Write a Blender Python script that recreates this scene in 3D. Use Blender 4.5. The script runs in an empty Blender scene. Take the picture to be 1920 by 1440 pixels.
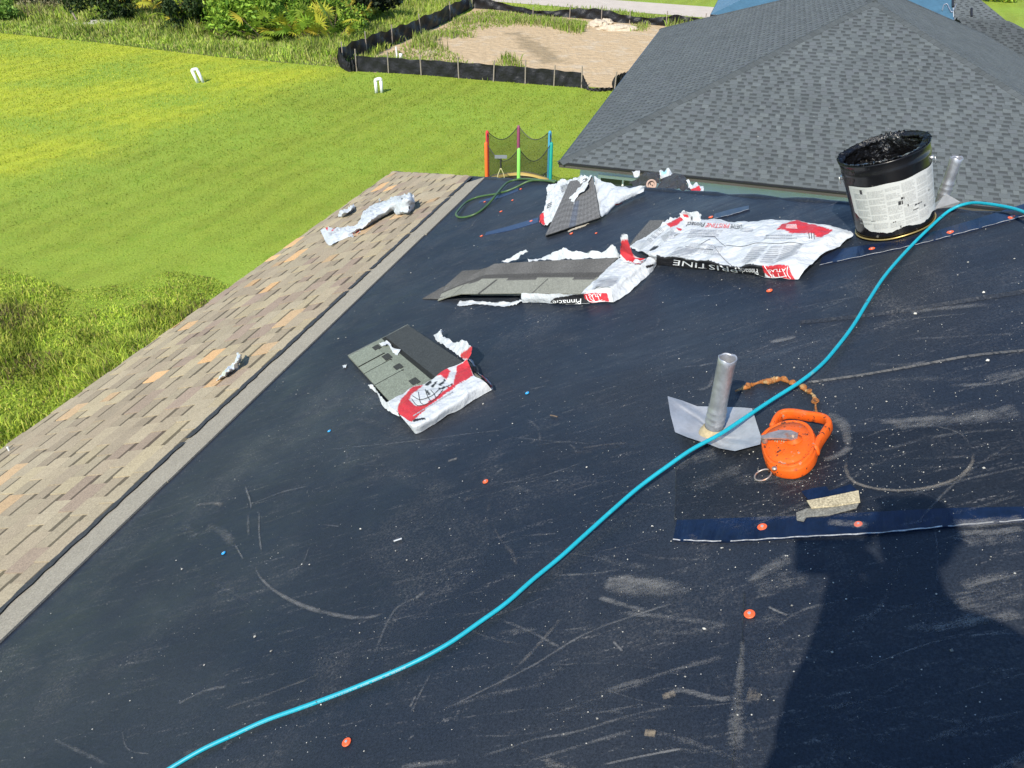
import bpy, bmesh, math, random
import numpy as np
from mathutils import Vector, Matrix
from mathutils.bvhtree import BVHTree
rng = np.random.default_rng(7); random.seed(7)
scene = bpy.context.scene; COL = scene.collection

# ------------------------------------------------------------------ camera, sky, sun, exposure
CAM_H = 8.6                                    # metres above the lawn (on the roof of a two storey house)
K = CAM_H / 6.03
F_PX, PITCH, ROLL = 1411.6, 0.612494, 0.004875  # focal length in photo pixels (1920 wide)
cp, sp_ = math.cos(PITCH), math.sin(PITCH); cr, sr = math.cos(ROLL), math.sin(ROLL)
U0 = np.array([0, sp_, cp]); FWD = np.array([0, cp, -sp_]); X0 = np.array([1., 0, 0])
RIGHT = cr * X0 + sr * U0; UPV = -sr * X0 + cr * U0
CAM = np.array([0, 0, CAM_H])
cd = bpy.data.cameras.new('camera'); cam = bpy.data.objects.new('camera', cd); COL.objects.link(cam)
cd.sensor_width = 36; cd.lens = F_PX / 1920 * 36; cd.clip_start = 0.02; cd.clip_end = 800
M4 = Matrix.Identity(4)
for i in range(3):
    M4[i][0] = RIGHT[i]; M4[i][1] = UPV[i]; M4[i][2] = -FWD[i]; M4[i][3] = CAM[i]
cam.matrix_world = M4
scene.camera = cam
SUN_EL, SUN_AZ = math.radians(43.84), math.radians(29.34)   # travel azimuth of the light (from +Y towards +X)
LDIR = np.array([math.cos(SUN_EL) * math.sin(SUN_AZ), math.cos(SUN_EL) * math.cos(SUN_AZ), -math.sin(SUN_EL)])
w = bpy.data.worlds.new('World'); scene.world = w; w.use_nodes = True
wn = w.node_tree; sky = wn.nodes.new('ShaderNodeTexSky'); sky.sky_type = 'NISHITA'; sky.sun_disc = False
sky.sun_elevation = SUN_EL; sky.sun_rotation = SUN_AZ + math.pi; sky.air_density = 1.0; sky.dust_density = 0.0; sky.ozone_density = 6.0
bg = wn.nodes['Background']; bg.inputs[1].default_value = 0.15; wn.links.new(sky.outputs[0], bg.inputs[0])
sl = bpy.data.lights.new('sun', 'SUN'); sl.energy = 4.6; sl.angle = math.radians(0.5); sl.color = (1.0, 0.93, 0.80)
sun = bpy.data.objects.new('sun', sl); COL.objects.link(sun); sun.location = (-8, -15, 25)
sun.rotation_euler = Vector(LDIR).to_track_quat('-Z', 'Y').to_euler()
scene.view_settings.view_transform = 'Standard'; scene.view_settings.look = 'None'
scene.view_settings.exposure = 0.55; scene.view_settings.gamma = 1.0

# ------------------------------------------------------------------ measuring helpers
def ray(px, py):
    x = px - 960; u = 720 - py
    return RIGHT * (x / F_PX) + UPV * (u / F_PX) + FWD
AZ, M = 0.319524, 5 / 12
GAP = 1.45                                      # camera above the roof, vertically
RE = np.array([math.sin(AZ), math.cos(AZ), 0]); RP = np.array([math.cos(AZ), -math.sin(AZ), 0])
RQ = (RP + np.array([0, 0, M])) / math.sqrt(1 + M * M); RN = np.cross(RQ, RE); RN = RN if RN[2] > 0 else -RN
RO = CAM - np.array([0, 0, GAP])                # point of the roof straight below the camera
def R3(a, b, c=0.0): return RO + RE * a + RQ * b + RN * c      # along eave, up the slope, off the roof
def roof(px, py, lift=0.0):
    r = ray(px, py); return CAM + r * ((-GAP * RN[2] + lift) / (RN @ r))
def rab(px, py, lift=0.0):
    d = roof(px, py, lift) - RO; return np.array([d @ RE, d @ RQ, d @ RN])
def ground(px, py, z=0.0):
    r = ray(px, py); return CAM + r * ((z - CAM_H) / r[2])
def plane_hit(px, py, P, n):
    r = ray(px, py); return CAM + r * (((P - CAM) @ n) / (r @ n))
def at_depth(px, py, Y):
    r = ray(px, py); return CAM + r * (Y / r[1])
def S(r, g, b):
    f = lambda c: (c / 255 / 12.92) if c / 255 <= .04045 else ((c / 255 + .055) / 1.055) ** 2.4
    return (f(r), f(g), f(b))

# ------------------------------------------------------------------ mesh helpers
WL = {}
def tag(o, label=None, cat=None, group=None, kind=None):
    if label: o['label'] = label
    if cat: o['category'] = cat
    if group: o['group'] = group
    if kind: o['kind'] = kind
    return o
def empty(name, loc, label, cat, group=None):
    o = bpy.data.objects.new(name, None); COL.objects.link(o); o.empty_display_size = .1
    o.location = [float(v) for v in loc]; WL[o.name] = np.array(loc, float)
    return tag(o, label, cat, group)
class MB:
    def __init__(s): s.v = []; s.f = []; s.m = []; s.c = []; s.n = 0; s.px = []
    def add(s, V, F, mi=0, col=None):
        V = np.asarray(V, float).reshape(-1, 3)
        s.v.append(V); s.f += [tuple(int(i) + s.n for i in q) for q in F]; s.m += [mi] * len(F)
        c = np.ones((len(V), 3)) if col is None else (np.tile(np.array(col, float), (len(V), 1)) if np.ndim(col) == 1 else np.asarray(col, float))
        s.c.append(c); s.n += len(V); return s
    def box(s, lo, hi, mi=0, col=None, T=None):
        x0, y0, z0 = lo; x1, y1, z1 = hi
        V = np.array([(x0, y0, z0), (x1, y0, z0), (x1, y1, z0), (x0, y1, z0), (x0, y0, z1), (x1, y0, z1), (x1, y1, z1), (x0, y1, z1)], float)
        if T: V = np.array([T(*q) for q in V])
        return s.add(V, [(3, 2, 1, 0), (4, 5, 6, 7), (0, 1, 5, 4), (1, 2, 6, 5), (2, 3, 7, 6), (3, 0, 4, 7)], mi, col)
    def tube(s, pts, r, n=10, mi=0, col=None, caps=True, closed=False):
        P = np.array(pts, float); k = len(P); rr = np.full(k, r, float) if np.ndim(r) == 0 else np.array(r, float)
        T = np.gradient(P, axis=0) if not closed else (np.roll(P, -1, 0) - np.roll(P, 1, 0))
        T /= np.linalg.norm(T, axis=1)[:, None] + 1e-12
        a = np.array([0, 0, 1.]) if abs(T[0][2]) < .9 else np.array([1., 0, 0])
        V = []; nv = np.cross(T[0], a); nv /= np.linalg.norm(nv)
        for i in range(k):
            nv = nv - T[i] * (nv @ T[i]); nv /= np.linalg.norm(nv) + 1e-12; b = np.cross(T[i], nv)
            for j in range(n):
                t = 2 * math.pi * j / n; V.append(P[i] + rr[i] * (math.cos(t) * nv + math.sin(t) * b))
        F = []
        for i in range(k if closed else k - 1):
            i2 = (i + 1) % k
            for j in range(n):
                j2 = (j + 1) % n; F.append((i * n + j, i * n + j2, i2 * n + j2, i2 * n + j))
        if caps and not closed: F += [tuple(range(n))[::-1], tuple((k - 1) * n + j for j in range(n))]
        return s.add(V, F, mi, col)
    def lathe(s, O, ax, prof, n=32, mi=0, col=None, ref=None, cap0=False, cap1=False):
        ax = np.array(ax, float); ax /= np.linalg.norm(ax)
        a = np.array([1., 0, 0]) if ref is None else np.array(ref, float)
        u = a - ax * (a @ ax); u /= np.linalg.norm(u); v = np.cross(ax, u); V = []; F = []
        for (r, h) in prof:
            for j in range(n):
                t = 2 * math.pi * j / n; V.append(O + ax * h + r * (math.cos(t) * u + math.sin(t) * v))
        for i in range(len(prof) - 1):
            for j in range(n):
                j2 = (j + 1) % n; F.append((i * n + j, i * n + j2, (i + 1) * n + j2, (i + 1) * n + j))
        if cap0: F.append(tuple(range(n))[::-1])
        if cap1: F.append(tuple((len(prof) - 1) * n + j for j in range(n)))
        return s.add(V, F, mi, col)
    def prism(s, bot, top, mi=0, col=None):
        n = len(bot); V = list(bot) + list(top)
        F = [tuple(range(n))[::-1], tuple(range(n, 2 * n))] + [(i, (i + 1) % n, n + (i + 1) % n, n + i) for i in range(n)]
        return s.add(V, F, mi, col)
    def build(s, name, mats, parent=None, loc=None, smooth=False, **kw):
        V = np.concatenate(s.v); C = np.concatenate(s.c)
        return mesh_obj(name, V, s.f, mats, parent, loc, smooth, C, s.m, **kw)
def mesh_obj(name, V, F, mats, parent=None, loc=None, smooth=False, C=None, MI=None, label=None, cat=None, group=None, kind=None, recalc=False):
    V = np.asarray(V, float)
    if parent is not None: base = WL[parent.name]; loc0 = base; local = (0, 0, 0)
    else:
        loc0 = np.array(loc if loc is not None else (V[:, 0].mean(), V[:, 1].mean(), V[:, 2].min()), float); local = loc0
    me = bpy.data.meshes.new(name)
    if isinstance(F, np.ndarray):
        k = F.shape[1]; L = V - loc0
        me.vertices.add(len(V)); me.vertices.foreach_set('co', L.astype(np.float32).ravel())
        me.loops.add(F.size); me.loops.foreach_set('vertex_index', F.astype(np.int32).ravel())
        me.polygons.add(len(F)); me.polygons.foreach_set('loop_start', np.arange(0, F.size, k, dtype=np.int32))
        me.update(calc_edges=True)
    else: me.from_pydata((V - loc0).tolist(), [], F)
    for m in (mats if isinstance(mats, (list, tuple)) else [mats]): me.materials.append(m)
    if MI is not None and len(set(MI)) > 1: me.polygons.foreach_set('material_index', np.array(MI, np.int32))
    if C is not None:
        at = me.color_attributes.new('Col', 'FLOAT_COLOR', 'POINT')
        at.data.foreach_set('color', np.hstack([C, np.ones((len(C), 1))]).astype(np.float32).ravel())
    if smooth: me.polygons.foreach_set('use_smooth', np.ones(len(me.polygons), bool))
    if recalc:
        bm = bmesh.new(); bm.from_mesh(me); bmesh.ops.recalc_face_normals(bm, faces=bm.faces); bm.to_mesh(me); bm.free()
    me.validate()
    o = bpy.data.objects.new(name, me); COL.objects.link(o)
    if parent is not None: o.parent = parent
    o.location = [float(v) for v in local]; WL[o.name] = np.array(loc0, float)
    return tag(o, label, cat, group, kind)
def cat_rom(P, n):
    """smooth a polyline of points to n samples"""
    P = np.array(P, float); k = len(P); Q = np.vstack([2 * P[0] - P[1], P, 2 * P[-1] - P[-2]])
    t = np.linspace(0, k - 1, n); i = np.clip(t.astype(int), 0, k - 2); u = (t - i)[:, None]
    a, b, c, d = Q[i], Q[i + 1], Q[i + 2], Q[i + 3]
    return .5 * (2 * b + (c - a) * u + (2 * a - 5 * b + 4 * c - d) * u ** 2 + (3 * b - a - 3 * c + d) * u ** 3)
def in_poly(P, poly):
    x, y = P[:, 0], P[:, 1]; r = np.zeros(len(P), bool); n = len(poly)
    for i in range(n):
        x0, y0 = poly[i]; x1, y1 = poly[(i + 1) % n]
        if y0 == y1: continue
        r ^= ((y0 > y) != (y1 > y)) & (x < (x1 - x0) * (y - y0) / (y1 - y0) + x0)
    return r
def clip_poly(P, C):
    """Sutherland-Hodgman, C convex counter-clockwise"""
    out = [tuple(q) for q in P]
    for i in range(len(C)):
        a = C[i]; b = C[(i + 1) % len(C)]; inp = out; out = []
        if not inp: return []
        side = lambda q: (b[0] - a[0]) * (q[1] - a[1]) - (b[1] - a[1]) * (q[0] - a[0])
        for j in range(len(inp)):
            p, q = inp[j], inp[(j + 1) % len(inp)]; sp, sq = side(p), side(q)
            if sp >= 0: out.append(p)
            if (sp >= 0) != (sq >= 0):
                t = sp / (sp - sq); out.append((p[0] + t * (q[0] - p[0]), p[1] + t * (q[1] - p[1])))
    return out
def tri(x): return 2 * np.abs(x - np.floor(x + .5))
def crumple(P, seed, f=1.0):
    """facetted crease field for crumpled film, about -0.5..0.5; P is (n,2|3) in metres"""
    g = np.random.default_rng(seed); h = np.zeros(len(P)); d = P.shape[1]
    wv = np.zeros(len(P))
    for k in range(3):
        q = g.normal(size=d); q /= np.linalg.norm(q); wv += np.sin(P @ q * 14 * f + g.uniform(0, 6))
    for k in range(7):
        q = g.normal(size=d); q /= np.linalg.norm(q); s = g.uniform(4, 16) * f
        h += (tri(P @ q * s + .18 * wv + g.uniform(0, 1)) - .5) / (s / (6 * f)) ** .7
    return h / 3.2
def grid_faces(nr, nc): return [(i * nc + j, i * nc + j + 1, (i + 1) * nc + j + 1, (i + 1) * nc + j) for i in range(nr - 1) for j in range(nc - 1)]
def patch(ctrl, nu, nv, lin=False):
    """ctrl: rows of (px, py, lift) -> (nv*nu) array of smooth samples of the same"""
    A = []
    for row in ctrl:
        row = np.array(row, float)
        if lin:
            t = np.linspace(0, len(row) - 1, nu); A.append(np.stack([np.interp(t, np.arange(len(row)), row[:, k]) for k in range(3)], 1))
        else: A.append(cat_rom(row, nu))
    A = np.array(A); B = np.zeros((nv, nu, 3))
    for j in range(nu):
        if lin:
            t = np.linspace(0, len(ctrl) - 1, nv)
            for k in range(3): B[:, j, k] = np.interp(t, np.arange(len(ctrl)), A[:, j, k])
        else: B[:, j] = cat_rom(A[:, j], nv)
    return B.reshape(-1, 3)
def px_to_roof(B): return np.array([roof(*q) for q in B])

# ------------------------------------------------------------------ materials
def new_mat(name):
    m = bpy.data.materials.new(name); m.use_nodes = True; nt = m.node_tree
    return m, nt, nt.nodes['Principled BSDF']
class NT:
    def __init__(s, nt): s.nt = nt
    def n(s, t, **kw):
        o = s.nt.nodes.new('ShaderNode' + t)
        for k, v in kw.items(): setattr(o, k, v)
        return o
    def l(s, a, b): s.nt.links.new(a, b)
    def math(s, op, a, b=None, clamp=False):
        o = s.n('Math', operation=op, use_clamp=clamp)
        for i, v in enumerate((a, b)):
            if v is None: continue
            if isinstance(v, (int, float)): o.inputs[i].default_value = v
            else: s.l(v, o.inputs[i])
        return o.outputs[0]
    def coord(s, scale=(1, 1, 1), rot=(0, 0, 0)):
        tc = s.n('TexCoord'); mp = s.n('Mapping'); mp.inputs['Scale'].default_value = scale; mp.inputs['Rotation'].default_value = rot
        s.l(tc.outputs['Object'], mp.inputs['Vector']); return mp.outputs[0]
    def noise(s, vec, scale, detail=3, rough=.55, dist=0):
        o = s.n('TexNoise'); o.inputs['Scale'].default_value = scale; o.inputs['Detail'].default_value = detail
        o.inputs['Roughness'].default_value = rough; o.inputs['Distortion'].default_value = dist; s.l(vec, o.inputs['Vector']); return o.outputs['Fac']
    def ramp(s, f, lo, hi, a=0., b=1., interp='SMOOTHSTEP'):
        o = s.n('MapRange', interpolation_type=interp); s.l(f, o.inputs[0])
        for i, v in enumerate((lo, hi, a, b)): o.inputs[1 + i].default_value = v
        return o.outputs[0]
    def mix(s, f, a, b, mode='MIX'):
        o = s.n('Mix', data_type='RGBA', blend_type=mode)
        for v, i in ((f, 0), (a, 6), (b, 7)):
            if isinstance(v, (int, float)): o.inputs[i].default_value = v
            elif isinstance(v, tuple): o.inputs[i].default_value = (*v, 1)
            else: s.l(v, o.inputs[i])
        return o.outputs[2]
    def bump(s, h, strength, dist, prev=None):
        o = s.n('Bump'); o.inputs['Strength'].default_value = strength; o.inputs['Distance'].default_value = dist
        s.l(h, o.inputs['Height'])
        if prev is not None: s.l(prev, o.inputs['Normal'])
        return o.outputs[0]
def mat(name, col=None, rough=.7, metal=0., spec=.4, noise=(), bump=(), trans=0., var=None):
    """col None -> colour attribute; noise: (scale, amount) multiply layers; bump: (scale, strength, dist); var: (scale, lo, hi, colour)"""
    m, nt, b = new_mat(name); k = NT(nt); v = k.coord()
    if col is None:
        at = k.n('Attribute', attribute_name='Col'); c = at.outputs['Color']
    else:
        rg = k.n('RGB'); rg.outputs[0].default_value = (*col, 1); c = rg.outputs[0]
    for (sc, lo, hi, c2) in (var or ()): c = k.mix(k.ramp(k.noise(v, sc, 4), lo, hi), c, c2)
    for (sc, am) in noise:
        f = k.ramp(k.noise(v, sc, 3, .6), .25, .75, 1 - am, 1 + am, 'LINEAR')
        c = k.mix(1.0, c, f, 'MULTIPLY')
    k.l(c, b.inputs['Base Color']); b.inputs['Roughness'].default_value = rough; b.inputs['Metallic'].default_value = metal
    b.inputs['Specular IOR Level'].default_value = spec
    nrm = None
    for (sc, st, di) in bump: nrm = k.bump(k.noise(v, sc, 3), st, di, nrm)
    if nrm is not None: k.l(nrm, b.inputs['Normal'])
    if trans:
        tr = k.n('BsdfTranslucent'); k.l(c, tr.inputs[0]); mx = k.n('MixShader'); mx.inputs[0].default_value = trans
        k.l(b.outputs[0], mx.inputs[1]); k.l(tr.outputs[0], mx.inputs[2]); k.l(mx.outputs[0], nt.nodes['Material Output'].inputs[0])
    return m
def membrane_material(f=1.0):
    m, nt, b = new_mat('black_underlayment'); k = NT(nt); v = k.coord(rot=(0, 0, AZ))
    base = k.mix(k.ramp(k.noise(v, 1.3, 4), .35, .7), tuple(f * v_ for v_ in (.0105, .0148, .0232)), tuple(f * v_ for v_ in (.0185, .0225, .0295)))
    dust = k.ramp(k.noise(v, 2.2, 6, .68, .8), .46, .8, 0, .34)                        # cloudy chalk dust
    vs = k.coord((3, 26, 3), (0, 0, AZ * 1.15)); st = k.ramp(k.noise(vs, 1.9, 6, .75), .54, .76, 0, .55)   # wiped streaks
    base = k.mix(k.math('MULTIPLY', dust, k.ramp(k.noise(v, 120, 4, .75), .44, .64)), base, (.20, .185, .165))
    base = k.mix(k.math('MULTIPLY', st, k.ramp(k.noise(v, 150, 3, .75), .46, .62)), base, (.24, .225, .205))
    vo = k.n('TexVoronoi'); vo.inputs['Scale'].default_value = 75; k.l(v, vo.inputs['Vector'])   # granule specks
    hit = k.math('LESS_THAN', vo.outputs['Distance'], .095)
    sep = k.n('SeparateColor'); k.l(vo.outputs['Color'], sep.inputs[0])
    dens = k.ramp(k.noise(v, 1.1, 3), .38, .68, .035, .22)
    hit = k.math('MULTIPLY', hit, k.math('LESS_THAN', sep.outputs[0], dens))
    base = k.mix(hit, base, (.33, .32, .29))
    g = k.ramp(k.noise(v, 190, 4, .8), .3, .7, .45, 1.75, 'LINEAR'); base = k.mix(1.0, base, g, 'MULTIPLY')
    k.l(base, b.inputs['Base Color'])
    k.l(k.ramp(k.noise(v, 3, 4), .3, .7, .40, .58, 'LINEAR'), b.inputs['Roughness']); b.inputs['Specular IOR Level'].default_value = .28
    n1 = k.bump(k.noise(k.coord((1, 2.2, 1), (0, 0, AZ)), 2.4, 3), .35, .03); n2 = k.bump(k.noise(v, 330, 2), .35, .0012, n1)
    k.l(n2, b.inputs['Normal']); return m
def scuff_material():
    """chalk and grit rubbed on the membrane: broken up by noise, thinning towards the edge of each mark"""
    m, nt, b = new_mat('chalk_dust'); k = NT(nt); v = k.coord(rot=(0, 0, AZ))
    at = k.n('Attribute', attribute_name='Col'); sp = k.n('SeparateColor'); k.l(at.outputs['Color'], sp.inputs[0])
    vs = k.coord((8, 60, 8), (0, 0, AZ * 1.15))
    br = k.math('ADD', k.math('ADD', k.math('MULTIPLY', k.noise(v, 300, 3, .8), .50), k.math('MULTIPLY', k.noise(v, 17, 4, .65), .20)), k.math('MULTIPLY', k.noise(vs, 2.2, 4, .7), .30))
    th = k.math('SUBTRACT', .635, k.math('MULTIPLY', sp.outputs[0], .27))
    al = k.math('MULTIPLY', k.math('SUBTRACT', br, th), 2.5, True)
    al = k.math('MULTIPLY', al, k.math('MULTIPLY', sp.outputs[1], .8, True))
    k.l(k.mix(sp.outputs[2], (.27, .262, .245), (.34, .27, .18)), b.inputs['Base Color']); b.inputs['Roughness'].default_value = .9
    tr = k.n('BsdfTransparent'); mx = k.n('MixShader'); k.l(al, mx.inputs[0]); k.l(tr.outputs[0], mx.inputs[1]); k.l(b.outputs[0], mx.inputs[2])
    k.l(mx.outputs[0], nt.nodes['Material Output'].inputs[0]); return m
def lawn_material():
    m, nt, b = new_mat('mown_lawn'); k = NT(nt); v = k.coord()
    sx = k.n('SeparateXYZ'); k.l(v, sx.inputs[0])
    # mowing boundary: the far-left part is cut shorter and yellower
    A, B = ground(0, 355), ground(640, 130); d = B - A; nn = np.array([-d[1], d[0]]) / np.hypot(d[0], d[1])
    dist = k.math('ADD', k.math('ADD', k.math('MULTIPLY', sx.outputs[0], float(nn[0])), k.math('MULTIPLY', sx.outputs[1], float(nn[1]))), float(-(nn @ A[:2])))
    dist = k.math('ADD', dist, k.math('MULTIPLY', k.math('SUBTRACT', k.noise(v, .35, 2), .5), 1.2))
    f = k.ramp(dist, -1.6, 1.6)
    c = k.mix(f, (.225, .285, .034), (.36, .40, .034))
    sw = k.n('Math', operation='SINE'); k.l(k.math('MULTIPLY', dist, 5.2), sw.inputs[0]); c = k.mix(1.0, c, k.ramp(sw.outputs[0], -.6, .6, .93, 1.06), 'MULTIPLY')   # mower passes
    c = k.mix(k.ramp(k.noise(v, .22, 4), .38, .68), c, (.235, .33, .04))
    c = k.mix(k.ramp(k.noise(v, 1.7, 4, .65), .45, .75, 0, .6), c, (.15, .25, .022))
    c = k.mix(k.ramp(k.noise(v, 5.5, 4, .7), .58, .8, 0, .5), c, (.33, .33, .09))
    g = k.ramp(k.noise(v, 22, 4, .8), .28, .72, .5, 1.5, 'LINEAR'); c = k.mix(1.0, c, g, 'MULTIPLY')
    k.l(c, b.inputs['Base Color']); b.inputs['Roughness'].default_value = .85; b.inputs['Specular IOR Level'].default_value = .15
    k.l(k.bump(k.noise(v, 30, 3, .7), .6, .04), b.inputs['Normal']); return m
MT = dict(
    membrane=membrane_material(), scuff=scuff_material(), lawn=lawn_material(),
    lap=mat('glossy_lap', S(12, 26, 50), .32, spec=.4, noise=((60, .35), (6, .4))),
    cutedge=mat('white_cut_edge', (.36, .36, .35), .7, noise=((90, .6),)),
    tanshingle=mat('tan_shingle', None, .95, spec=.15, noise=((170, .34), (70, .14), (9, .06)), bump=((300, .5, .003),)),
    greyshingle=mat('grey_shingle', None, .95, spec=.15, noise=((150, .3), (2.2, .09), (.5, .05)), bump=((140, .4, .004),)),
    slab=mat('bundle_shingle', None, .95, spec=.15, noise=((230, .5), (110, .25), (30, .08)), bump=((320, .5, .002),)),
    film=mat('wrapper_film', None, .5, spec=.35, noise=((14, .07), (60, .07)), bump=((40, .6, .010), (120, .4, .004)), trans=.06),
    ink=mat('black_print', (.025, .025, .027), .5), greyink=mat('grey_print', (.30, .31, .33), .55), redink=mat('red_print', (.62, .035, .04), .5), whiteink=mat('white_print', (.78, .78, .76), .5),
    fascia=mat('bronze_fascia', (.075, .068, .062), .4, spec=.4, noise=((3, .12),)), drip=mat('drip_edge', (.02, .02, .022), .4),
    wall=mat('pale_stucco', (.53, .58, .72), .9, noise=((60, .1), (1.5, .06)), bump=((90, .4, .004),)),
    ownwall=mat('cream_stucco', (.62, .58, .5), .9, noise=((60, .1),), bump=((90, .4, .004),)),
    glass=mat('window_glass', (.03, .04, .045), .05, spec=.8), whitepaint=mat('white_frame', (.75, .75, .73), .5),
    lead=mat('dull_lead', (.42, .43, .45), .48, metal=.75, noise=((12, .18), (70, .15), (3, .1)), bump=((25, .3, .004),), var=((9, .5, .75, (.33, .34, .37)),)),
    leadsheet=mat('lead_sheet', (.41, .42, .43), .55, metal=.5, noise=((9, .16), (60, .1)), bump=((12, .3, .006),)),
    sealant=mat('tan_sealant', (.36, .29, .17), .8, noise=((50, .3),)),
    blackmetal=mat('black_painted_metal', (.008, .008, .009), .25, spec=.4, noise=((20, .3),), bump=((14, .15, .004),), var=((26, .66, .72, (.16, .15, .13)),)),
    tar=mat('wet_tar', (.005, .005, .0055), .24, spec=.5, bump=((70, .7, .010), (170, .5, .004))),
    labelink=mat('faded_print', (.36, .36, .34), .7), label=mat('paper_label', None, .75, noise=((30, .07), (8, .05)), bump=((40, .2, .003),)),
    goldrim=mat('brass_bottom_rim', (.45, .33, .12), .35, metal=.7), wire=mat('zinc_wire', (.55, .55, .54), .4, metal=.8),
    orange=mat('orange_plastic', (.70, .105, .010), .55, spec=.22, noise=((18, .1), (120, .08)), var=((38, .60, .67, (.07, .03, .018)), (110, .63, .69, (.05, .03, .02)), (60, .64, .72, (.35, .20, .13)), (7, .62, .85, (.60, .13, .05)))),
    steel=mat('worn_steel', (.46, .38, .33), .42, metal=.7, noise=((60, .3),), var=((30, .55, .68, (.45, .16, .07)),)),
    rust=mat('orange_brown_rim', (.30, .11, .025), .7, noise=((70, .45),), var=((24, .5, .62, (.36, .24, .11)), (60, .6, .66, (.05, .03, .02)))),
    hose=mat('turquoise_hose', (.010, .30, .38), .42, spec=.35, noise=((25, .10), (160, .10)), var=((14, .62, .72, (.10, .30, .33)), (55, .66, .72, (.03, .10, .12)))), greenhose=mat('green_hose', (.05, .10, .03), .4, noise=((20, .2),)),
    capo=mat('orange_cap', (.80, .12, .035), .45, noise=((150, .15),)), capb=mat('blue_cap', (.02, .30, .62), .45), nail=mat('nail_steel', (.6, .58, .55), .4, metal=.6),
    grit=mat('grit', None, .9), foil=mat('silver_foil', (.72, .73, .72), .28, metal=.55, bump=((60, .5, .006),)),
    rubber=mat('black_felt_roll', (.035, .033, .033), .6, noise=((20, .3),), bump=((30, .6, .01),)), card=mat('cardboard_core', (.42, .30, .24), .8, noise=((60, .2),)),
    sand=mat('sandy_soil', (.41, .31, .19), .95, spec=.1, noise=((.5, .12), (3, .14), (14, .12), (60, .12)), bump=((2.5, .6, .15), (12, .5, .04)), var=((.8, .55, .7, (.44, .36, .25)), (.35, .60, .68, (.20, .155, .09)))),
    road=mat('pale_road', (.48, .42, .35), .95, noise=((1.2, .08), (20, .1))), weedsoil=mat('weedy_soil', (.13, .15, .035), .95, noise=((.7, .3), (5, .3), (20, .3))),
    leaf=mat('leaf', None, .6, spec=.25, trans=.28), blade=mat('grass_blade', None, .7, spec=.2, trans=.25), bark=mat('bark', (.14, .10, .07), .95, noise=((14, .3),), bump=((20, .6, .02),)),
    siltfabric=mat('black_silt_fabric', (.016, .016, .018), .5, spec=.25, bump=((2.2, .7, .12), (9, .4, .03)), noise=((4, .3),)), stake=mat('grey_wood_stake', (.30, .25, .20), .9, noise=((30, .2),)),
    pvc=mat('white_pvc', (.78, .78, .76), .4), rubble=mat('pale_rubble', (.50, .42, .31), .95, noise=((4, .2), (20, .2)), bump=((6, .7, .1),)),
    bluewrap=mat('blue_underlayment', (.055, .125, .18), .45, noise=((1.5, .15), (7, .12))),
    skin=mat('skin', (.42, .26, .19), .55), shirt=mat('grey_shirt', (.12, .14, .18), .9, bump=((8, .4, .02),)), jeans=mat('dark_trousers', (.03, .04, .07), .9), boots=mat('tan_boots', (.16, .09, .05), .7), hair=mat('dark_hair', (.02, .015, .012), .6), phone=mat('phone_body', (.02, .02, .022), .25),
)
def sand_material():
    m, nt, b = new_mat('sandy_soil_stained'); k = NT(nt); v = k.coord(); sx = k.n('SeparateXYZ'); k.l(v, sx.inputs[0])
    c = k.mix(k.ramp(k.noise(v, .8, 4), .5, .7), (.46, .345, .21), (.48, .39, .27)); nz = k.math('MULTIPLY', k.math('SUBTRACT', k.noise(v, .9, 5, .65), .5), 2.6)
    st = None
    for A, B, r in ((ground(990, 78), ground(1040, 118), .62), (ground(965, 62), ground(995, 80), .4)):      # damp patch
        d = (B - A)[:2]; L = np.hypot(*d); d = d / L
        al = k.math('ADD', k.math('ADD', k.math('MULTIPLY', sx.outputs[0], float(d[0])), k.math('MULTIPLY', sx.outputs[1], float(d[1]))), float(-(d @ A[:2])))
        ac = k.math('ADD', k.math('ADD', k.math('MULTIPLY', sx.outputs[0], float(-d[1])), k.math('MULTIPLY', sx.outputs[1], float(d[0]))), float(-(np.array([-d[1], d[0]]) @ A[:2])))
        e = k.math('ADD', k.math('MAXIMUM', k.math('SUBTRACT', k.math('ABSOLUTE', k.math('SUBTRACT', al, float(L / 2))), float(L / 2)), k.math('SUBTRACT', k.math('ABSOLUTE', ac), r)), nz)
        f = k.ramp(e, .45, -.45); st = f if st is None else k.math('MAXIMUM', st, f)
    c = k.mix(k.math('MULTIPLY', st, .7), c, (.24, .185, .11))
    for sc, am in ((3, .14), (14, .14), (60, .12)): c = k.mix(1.0, c, k.ramp(k.noise(v, sc, 3, .6), .25, .75, 1 - am, 1 + am, 'LINEAR'), 'MULTIPLY')
    k.l(c, b.inputs['Base Color']); b.inputs['Roughness'].default_value = .95; b.inputs['Specular IOR Level'].default_value = .1
    k.l(k.bump(k.noise(v, 12, 3), .5, .04, k.bump(k.noise(v, 2.5, 4), .7, .18)), b.inputs['Normal']); return m
MT['sand'] = sand_material()
def flat(name, c, r=.45): return mat(name, c, r)
for nm, c in dict(red=(.60, .03, .03), orangepole=(.72, .12, .02), lime=(.22, .60, .10), teal=(.01, .28, .22), blue=(.05, .28, .42), purple=(.22, .05, .10), yellowpad=(.62, .45, .13), cord=(.5, .45, .25)).items(): MT[nm] = flat('trampoline_' + nm, c)
def net_material():
    m, nt, b = new_mat('black_net'); k = NT(nt); b.inputs['Base Color'].default_value = (.012, .012, .012, 1)
    tr = k.n('BsdfTransparent'); mx = k.n('MixShader'); mx.inputs[0].default_value = .42
    k.l(tr.outputs[0], mx.inputs[1]); k.l(b.outputs[0], mx.inputs[2]); k.l(mx.outputs[0], nt.nodes['Material Output'].inputs[0]); return m
MT['net'] = net_material()

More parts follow.
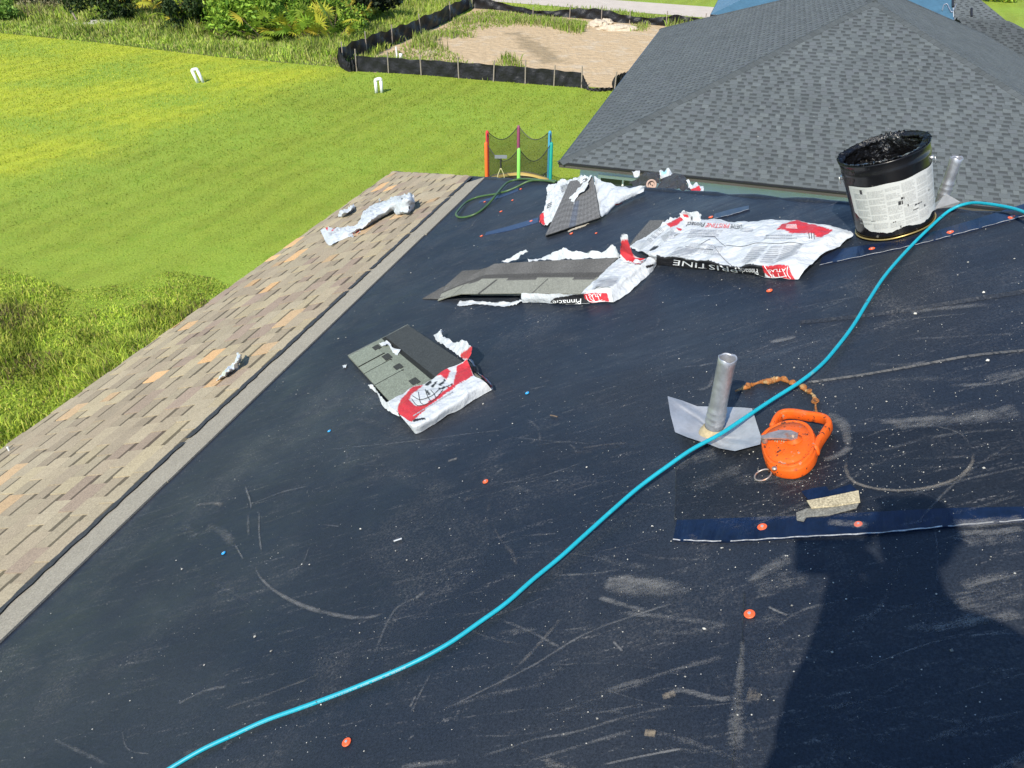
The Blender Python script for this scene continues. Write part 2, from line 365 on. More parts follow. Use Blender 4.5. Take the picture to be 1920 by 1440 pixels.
# ================================================================== THE SETTING: ground, road, building pad
mesh_obj('lawn', [(-250, -150, 0), (250, -150, 0), (250, 350, 0), (-250, 350, 0)], [(0, 1, 2, 3)], MT['lawn'], loc=(0, 0, 0), kind='structure')
def gsheet(name, pxs, z, m, sub=False, extra=(), kind='structure', **kw):
    P = [ground(*q, z) for q in pxs] + [np.array([x, y, z]) for x, y in extra]
    return mesh_obj(name, P, [tuple(range(len(P)))], m, loc=(0, 0, 0), kind=kind, **kw)
def wobble(P, amp, n, seed):
    g = np.random.default_rng(seed); P = np.array(P, float); out = []
    for i in range(len(P)):
        a, b = P[i], P[(i + 1) % len(P)]
        for t in np.arange(n) / n: out.append(a + (b - a) * t + (g.normal(size=2) * amp if t > 0 else 0))
    return out
G = lambda px, py: ground(px, py)[:2]
# weedy rough ground beyond the mown lawn
wp = [G(-60, 54), G(0, 62), G(200, 82), G(400, 106), G(520, 117), G(660, 128), G(700, 60), G(900, 6)]
wp = [*wp, (-2 * K, 60 * K), (-60 * K, 60 * K), (-40 * K, 33 * K)]
mesh_obj('rough_ground', [(x, y, .004) for x, y in wp], [tuple(range(len(wp)))], MT['weedsoil'], loc=(0, 0, 0), kind='structure')
sand = wobble([G(672, 131), G(780, 139), G(900, 148), G(1085, 162), G(1200, 172), (9.5 * K, 26.5 * K), (11 * K, 37.0 * K), G(1240, 44), G(1000, 26), G(890, 14), G(800, 60), G(700, 100)], .12 * K, 5, 3)
mesh_obj('sandy_building_pad', [(x, y, .008) for x, y in sand], [tuple(range(len(sand)))], MT['sand'], loc=(0, 0, 0), kind='structure')
rA, rB = G(900, 1), G(1330, 34); rd = (rB - rA) / np.linalg.norm(rB - rA); rn_ = np.array([-rd[1], rd[0]])
rp = [rA - rd * 60, rB + rd * 90, rB + rd * 90 + rn_ * 4.4, rA - rd * 60 + rn_ * 4.4]
mesh_obj('road', [(x, y, .012) for x, y in rp], [(0, 1, 2, 3)], MT['road'], loc=(0, 0, 0), kind='structure')

# ================================================================== shingle courses
def shingle_field(mb, to3, poly, palette, expo=.143, tooth=(.10, .24), gap=(.08, .17), shadow=.35, seed=1, thick=.004, pick=None, band_col=.42, y_start=None):
    """laminated shingles over a polygon of plane coords (x along the eave, y up the slope)"""
    g = np.random.default_rng(seed)
    P = [tuple(q) for q in poly]
    area = sum(P[i][0] * P[(i + 1) % len(P)][1] - P[(i + 1) % len(P)][0] * P[i][1] for i in range(len(P)))
    if area < 0: P = P[::-1]
    y0 = min(q[1] for q in P) if y_start is None else y_start; y1 = max(q[1] for q in P); x0 = min(q[0] for q in P); x1 = max(q[0] for q in P)
    ny = int(math.ceil((y1 - y0) / expo - 1e-6))
    for j in range(ny):
        yb = y0 + j * expo; yt = yb + expo - .0015; x = x0 - g.uniform(0, .3); k = int(g.integers(2)); base = g.normal(0, .015)
        while x < x1:
            up = k % 2 == 0; wd = g.uniform(*(tooth if up else gap)); col = np.array(pick(g) if pick else palette[g.integers(len(palette))])
            col = col * (1 + base + g.normal(0, .03))
            xa, xb = x + .0006, x + wd - .0006
            cells = [(yb, yt, col, thick if up else 0.)]
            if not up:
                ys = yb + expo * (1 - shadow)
                cells = [(yb, ys - .0004, col * .93, 0.), (ys, yt, col * band_col, .0003)]  # darker band printed on the shingle across the top of each gap
            for (a, b, c, dz) in cells:
                q = clip_poly([(xa, a), (xb, a), (xb, b), (xa, b)], P)
                if len(q) < 3: continue
                z = lambda yy: .010 - (yy - yb) / expo * .0045 + dz
                top = [to3(u, v_, z(v_)) for u, v_ in q]; bot = [to3(u, v_, -.004) for u, v_ in q]; n = len(q)
                c2 = np.tile(c, (2 * n, 1))
                mb.add(top + bot, [tuple(range(n))] + [(n + i, n + (i + 1) % n, (i + 1) % n, i) for i in range(n)], 0, c2)
            x += wd; k += 1
def cap_run(mb, A, B, nL, nR, width, palette, seed, expo=.145, lift=.012):
    """overlapping folded cap shingles from A (low) to B (high); nL/nR unit vectors lying in the two slopes, across the hip"""
    g = np.random.default_rng(seed); A = np.array(A); B = np.array(B); d = B - A; L = np.linalg.norm(d); d /= L
    up = np.cross(nL, d); up = np.array([0, 0, 1.]); n = int(L / expo)
    for i in range(n):
        s = i * expo; c = np.array(palette[g.integers(len(palette))]) * (1 + g.normal(0, .06)); V = []
        for (t, h) in ((s - .01, lift + .011), (s + expo + .03, lift + .001)):
            o = A + d * t + up * h
            V += [o + nL * width - up * (.001), o + up * .012, o + nR * width - up * .001]
        V += [v - up * .02 for v in V]
        mb.add(V, [(0, 1, 4, 3), (1, 2, 5, 4), (6, 7, 1, 0), (7, 8, 2, 1), (0, 3, 9, 6), (5, 2, 8, 11)], 0, c)

# ================================================================== THE HOUSE BEING RE-ROOFED
bE, bS, bD = rab(370, 586)[1], rab(560, 670)[1], rab(520, 672)[1]               # eave, top of the laid shingles, bottom of the headlap strip (m up the slope)
aC = rab(740, 322)[0]; kq = math.sqrt(1 + M * M)
pE = bE / kq                                     # horizontal offset of the eave
Wh = 8.0                                         # half width of the house
zE = (R3(0, bE))[2]
def HP(a, p, z): return np.array([*(RO[:2] + RE[:2] * a + RP[:2] * p), z])
e1, e2 = rab(740, 322), rab(0, 850); sl_ = (e2[1] - e1[1]) / (e2[0] - e1[0])
bAt = lambda a: e1[1] + (a - e1[0]) * sl_      # the eave as it stands in the photograph
aN = -9.0                                        # near end behind the photographer
eC, eN = R3(aC, bAt(aC)), R3(aN, bAt(aN)); rC, rN2 = HP(aC, pE + 2 * Wh, zE), HP(aN, pE + 2 * Wh, zE)
top1, top2 = R3(aC - Wh, bAt(aC) + Wh * kq), R3(min(aN + Wh, aC - Wh - .3), bAt(aC) + Wh * kq)
house = empty('house', HP((aC + aN) / 2, pE + Wh, 0), 'foreground house with a hip roof of black underlayment and tan shingles', 'house')
mb = MB()
# the near slope is one sheet; the others fall away from it
mb.add([eC, eN, rC, rN2, top1, top2], [(1, 0, 4, 5), (0, 2, 4), (2, 3, 5, 4), (3, 1, 5)])
mb.build('underlayment', MT['membrane'], house)
mb = MB()
for a, b in ((eC, eN), (eC, rC), (rC, rN2), (eN, rN2)):
    d = (b - a) / np.linalg.norm(b - a); o = np.cross(d, [0, 0, 1.]); cen = WL[house.name]
    if (a - cen) @ o < 0: o = -o
    o = o * .02
    mb.prism([a - [0, 0, .2], b - [0, 0, .2], b + o - [0, 0, .2], a + o - [0, 0, .2]], [a - [0, 0, .012], b - [0, 0, .012], b + o - [0, 0, .012], a + o - [0, 0, .012]])
mb.build('fascia', MT['fascia'], house, recalc=True)
ins = .45; wl = [HP(aC - ins, pE + ins, 0), HP(aN + ins, pE + ins, 0), HP(aN + ins, pE + 2 * Wh - ins, 0), HP(aC - ins, pE + 2 * Wh - ins, 0)]
mb = MB(); up = np.array([0, 0, zE - .2]); mb.prism(wl, [q + up for q in wl]); mb.build('wall', MT['ownwall'], house, recalc=True)
mb = MB(); mb.prism([eC - [0, 0, .2], eN - [0, 0, .2], rN2 - [0, 0, .2], rC - [0, 0, .2]], [eC - [0, 0, .197], eN - [0, 0, .197], rN2 - [0, 0, .197], rC - [0, 0, .197]]); mb.build('soffit', MT['ownwall'], house, recalc=True)
# tan shingles on the lower part of the near slope
TAN = [S(139, 132, 116), S(144, 136, 119), S(137, 129, 114), S(132, 124, 110), S(147, 139, 119), S(138, 129, 114), S(142, 135, 119)]
MAU = [S(130, 119, 108), S(133, 121, 111)]; ORG = [S(178, 148, 112), S(168, 142, 110), S(158, 138, 112)]
def pick_tan(g):
    u = g.random(); f_ = np.array((1.27, 1.20, 1.08)); return f_ * np.array(ORG[g.integers(3)] if u < .055 else (MAU[g.integers(2)] if u < .13 else TAN[g.integers(len(TAN))]))
hipx = lambda b: aC - (b - bAt(aC)) / kq
poly = [(hipx(bAt(aC)) , bAt(aC) - .03), (hipx(bD), bD), (-3.0, bD), (-3.0, bAt(-3.0) - .03)]
def to3_own(x, y, z): return R3(x, y, z + .004)
mb = MB(); shingle_field(mb, to3_own, poly, TAN, seed=5, thick=.0045, shadow=.32, pick=pick_tan, tooth=(.12, .27), gap=(.10, .24), band_col=.34, y_start=bD - 18 * .143)
mb.build('shingle_courses', MT['tanshingle'], house)
# headlap strip of the last course with its dark sealant line
mb = MB(); g = np.random.default_rng(3); x = -3.0
while x < hipx(bS):
    xb = min(x + 1.0, hipx(bS)); c = np.array(S(143, 137, 123)) * (1 + g.normal(0, .03)); dz = .002 * g.random(); db = .006 * g.normal()
    mb.box((x + .0008, bD - .01, 0), (xb - .0008, bS + db, .0075 + dz), 0, c, lambda a, b, c_: R3(a, b, c_ + .001))
    x = xb
mb.build('headlap_strip', MT['tanshingle'], house)
mb = MB(); V = []; F = []; nseg = 260
for i in range(nseg + 1):
    a = -3.0 + (hipx(bD) + 3.0 - .05) * i / nseg; w1 = .012 + .014 * g.random(); w2 = .012 + .018 * g.random()
    V += [R3(a, bD - w1, .0178), R3(a, bD + w2, .0165)]
    if i and g.random() > .04: F.append((2 * i - 2, 2 * i, 2 * i + 1, 2 * i - 1))
mesh_obj('sealant_line', V, F, mat('dark_sealant', (.032, .034, .037), .7, noise=((60, .5), (160, .5))), house)
# hip cap edge of the membrane: a slightly wavy folded ridge line
mb = MB(); pts = []
hd = (top1 - eC); hL = np.linalg.norm(hd); hd /= hL
for i in range(120): pts.append(eC + hd * hL * i / 119 + np.array([0, 0, -.012 + .004 * math.sin(i * 1.7) + .003 * g.normal()]))
mb.tube(pts, .02, 8); mb.build('hip_fold', MT['membrane'], house, smooth=True)

# lap seams and patches of the membrane: thin glossy sheets with a pale cut edge
def strip_sheet(name, top, bot, lift, m, n=40, parent=house, wave=.002, seed=0, edge=None, edge_w=.003, thick=.002):
    g = np.random.default_rng(seed)
    T = cat_rom([rab(*q)[:2] for q in top], n); B = cat_rom([rab(*q)[:2] for q in bot], n); V = []; F = []
    lf = lift + wave * np.abs(np.sin(np.arange(n) * .7 + g.uniform(0, 6))) 
    for i in range(n):
        V += [R3(*T[i], lift), R3(*B[i], lf[i]), R3(*B[i], 0.0002), R3(*T[i], .0002)]
        if i: j = 4 * i; F += [(j - 4, j, j + 1, j - 3), (j - 3, j + 1, j + 2, j - 2), (j, j - 4, j - 1, j + 3)]
    F += [(0, 1, 2, 3), (4 * n - 1, 4 * n - 2, 4 * n - 3, 4 * n - 4)]
    o = mesh_obj(name, V, F, m, parent, label=None)
    if edge:
        V = []; F = []
        for i in range(n):
            dv = (B[i] - T[i]); dv = dv / (np.linalg.norm(dv) + 1e-9); wd = edge_w * (.55 + .6 * g.random())
            V += [R3(*(B[i] - dv * wd), lf[i] + .0008), R3(*(B[i] + dv * .0012), lf[i] + .0008)]
            if i and g.random() > .06: F.append((2 * i - 2, 2 * i, 2 * i + 1, 2 * i - 1))
        mesh_obj('cut_edge', V, F, MT['cutedge'], o)
    return o
strip_sheet('lap_seam', [(1545, 473), (1700, 448), (1800, 421), (1930, 381)], [(1537, 499), (1700, 465), (1800, 440), (1930, 405)], .004, MT['lap'], 60, edge=1, seed=1)
strip_sheet('lap_seam', [(1340, 402), (1370, 394), (1404, 386.5)], [(1338, 412), (1372, 404), (1405, 394)], .004, MT['lap'], 16, edge=1, seed=2)
strip_sheet('lap_seam', [(912, 436), (960, 423), (1010, 408)], [(909, 442), (962, 431), (1010, 417)], .003, mat('faded_lap', S(44, 62, 92), .45), 20, seed=3)
strip_sheet('lap_seam', [(900, 377), (935, 366), (972, 352)], [(898, 381), (937, 371), (972, 358)], .003, mat('faded_lap', S(44, 60, 88), .45), 20, seed=4)
strip_sheet('lap_seam', [(1270, 977), (1380, 973), (1500, 969), (1640, 962), (1780, 955), (1930, 952)], [(1263, 1015), (1360, 1018), (1500, 1010), (1640, 1003), (1780, 990), (1930, 978)], .004, MT['lap'], 70, edge=1, seed=5)
mbp = MB(); q = [(1268, 866), (1330, 838), (1450, 826), (1600, 812), (1780, 800), (1930, 790), (1930, 958), (1780, 958), (1640, 966), (1500, 973), (1380, 977), (1268, 981)]
T_ = [R3(*rab(x, y)[:2], .0022) for x, y in q]; mbp.prism([v - RN * .002 for v in T_], T_)
mbp.build('membrane_patch', membrane_material(.62), house, recalc=True)
# edge of the sheet running down the slope, and a long tight wrinkle
def thin_line(pts, wd, lift, m, name, parent=house, n=80, gaps=.05, seed=0):
    g = np.random.default_rng(seed); P = cat_rom([rab(*q)[:2] for q in pts], n); T = np.gradient(P, axis=0); T /= np.linalg.norm(T, axis=1)[:, None]; N = np.stack([-T[:, 1], T[:, 0]], 1); V = []; F = []
    for i in range(n):
        w_ = wd * (.6 + .8 * g.random()); V += [R3(*(P[i] - N[i] * w_), .0008), R3(*P[i], lift), R3(*(P[i] + N[i] * w_), .0008)]
        if i and g.random() > gaps: j = 3 * i; F += [(j - 3, j, j + 1, j - 2), (j - 2, j + 1, j + 2, j - 1)]
    return mesh_obj(name, V, F, m, parent)
thin_line([(1268, 868), (1268, 920), (1266, 976)], .0022, .003, MT['membrane'], 'sheet_edge', seed=1)
thin_line([(1396, 1110), (1394, 1180), (1386, 1290), (1380, 1360), (1374, 1450)], .0022, .003, MT['membrane'], 'sheet_edge', seed=2)
thin_line([(1515, 718), (1620, 703), (1720, 686), (1820, 668), (1930, 657)], .004, .006, MT['membrane'], 'wrinkle', gaps=0, seed=3)
thin_line([(1500, 605), (1640, 590), (1760, 572), (1930, 545)], .012, .008, MT['membrane'], 'wrinkle', gaps=0, seed=4)

# ------------------------------------------------------------------ scuffs, chalk arcs and grit on the membrane
SC_V, SC_F, SC_C = [], [], []
def proj_(P):
    d = P - CAM; z = d @ FWD; return 960 + F_PX * (d @ RIGHT) / z, 720 - F_PX * (d @ UPV) / z
def scuff(pts, wd, a=1.0, seed=0, warm=0., n=None):
    """pts photo pixels on the roof; wd half width in metres (number or list); a strength"""
    P = np.array([rab(*q)[:2] for q in pts]); L = np.linalg.norm(np.diff(P, axis=0), axis=1).sum()
    n = n or int(max(10, min(90, L / .03))); P = cat_rom(P, n) if len(P) > 2 else np.array([P[0] + (P[1] - P[0]) * t for t in np.linspace(0, 1, n)])
    g = np.random.default_rng(seed + 100 * len(SC_V)); T = np.gradient(P, axis=0); T /= np.linalg.norm(T, axis=1)[:, None] + 1e-9; N = np.stack([-T[:, 1], T[:, 0]], 1)
    W_ = np.interp(np.linspace(0, 1, n), np.linspace(0, 1, np.size(wd)), np.atleast_1d(wd)); lift = .0045 + .0004 * (len(SC_V) % 9)
    base = sum(len(q) for q in SC_V); V = []; C = []
    for i in range(n):
        t = i / (n - 1); f = min(1, 8 * t, 8 * (1 - t)); s = a * (.75 + .3 * g.random())
        for k, (o, e) in enumerate(((-1, 0), (-.45, .8), (0, 1), (.45, .8), (1, 0))):
            V.append(R3(*(P[i] + N[i] * W_[i] * o), lift)); C.append((s * e * f, 1. if f > 0 else 0., warm))
        if i:
            for k in range(4): j = base + 5 * i + k; SC_F.append((j - 5, j, j + 1, j - 4))
    SC_V.append(np.array(V)); SC_C.append(np.array(C))
for args in [
    ([(1590, 845), (1586, 880), (1600, 905), (1640, 918), (1700, 922), (1760, 912), (1805, 893), (1825, 865), (1822, 842)], .007, 1.25, 0, .45),   # bucket ring
    ([(1610, 830), (1660, 808), (1740, 800), (1800, 815), (1822, 842)], .005, .8),
    ([(1545, 775), (1575, 792), (1588, 815), (1590, 848)], [.02, .03, .02, .012], 1.1), ([(1595, 838), (1575, 855), (1540, 866)], .018, 1.05),
    ([(1440, 700), (1490, 690), (1495, 640), (1460, 637), (1440, 645)], .004, .5), ([(1440, 645), (1470, 640), (1497, 633)], .016, 1.2),
    ([(1300, 735), (1330, 728), (1340, 700)], .012, .9), ([(1310, 690), (1340, 683)], .01, 1.0),
    ([(1640, 795), (1700, 792), (1790, 785)], .02, 1.1), ([(1660, 800), (1740, 795), (1900, 770)], .03, .95), ([(1780, 790), (1850, 780), (1920, 770)], .05, .9), ([(1640, 715), (1740, 712), (1850, 717)], .02, .7),
    ([(1620, 685), (1690, 687), (1745, 680)], .016, .85), ([(1520, 722), (1580, 712), (1650, 700)], .006, .8), ([(1700, 590), (1760, 582), (1870, 573)], .02, 1.0), ([(1610, 615), (1720, 600), (1830, 590)], .008, .8),
    ([(1840, 715), (1900, 705), (1930, 700)], .03, .9), ([(1690, 640), (1800, 635), (1930, 628)], .012, .7),
    ([(1255, 878), (1300, 862), (1350, 850)], .05, .85), ([(1290, 925), (1340, 895), (1400, 885)], .05, .65), ([(1370, 905), (1420, 900), (1560, 905)], .04, .7),
    ([(1125, 1095), (1180, 1100), (1250, 1105), (1310, 1112)], [.02, .055, .045, .015], 1.15), ([(1130, 1085), (1200, 1092), (1260, 1108)], .02, 1.1), ([(1120, 1120), (1160, 1135), (1220, 1150)], .012, 1.05),
    ([(1140, 1150), (1250, 1160), (1380, 1178)], .012, .85), ([(1030, 1082), (1100, 1080), (1180, 1070)], .006, .9), ([(1110, 1040), (1150, 1058), (1230, 1070)], .02, .7),
    ([(800, 1350), (900, 1300), (1000, 1250), (1100, 1190), (1210, 1150), (1300, 1122)], .005, 1.0), ([(880, 1430), (1000, 1390), (1080, 1375), (1180, 1345), (1290, 1322)], .006, .9),
    ([(960, 1440), (1060, 1410), (1140, 1385), (1200, 1370)], .007, .95), ([(1125, 1438), (1200, 1422), (1290, 1405)], .004, 1.3), ([(1100, 1310), (1180, 1285), (1300, 1250), (1370, 1230)], .010, .85), ([(1000, 1355), (1130, 1310), (1250, 1270)], .012, .6),
    ([(1245, 1308), (1275, 1298), (1310, 1305), (1350, 1315), (1385, 1310)], .010, 1.15), ([(1242, 1312), (1270, 1302)], .012, 1.35, 0, .8), ([(1400, 1305), (1430, 1312)], .022, 1.0, 0, .6), ([(1208, 1376), (1232, 1378)], .012, 1.6, 0, 1.),
    ([(1395, 1190), (1390, 1250), (1383, 1330), (1377, 1440)], [.008, .012, .022, .03], .95), ([(1400, 1100), (1440, 1070), (1490, 1045)], [.012, .03, .03], 1.05), ([(1410, 1115), (1470, 1090), (1530, 1085)], .05, .75), ([(1440, 1140), (1460, 1150), (1480, 1158)], .005, 1.3),
    ([(1400, 1200), (1450, 1165), (1500, 1150)], .05, .55), ([(1405, 1280), (1440, 1225), (1480, 1210)], .05, .5), ([(1545, 982), (1590, 986), (1640, 990)], .018, 1.0),
    ([(1770, 985), (1840, 985), (1930, 975)], .022, 1.05), ([(1780, 1003), (1850, 1001), (1930, 993)], .014, 1.1), ([(1790, 1020), (1850, 1015), (1930, 1010)], .03, .8), ([(1795, 1105), (1850, 1090), (1930, 1080)], .03, .8), ([(1790, 1150), (1850, 1130), (1930, 1100)], .05, .75), ([(1680, 1182), (1760, 1180), (1850, 1165), (1930, 1150)], .02, .85), ([(1740, 1185), (1800, 1170), (1870, 1158)], .02, 1.0),
    ([(1785, 1012), (1810, 1017), (1825, 1026)], .005, 1.1), ([(1800, 1110), (1870, 1090), (1930, 1078)], .006, 1.0),
    ([(460, 910), (470, 940), (473, 958)], .006, 1.1), ([(487, 955), (487, 1000), (492, 1040)], .006, 1.0), ([(466, 960), (467, 1010)], .009, .8),
    ([(475, 1055), (490, 1085), (520, 1112), (570, 1138), (630, 1155), (690, 1160), (740, 1145)], [.005, .007, .012, .012, .008], 1.05), ([(362, 950), (400, 945), (420, 950)], .016, 1.0, 0, .3), ([(385, 985), (420, 1000), (445, 1030)], .03, .75), ([(345, 985), (370, 1010)], .03, .6), ([(340, 970), (360, 990), (400, 1080), (470, 1120)], .05, .35), ([(440, 1020), (460, 1055)], .005, 1.0),
    ([(400, 1095), (440, 1115), (480, 1135)], .012, .6), ([(548, 1075), (570, 1055), (582, 1022)], .004, .8),
    ([(580, 848), (680, 838), (780, 828), (880, 815), (980, 805)], .0035, .95), ([(980, 805), (1100, 790), (1220, 772)], .004, .55), ([(650, 840), (655, 880)], .006, .6), ([(760, 970), (790, 985), (830, 960), (880, 940)], .006, .45), ([(870, 940), (895, 935)], .02, .6, 0, .5), ([(920, 975), (940, 1015), (962, 1040), (972, 1070)], [.004, .006, .012, .008], .7, 0, .6),
    ([(780, 1125), (800, 1112)], .012, 1.1), ([(700, 1240), (740, 1150), (790, 1120)], .008, .8), ([(770, 1345), (790, 1300), (815, 1255)], .006, .75), ([(745, 1140), (735, 1180), (715, 1225)], .005, .6), ([(770, 1330), (782, 1305)], .006, 1.0), ([(800, 1080), (900, 1075), (1010, 1090)], .02, .45),
    ([(930, 890), (945, 880)], .008, 1.0), ([(955, 915), (1000, 925)], .02, .6), ([(600, 985), (640, 990)], .005, .9), ([(740, 1015), (760, 1005)], .006, .9), ([(840, 868), (860, 862)], .012, 1.2, 0, .4), ([(735, 800), (760, 795)], .005, .6),
    ([(660, 700), (700, 730), (760, 790)], .03, .55), ([(625, 800), (690, 790), (760, 820)], .03, .5), ([(700, 600), (760, 560), (840, 520)], .006, .5), ([(880, 430), (900, 405)], .006, .8), ([(940, 400), (975, 372)], .005, .8), ([(905, 425), (930, 410)], .01, .6), ([(795, 580), (850, 575)], .02, .5), ([(740, 520), (800, 505), (860, 500)], .006, .5),
    ([(1100, 610), (1250, 590), (1400, 600)], .02, .35), ([(1250, 560), (1350, 555), (1430, 545)], .01, .5), ([(980, 640), (1100, 650), (1230, 640)], .03, .25), ([(1050, 680), (1200, 665)], .015, .35), ([(1180, 360), (1200, 352)], .01, .9), ([(1250, 355), (1270, 352)], .01, .8), ([(1420, 376), (1460, 380)], .02, .5),
    ([(340, 1420), (400, 1400)], .02, .6), ([(420, 1410), (440, 1390)], .012, .8), ([(1000, 1290), (1060, 1250)], .02, .5), ([(820, 1290), (860, 1250)], .01, .5), ([(765, 1390), (780, 1380)], .006, .9), ([(1150, 1205), (1170, 1225)], .005, 1.3),
    ([(1290, 1000), (1330, 1040)], .02, .5), ([(1330, 975), (1420, 1000)], .03, .4), ([(560, 1240), (640, 1230), (700, 1250)], .04, .3), ([(200, 1300), (300, 1280), (420, 1290)], .04, .28), ([(250, 1180), (330, 1150), (390, 1165)], .03, .35), ([(60, 1330), (150, 1290)], .02, .3)]:
    scuff(*args)
gs = np.random.default_rng(40)                    # many faint fine scratches, mostly across the slope
for i in range(170):
    if i < 120: x, y = gs.uniform(900, 1920), gs.uniform(560, 1440)
    else: x, y = gs.uniform(150, 1100), gs.uniform(480, 1440)
    if 1000 * (y - 1210) / 905 > 0 and False: continue
    p0 = rab(x, y)
    if p0[1] < bS + .1: continue
    L = gs.uniform(.05, .45); th_ = math.pi / 2 + gs.normal(-.12, .22) if gs.random() < .8 else gs.uniform(0, 3.14); d = np.array([math.cos(th_), math.sin(th_)]); cv = gs.normal() * .06
    q3 = [p0[:2] - d * L / 2, p0[:2] + np.array([-d[1], d[0]]) * cv * L, p0[:2] + d * L / 2]
    if min(q[1] for q in q3) < bS + .05: continue
    scuff([proj_(R3(*q)) for q in q3], abs(gs.normal()) * .005 + .0018, gs.uniform(.45, .85), i, max(0, gs.normal() * .3 - .1))
mesh_obj('chalk_scuffs', np.concatenate(SC_V), SC_F, MT['scuff'], house, C=np.concatenate(SC_C), kind='stuff')
# loose granules and chips lying on the membrane
V = []; F = []; C = []; g = np.random.default_rng(11)
def chip(a, b, s, c):
    n = len(V); t = g.uniform(0, 6.28); k = 4
    for i in range(k): rr = s * g.uniform(.6, 1.2); V.append(R3(a + rr * math.cos(t + i * 6.28 / k), b + rr * math.sin(t + i * 6.28 / k), .003))
    V.append(R3(a, b, .003 + s * .7)); C.extend([c] * 5)
    for i in range(k): F.append((n + i, n + (i + 1) % k, n + 4))
clusters = [(rab(670, 770), .25, 160), (rab(1480, 880), .28, 200), (rab(1330, 1150), .45, 160), (rab(1560, 950), .12, 260), (rab(1620, 860), .2, 160), (rab(1420, 740), .12, 60), (rab(800, 1120), .2, 50), (rab(1000, 575), .25, 90), (rab(1180, 1200), .6, 200), (rab(1750, 750), .5, 200)]
for (c0, sg, n) in clusters:
    for _ in range(n):
        a, b = c0[0] + g.normal() * sg, c0[1] + g.normal() * sg
        if b > bS + .02: chip(a, b, abs(g.normal()) * .0009 + .0006, np.array([.42, .40, .35]) * g.uniform(.4, 1.3))
for _ in range(1700):
    a, b = g.uniform(.5, 6.0), g.uniform(bS + .03, 1.0)
    chip(a, b, .0006 + abs(g.normal()) ** 2 * .0007, np.array([.45, .43, .38]) * g.uniform(.4, 1.3))
mesh_obj('grit', V, F, MT['grit'], C=C, loc=R3(1, -1), kind='stuff', label='pale granules and chips scattered over the black roof membrane')

# ================================================================== NEIGHBOUR'S HOUSE
AZN = .29347; EN = np.array([math.sin(AZN), math.cos(AZN), 0]); PN = np.array([math.cos(AZN), -math.sin(AZN), 0]); Z1 = np.array([0, 0, 1.])
zN = 2.55; NC = ground(1050, 304, zN); FL = ground(1240, 54, zN); LN = (FL - NC) @ EN; NC = NC.copy()
rr_ = ray(1640, -3); A_ = np.array([[PN[0] + EN[0], -rr_[0]], [PN[1] + EN[1], -rr_[1]]]); RUN = np.linalg.solve(A_, (CAM - NC)[:2])[0]
def NP(p, e, z=0): return NC + PN * p + EN * e + Z1 * z
WN = 2 * RUN; apex, apex2 = NP(RUN, RUN, RUN * M), NP(RUN, LN - RUN, RUN * M)
nb = empty('house', NP(RUN, LN / 2, -zN), 'pale stucco house next door with a new dark grey shingle hip roof', 'house')
GRY = [S(101, 107, 108), S(103, 109, 110), S(99, 105, 106), S(105, 111, 111), S(97, 103, 104), S(101, 106, 108)]
GRY = [tuple(.76 * v for v in c) for c in GRY]
NQ = (EN + Z1 * M) / kq; NQL = (PN + Z1 * M) / kq; NNn = np.array([-M * EN[0], -M * EN[1], 1]) / kq; NNl = np.array([-M * PN[0], -M * PN[1], 1]) / kq; NNr = np.array([M * PN[0], M * PN[1], 1]) / kq; NQR = (-PN + Z1 * M) / kq
roofN = MB()
shingle_field(roofN, lambda x, y, z: NC + PN * x + NQ * y + NNn * z, [(0, 0), (WN, 0), (RUN, RUN * kq)], GRY, seed=21, shadow=.5, tooth=(.10, .22), gap=(.10, .2), thick=.006, band_col=.58)
shingle_field(roofN, lambda x, y, z: NC + EN * x + NQL * y + NNl * z, [(0, 0), (LN, 0), (LN - RUN, RUN * kq), (RUN, RUN * kq)], GRY, seed=22, shadow=.5, tooth=(.10, .22), gap=(.10, .2), thick=.006, band_col=.58)
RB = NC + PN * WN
shingle_field(roofN, lambda x, y, z: RB + EN * x + NQR * y + NNr * z, [(0, 0), (LN, 0), (LN - RUN, RUN * kq), (RUN, RUN * kq)], GRY, seed=23, shadow=.4, tooth=(.10, .22), gap=(.10, .2), thick=.006, band_col=.6)
roofN.add([NP(0, LN), NP(WN, LN), apex2], [(0, 1, 2)], 0, GRY[0])
roof_n = roofN.build('roof', MT['greyshingle'], nb)
mb = MB(); CAPC = [tuple(.74 * v for v in c) for c in GRY[:3]]
hp = lambda a, b, nl, nr, s: cap_run(mb, a, b, nl, nr, .15, CAPC, s)
def across(hip, inslope):  # unit vector in the slope, perpendicular to the hip
    h = hip / np.linalg.norm(hip); v = inslope - h * (inslope @ h); return v / np.linalg.norm(v)
hp(NC, apex, across(apex - NC, EN), across(apex - NC, PN), 1); hp(RB, apex, across(apex - RB, -PN), across(apex - RB, EN), 2)
hp(NP(0, LN), apex2, across(apex2 - NP(0, LN), -EN), across(apex2 - NP(0, LN), PN), 3); hp(apex, apex2, -NQL, -NQR, 4); hp(NP(WN, LN), apex2, across(apex2 - NP(WN, LN), -PN), across(apex2 - NP(WN, LN), -EN), 5)
mb.build('hip_cap', MT['greyshingle'], nb)
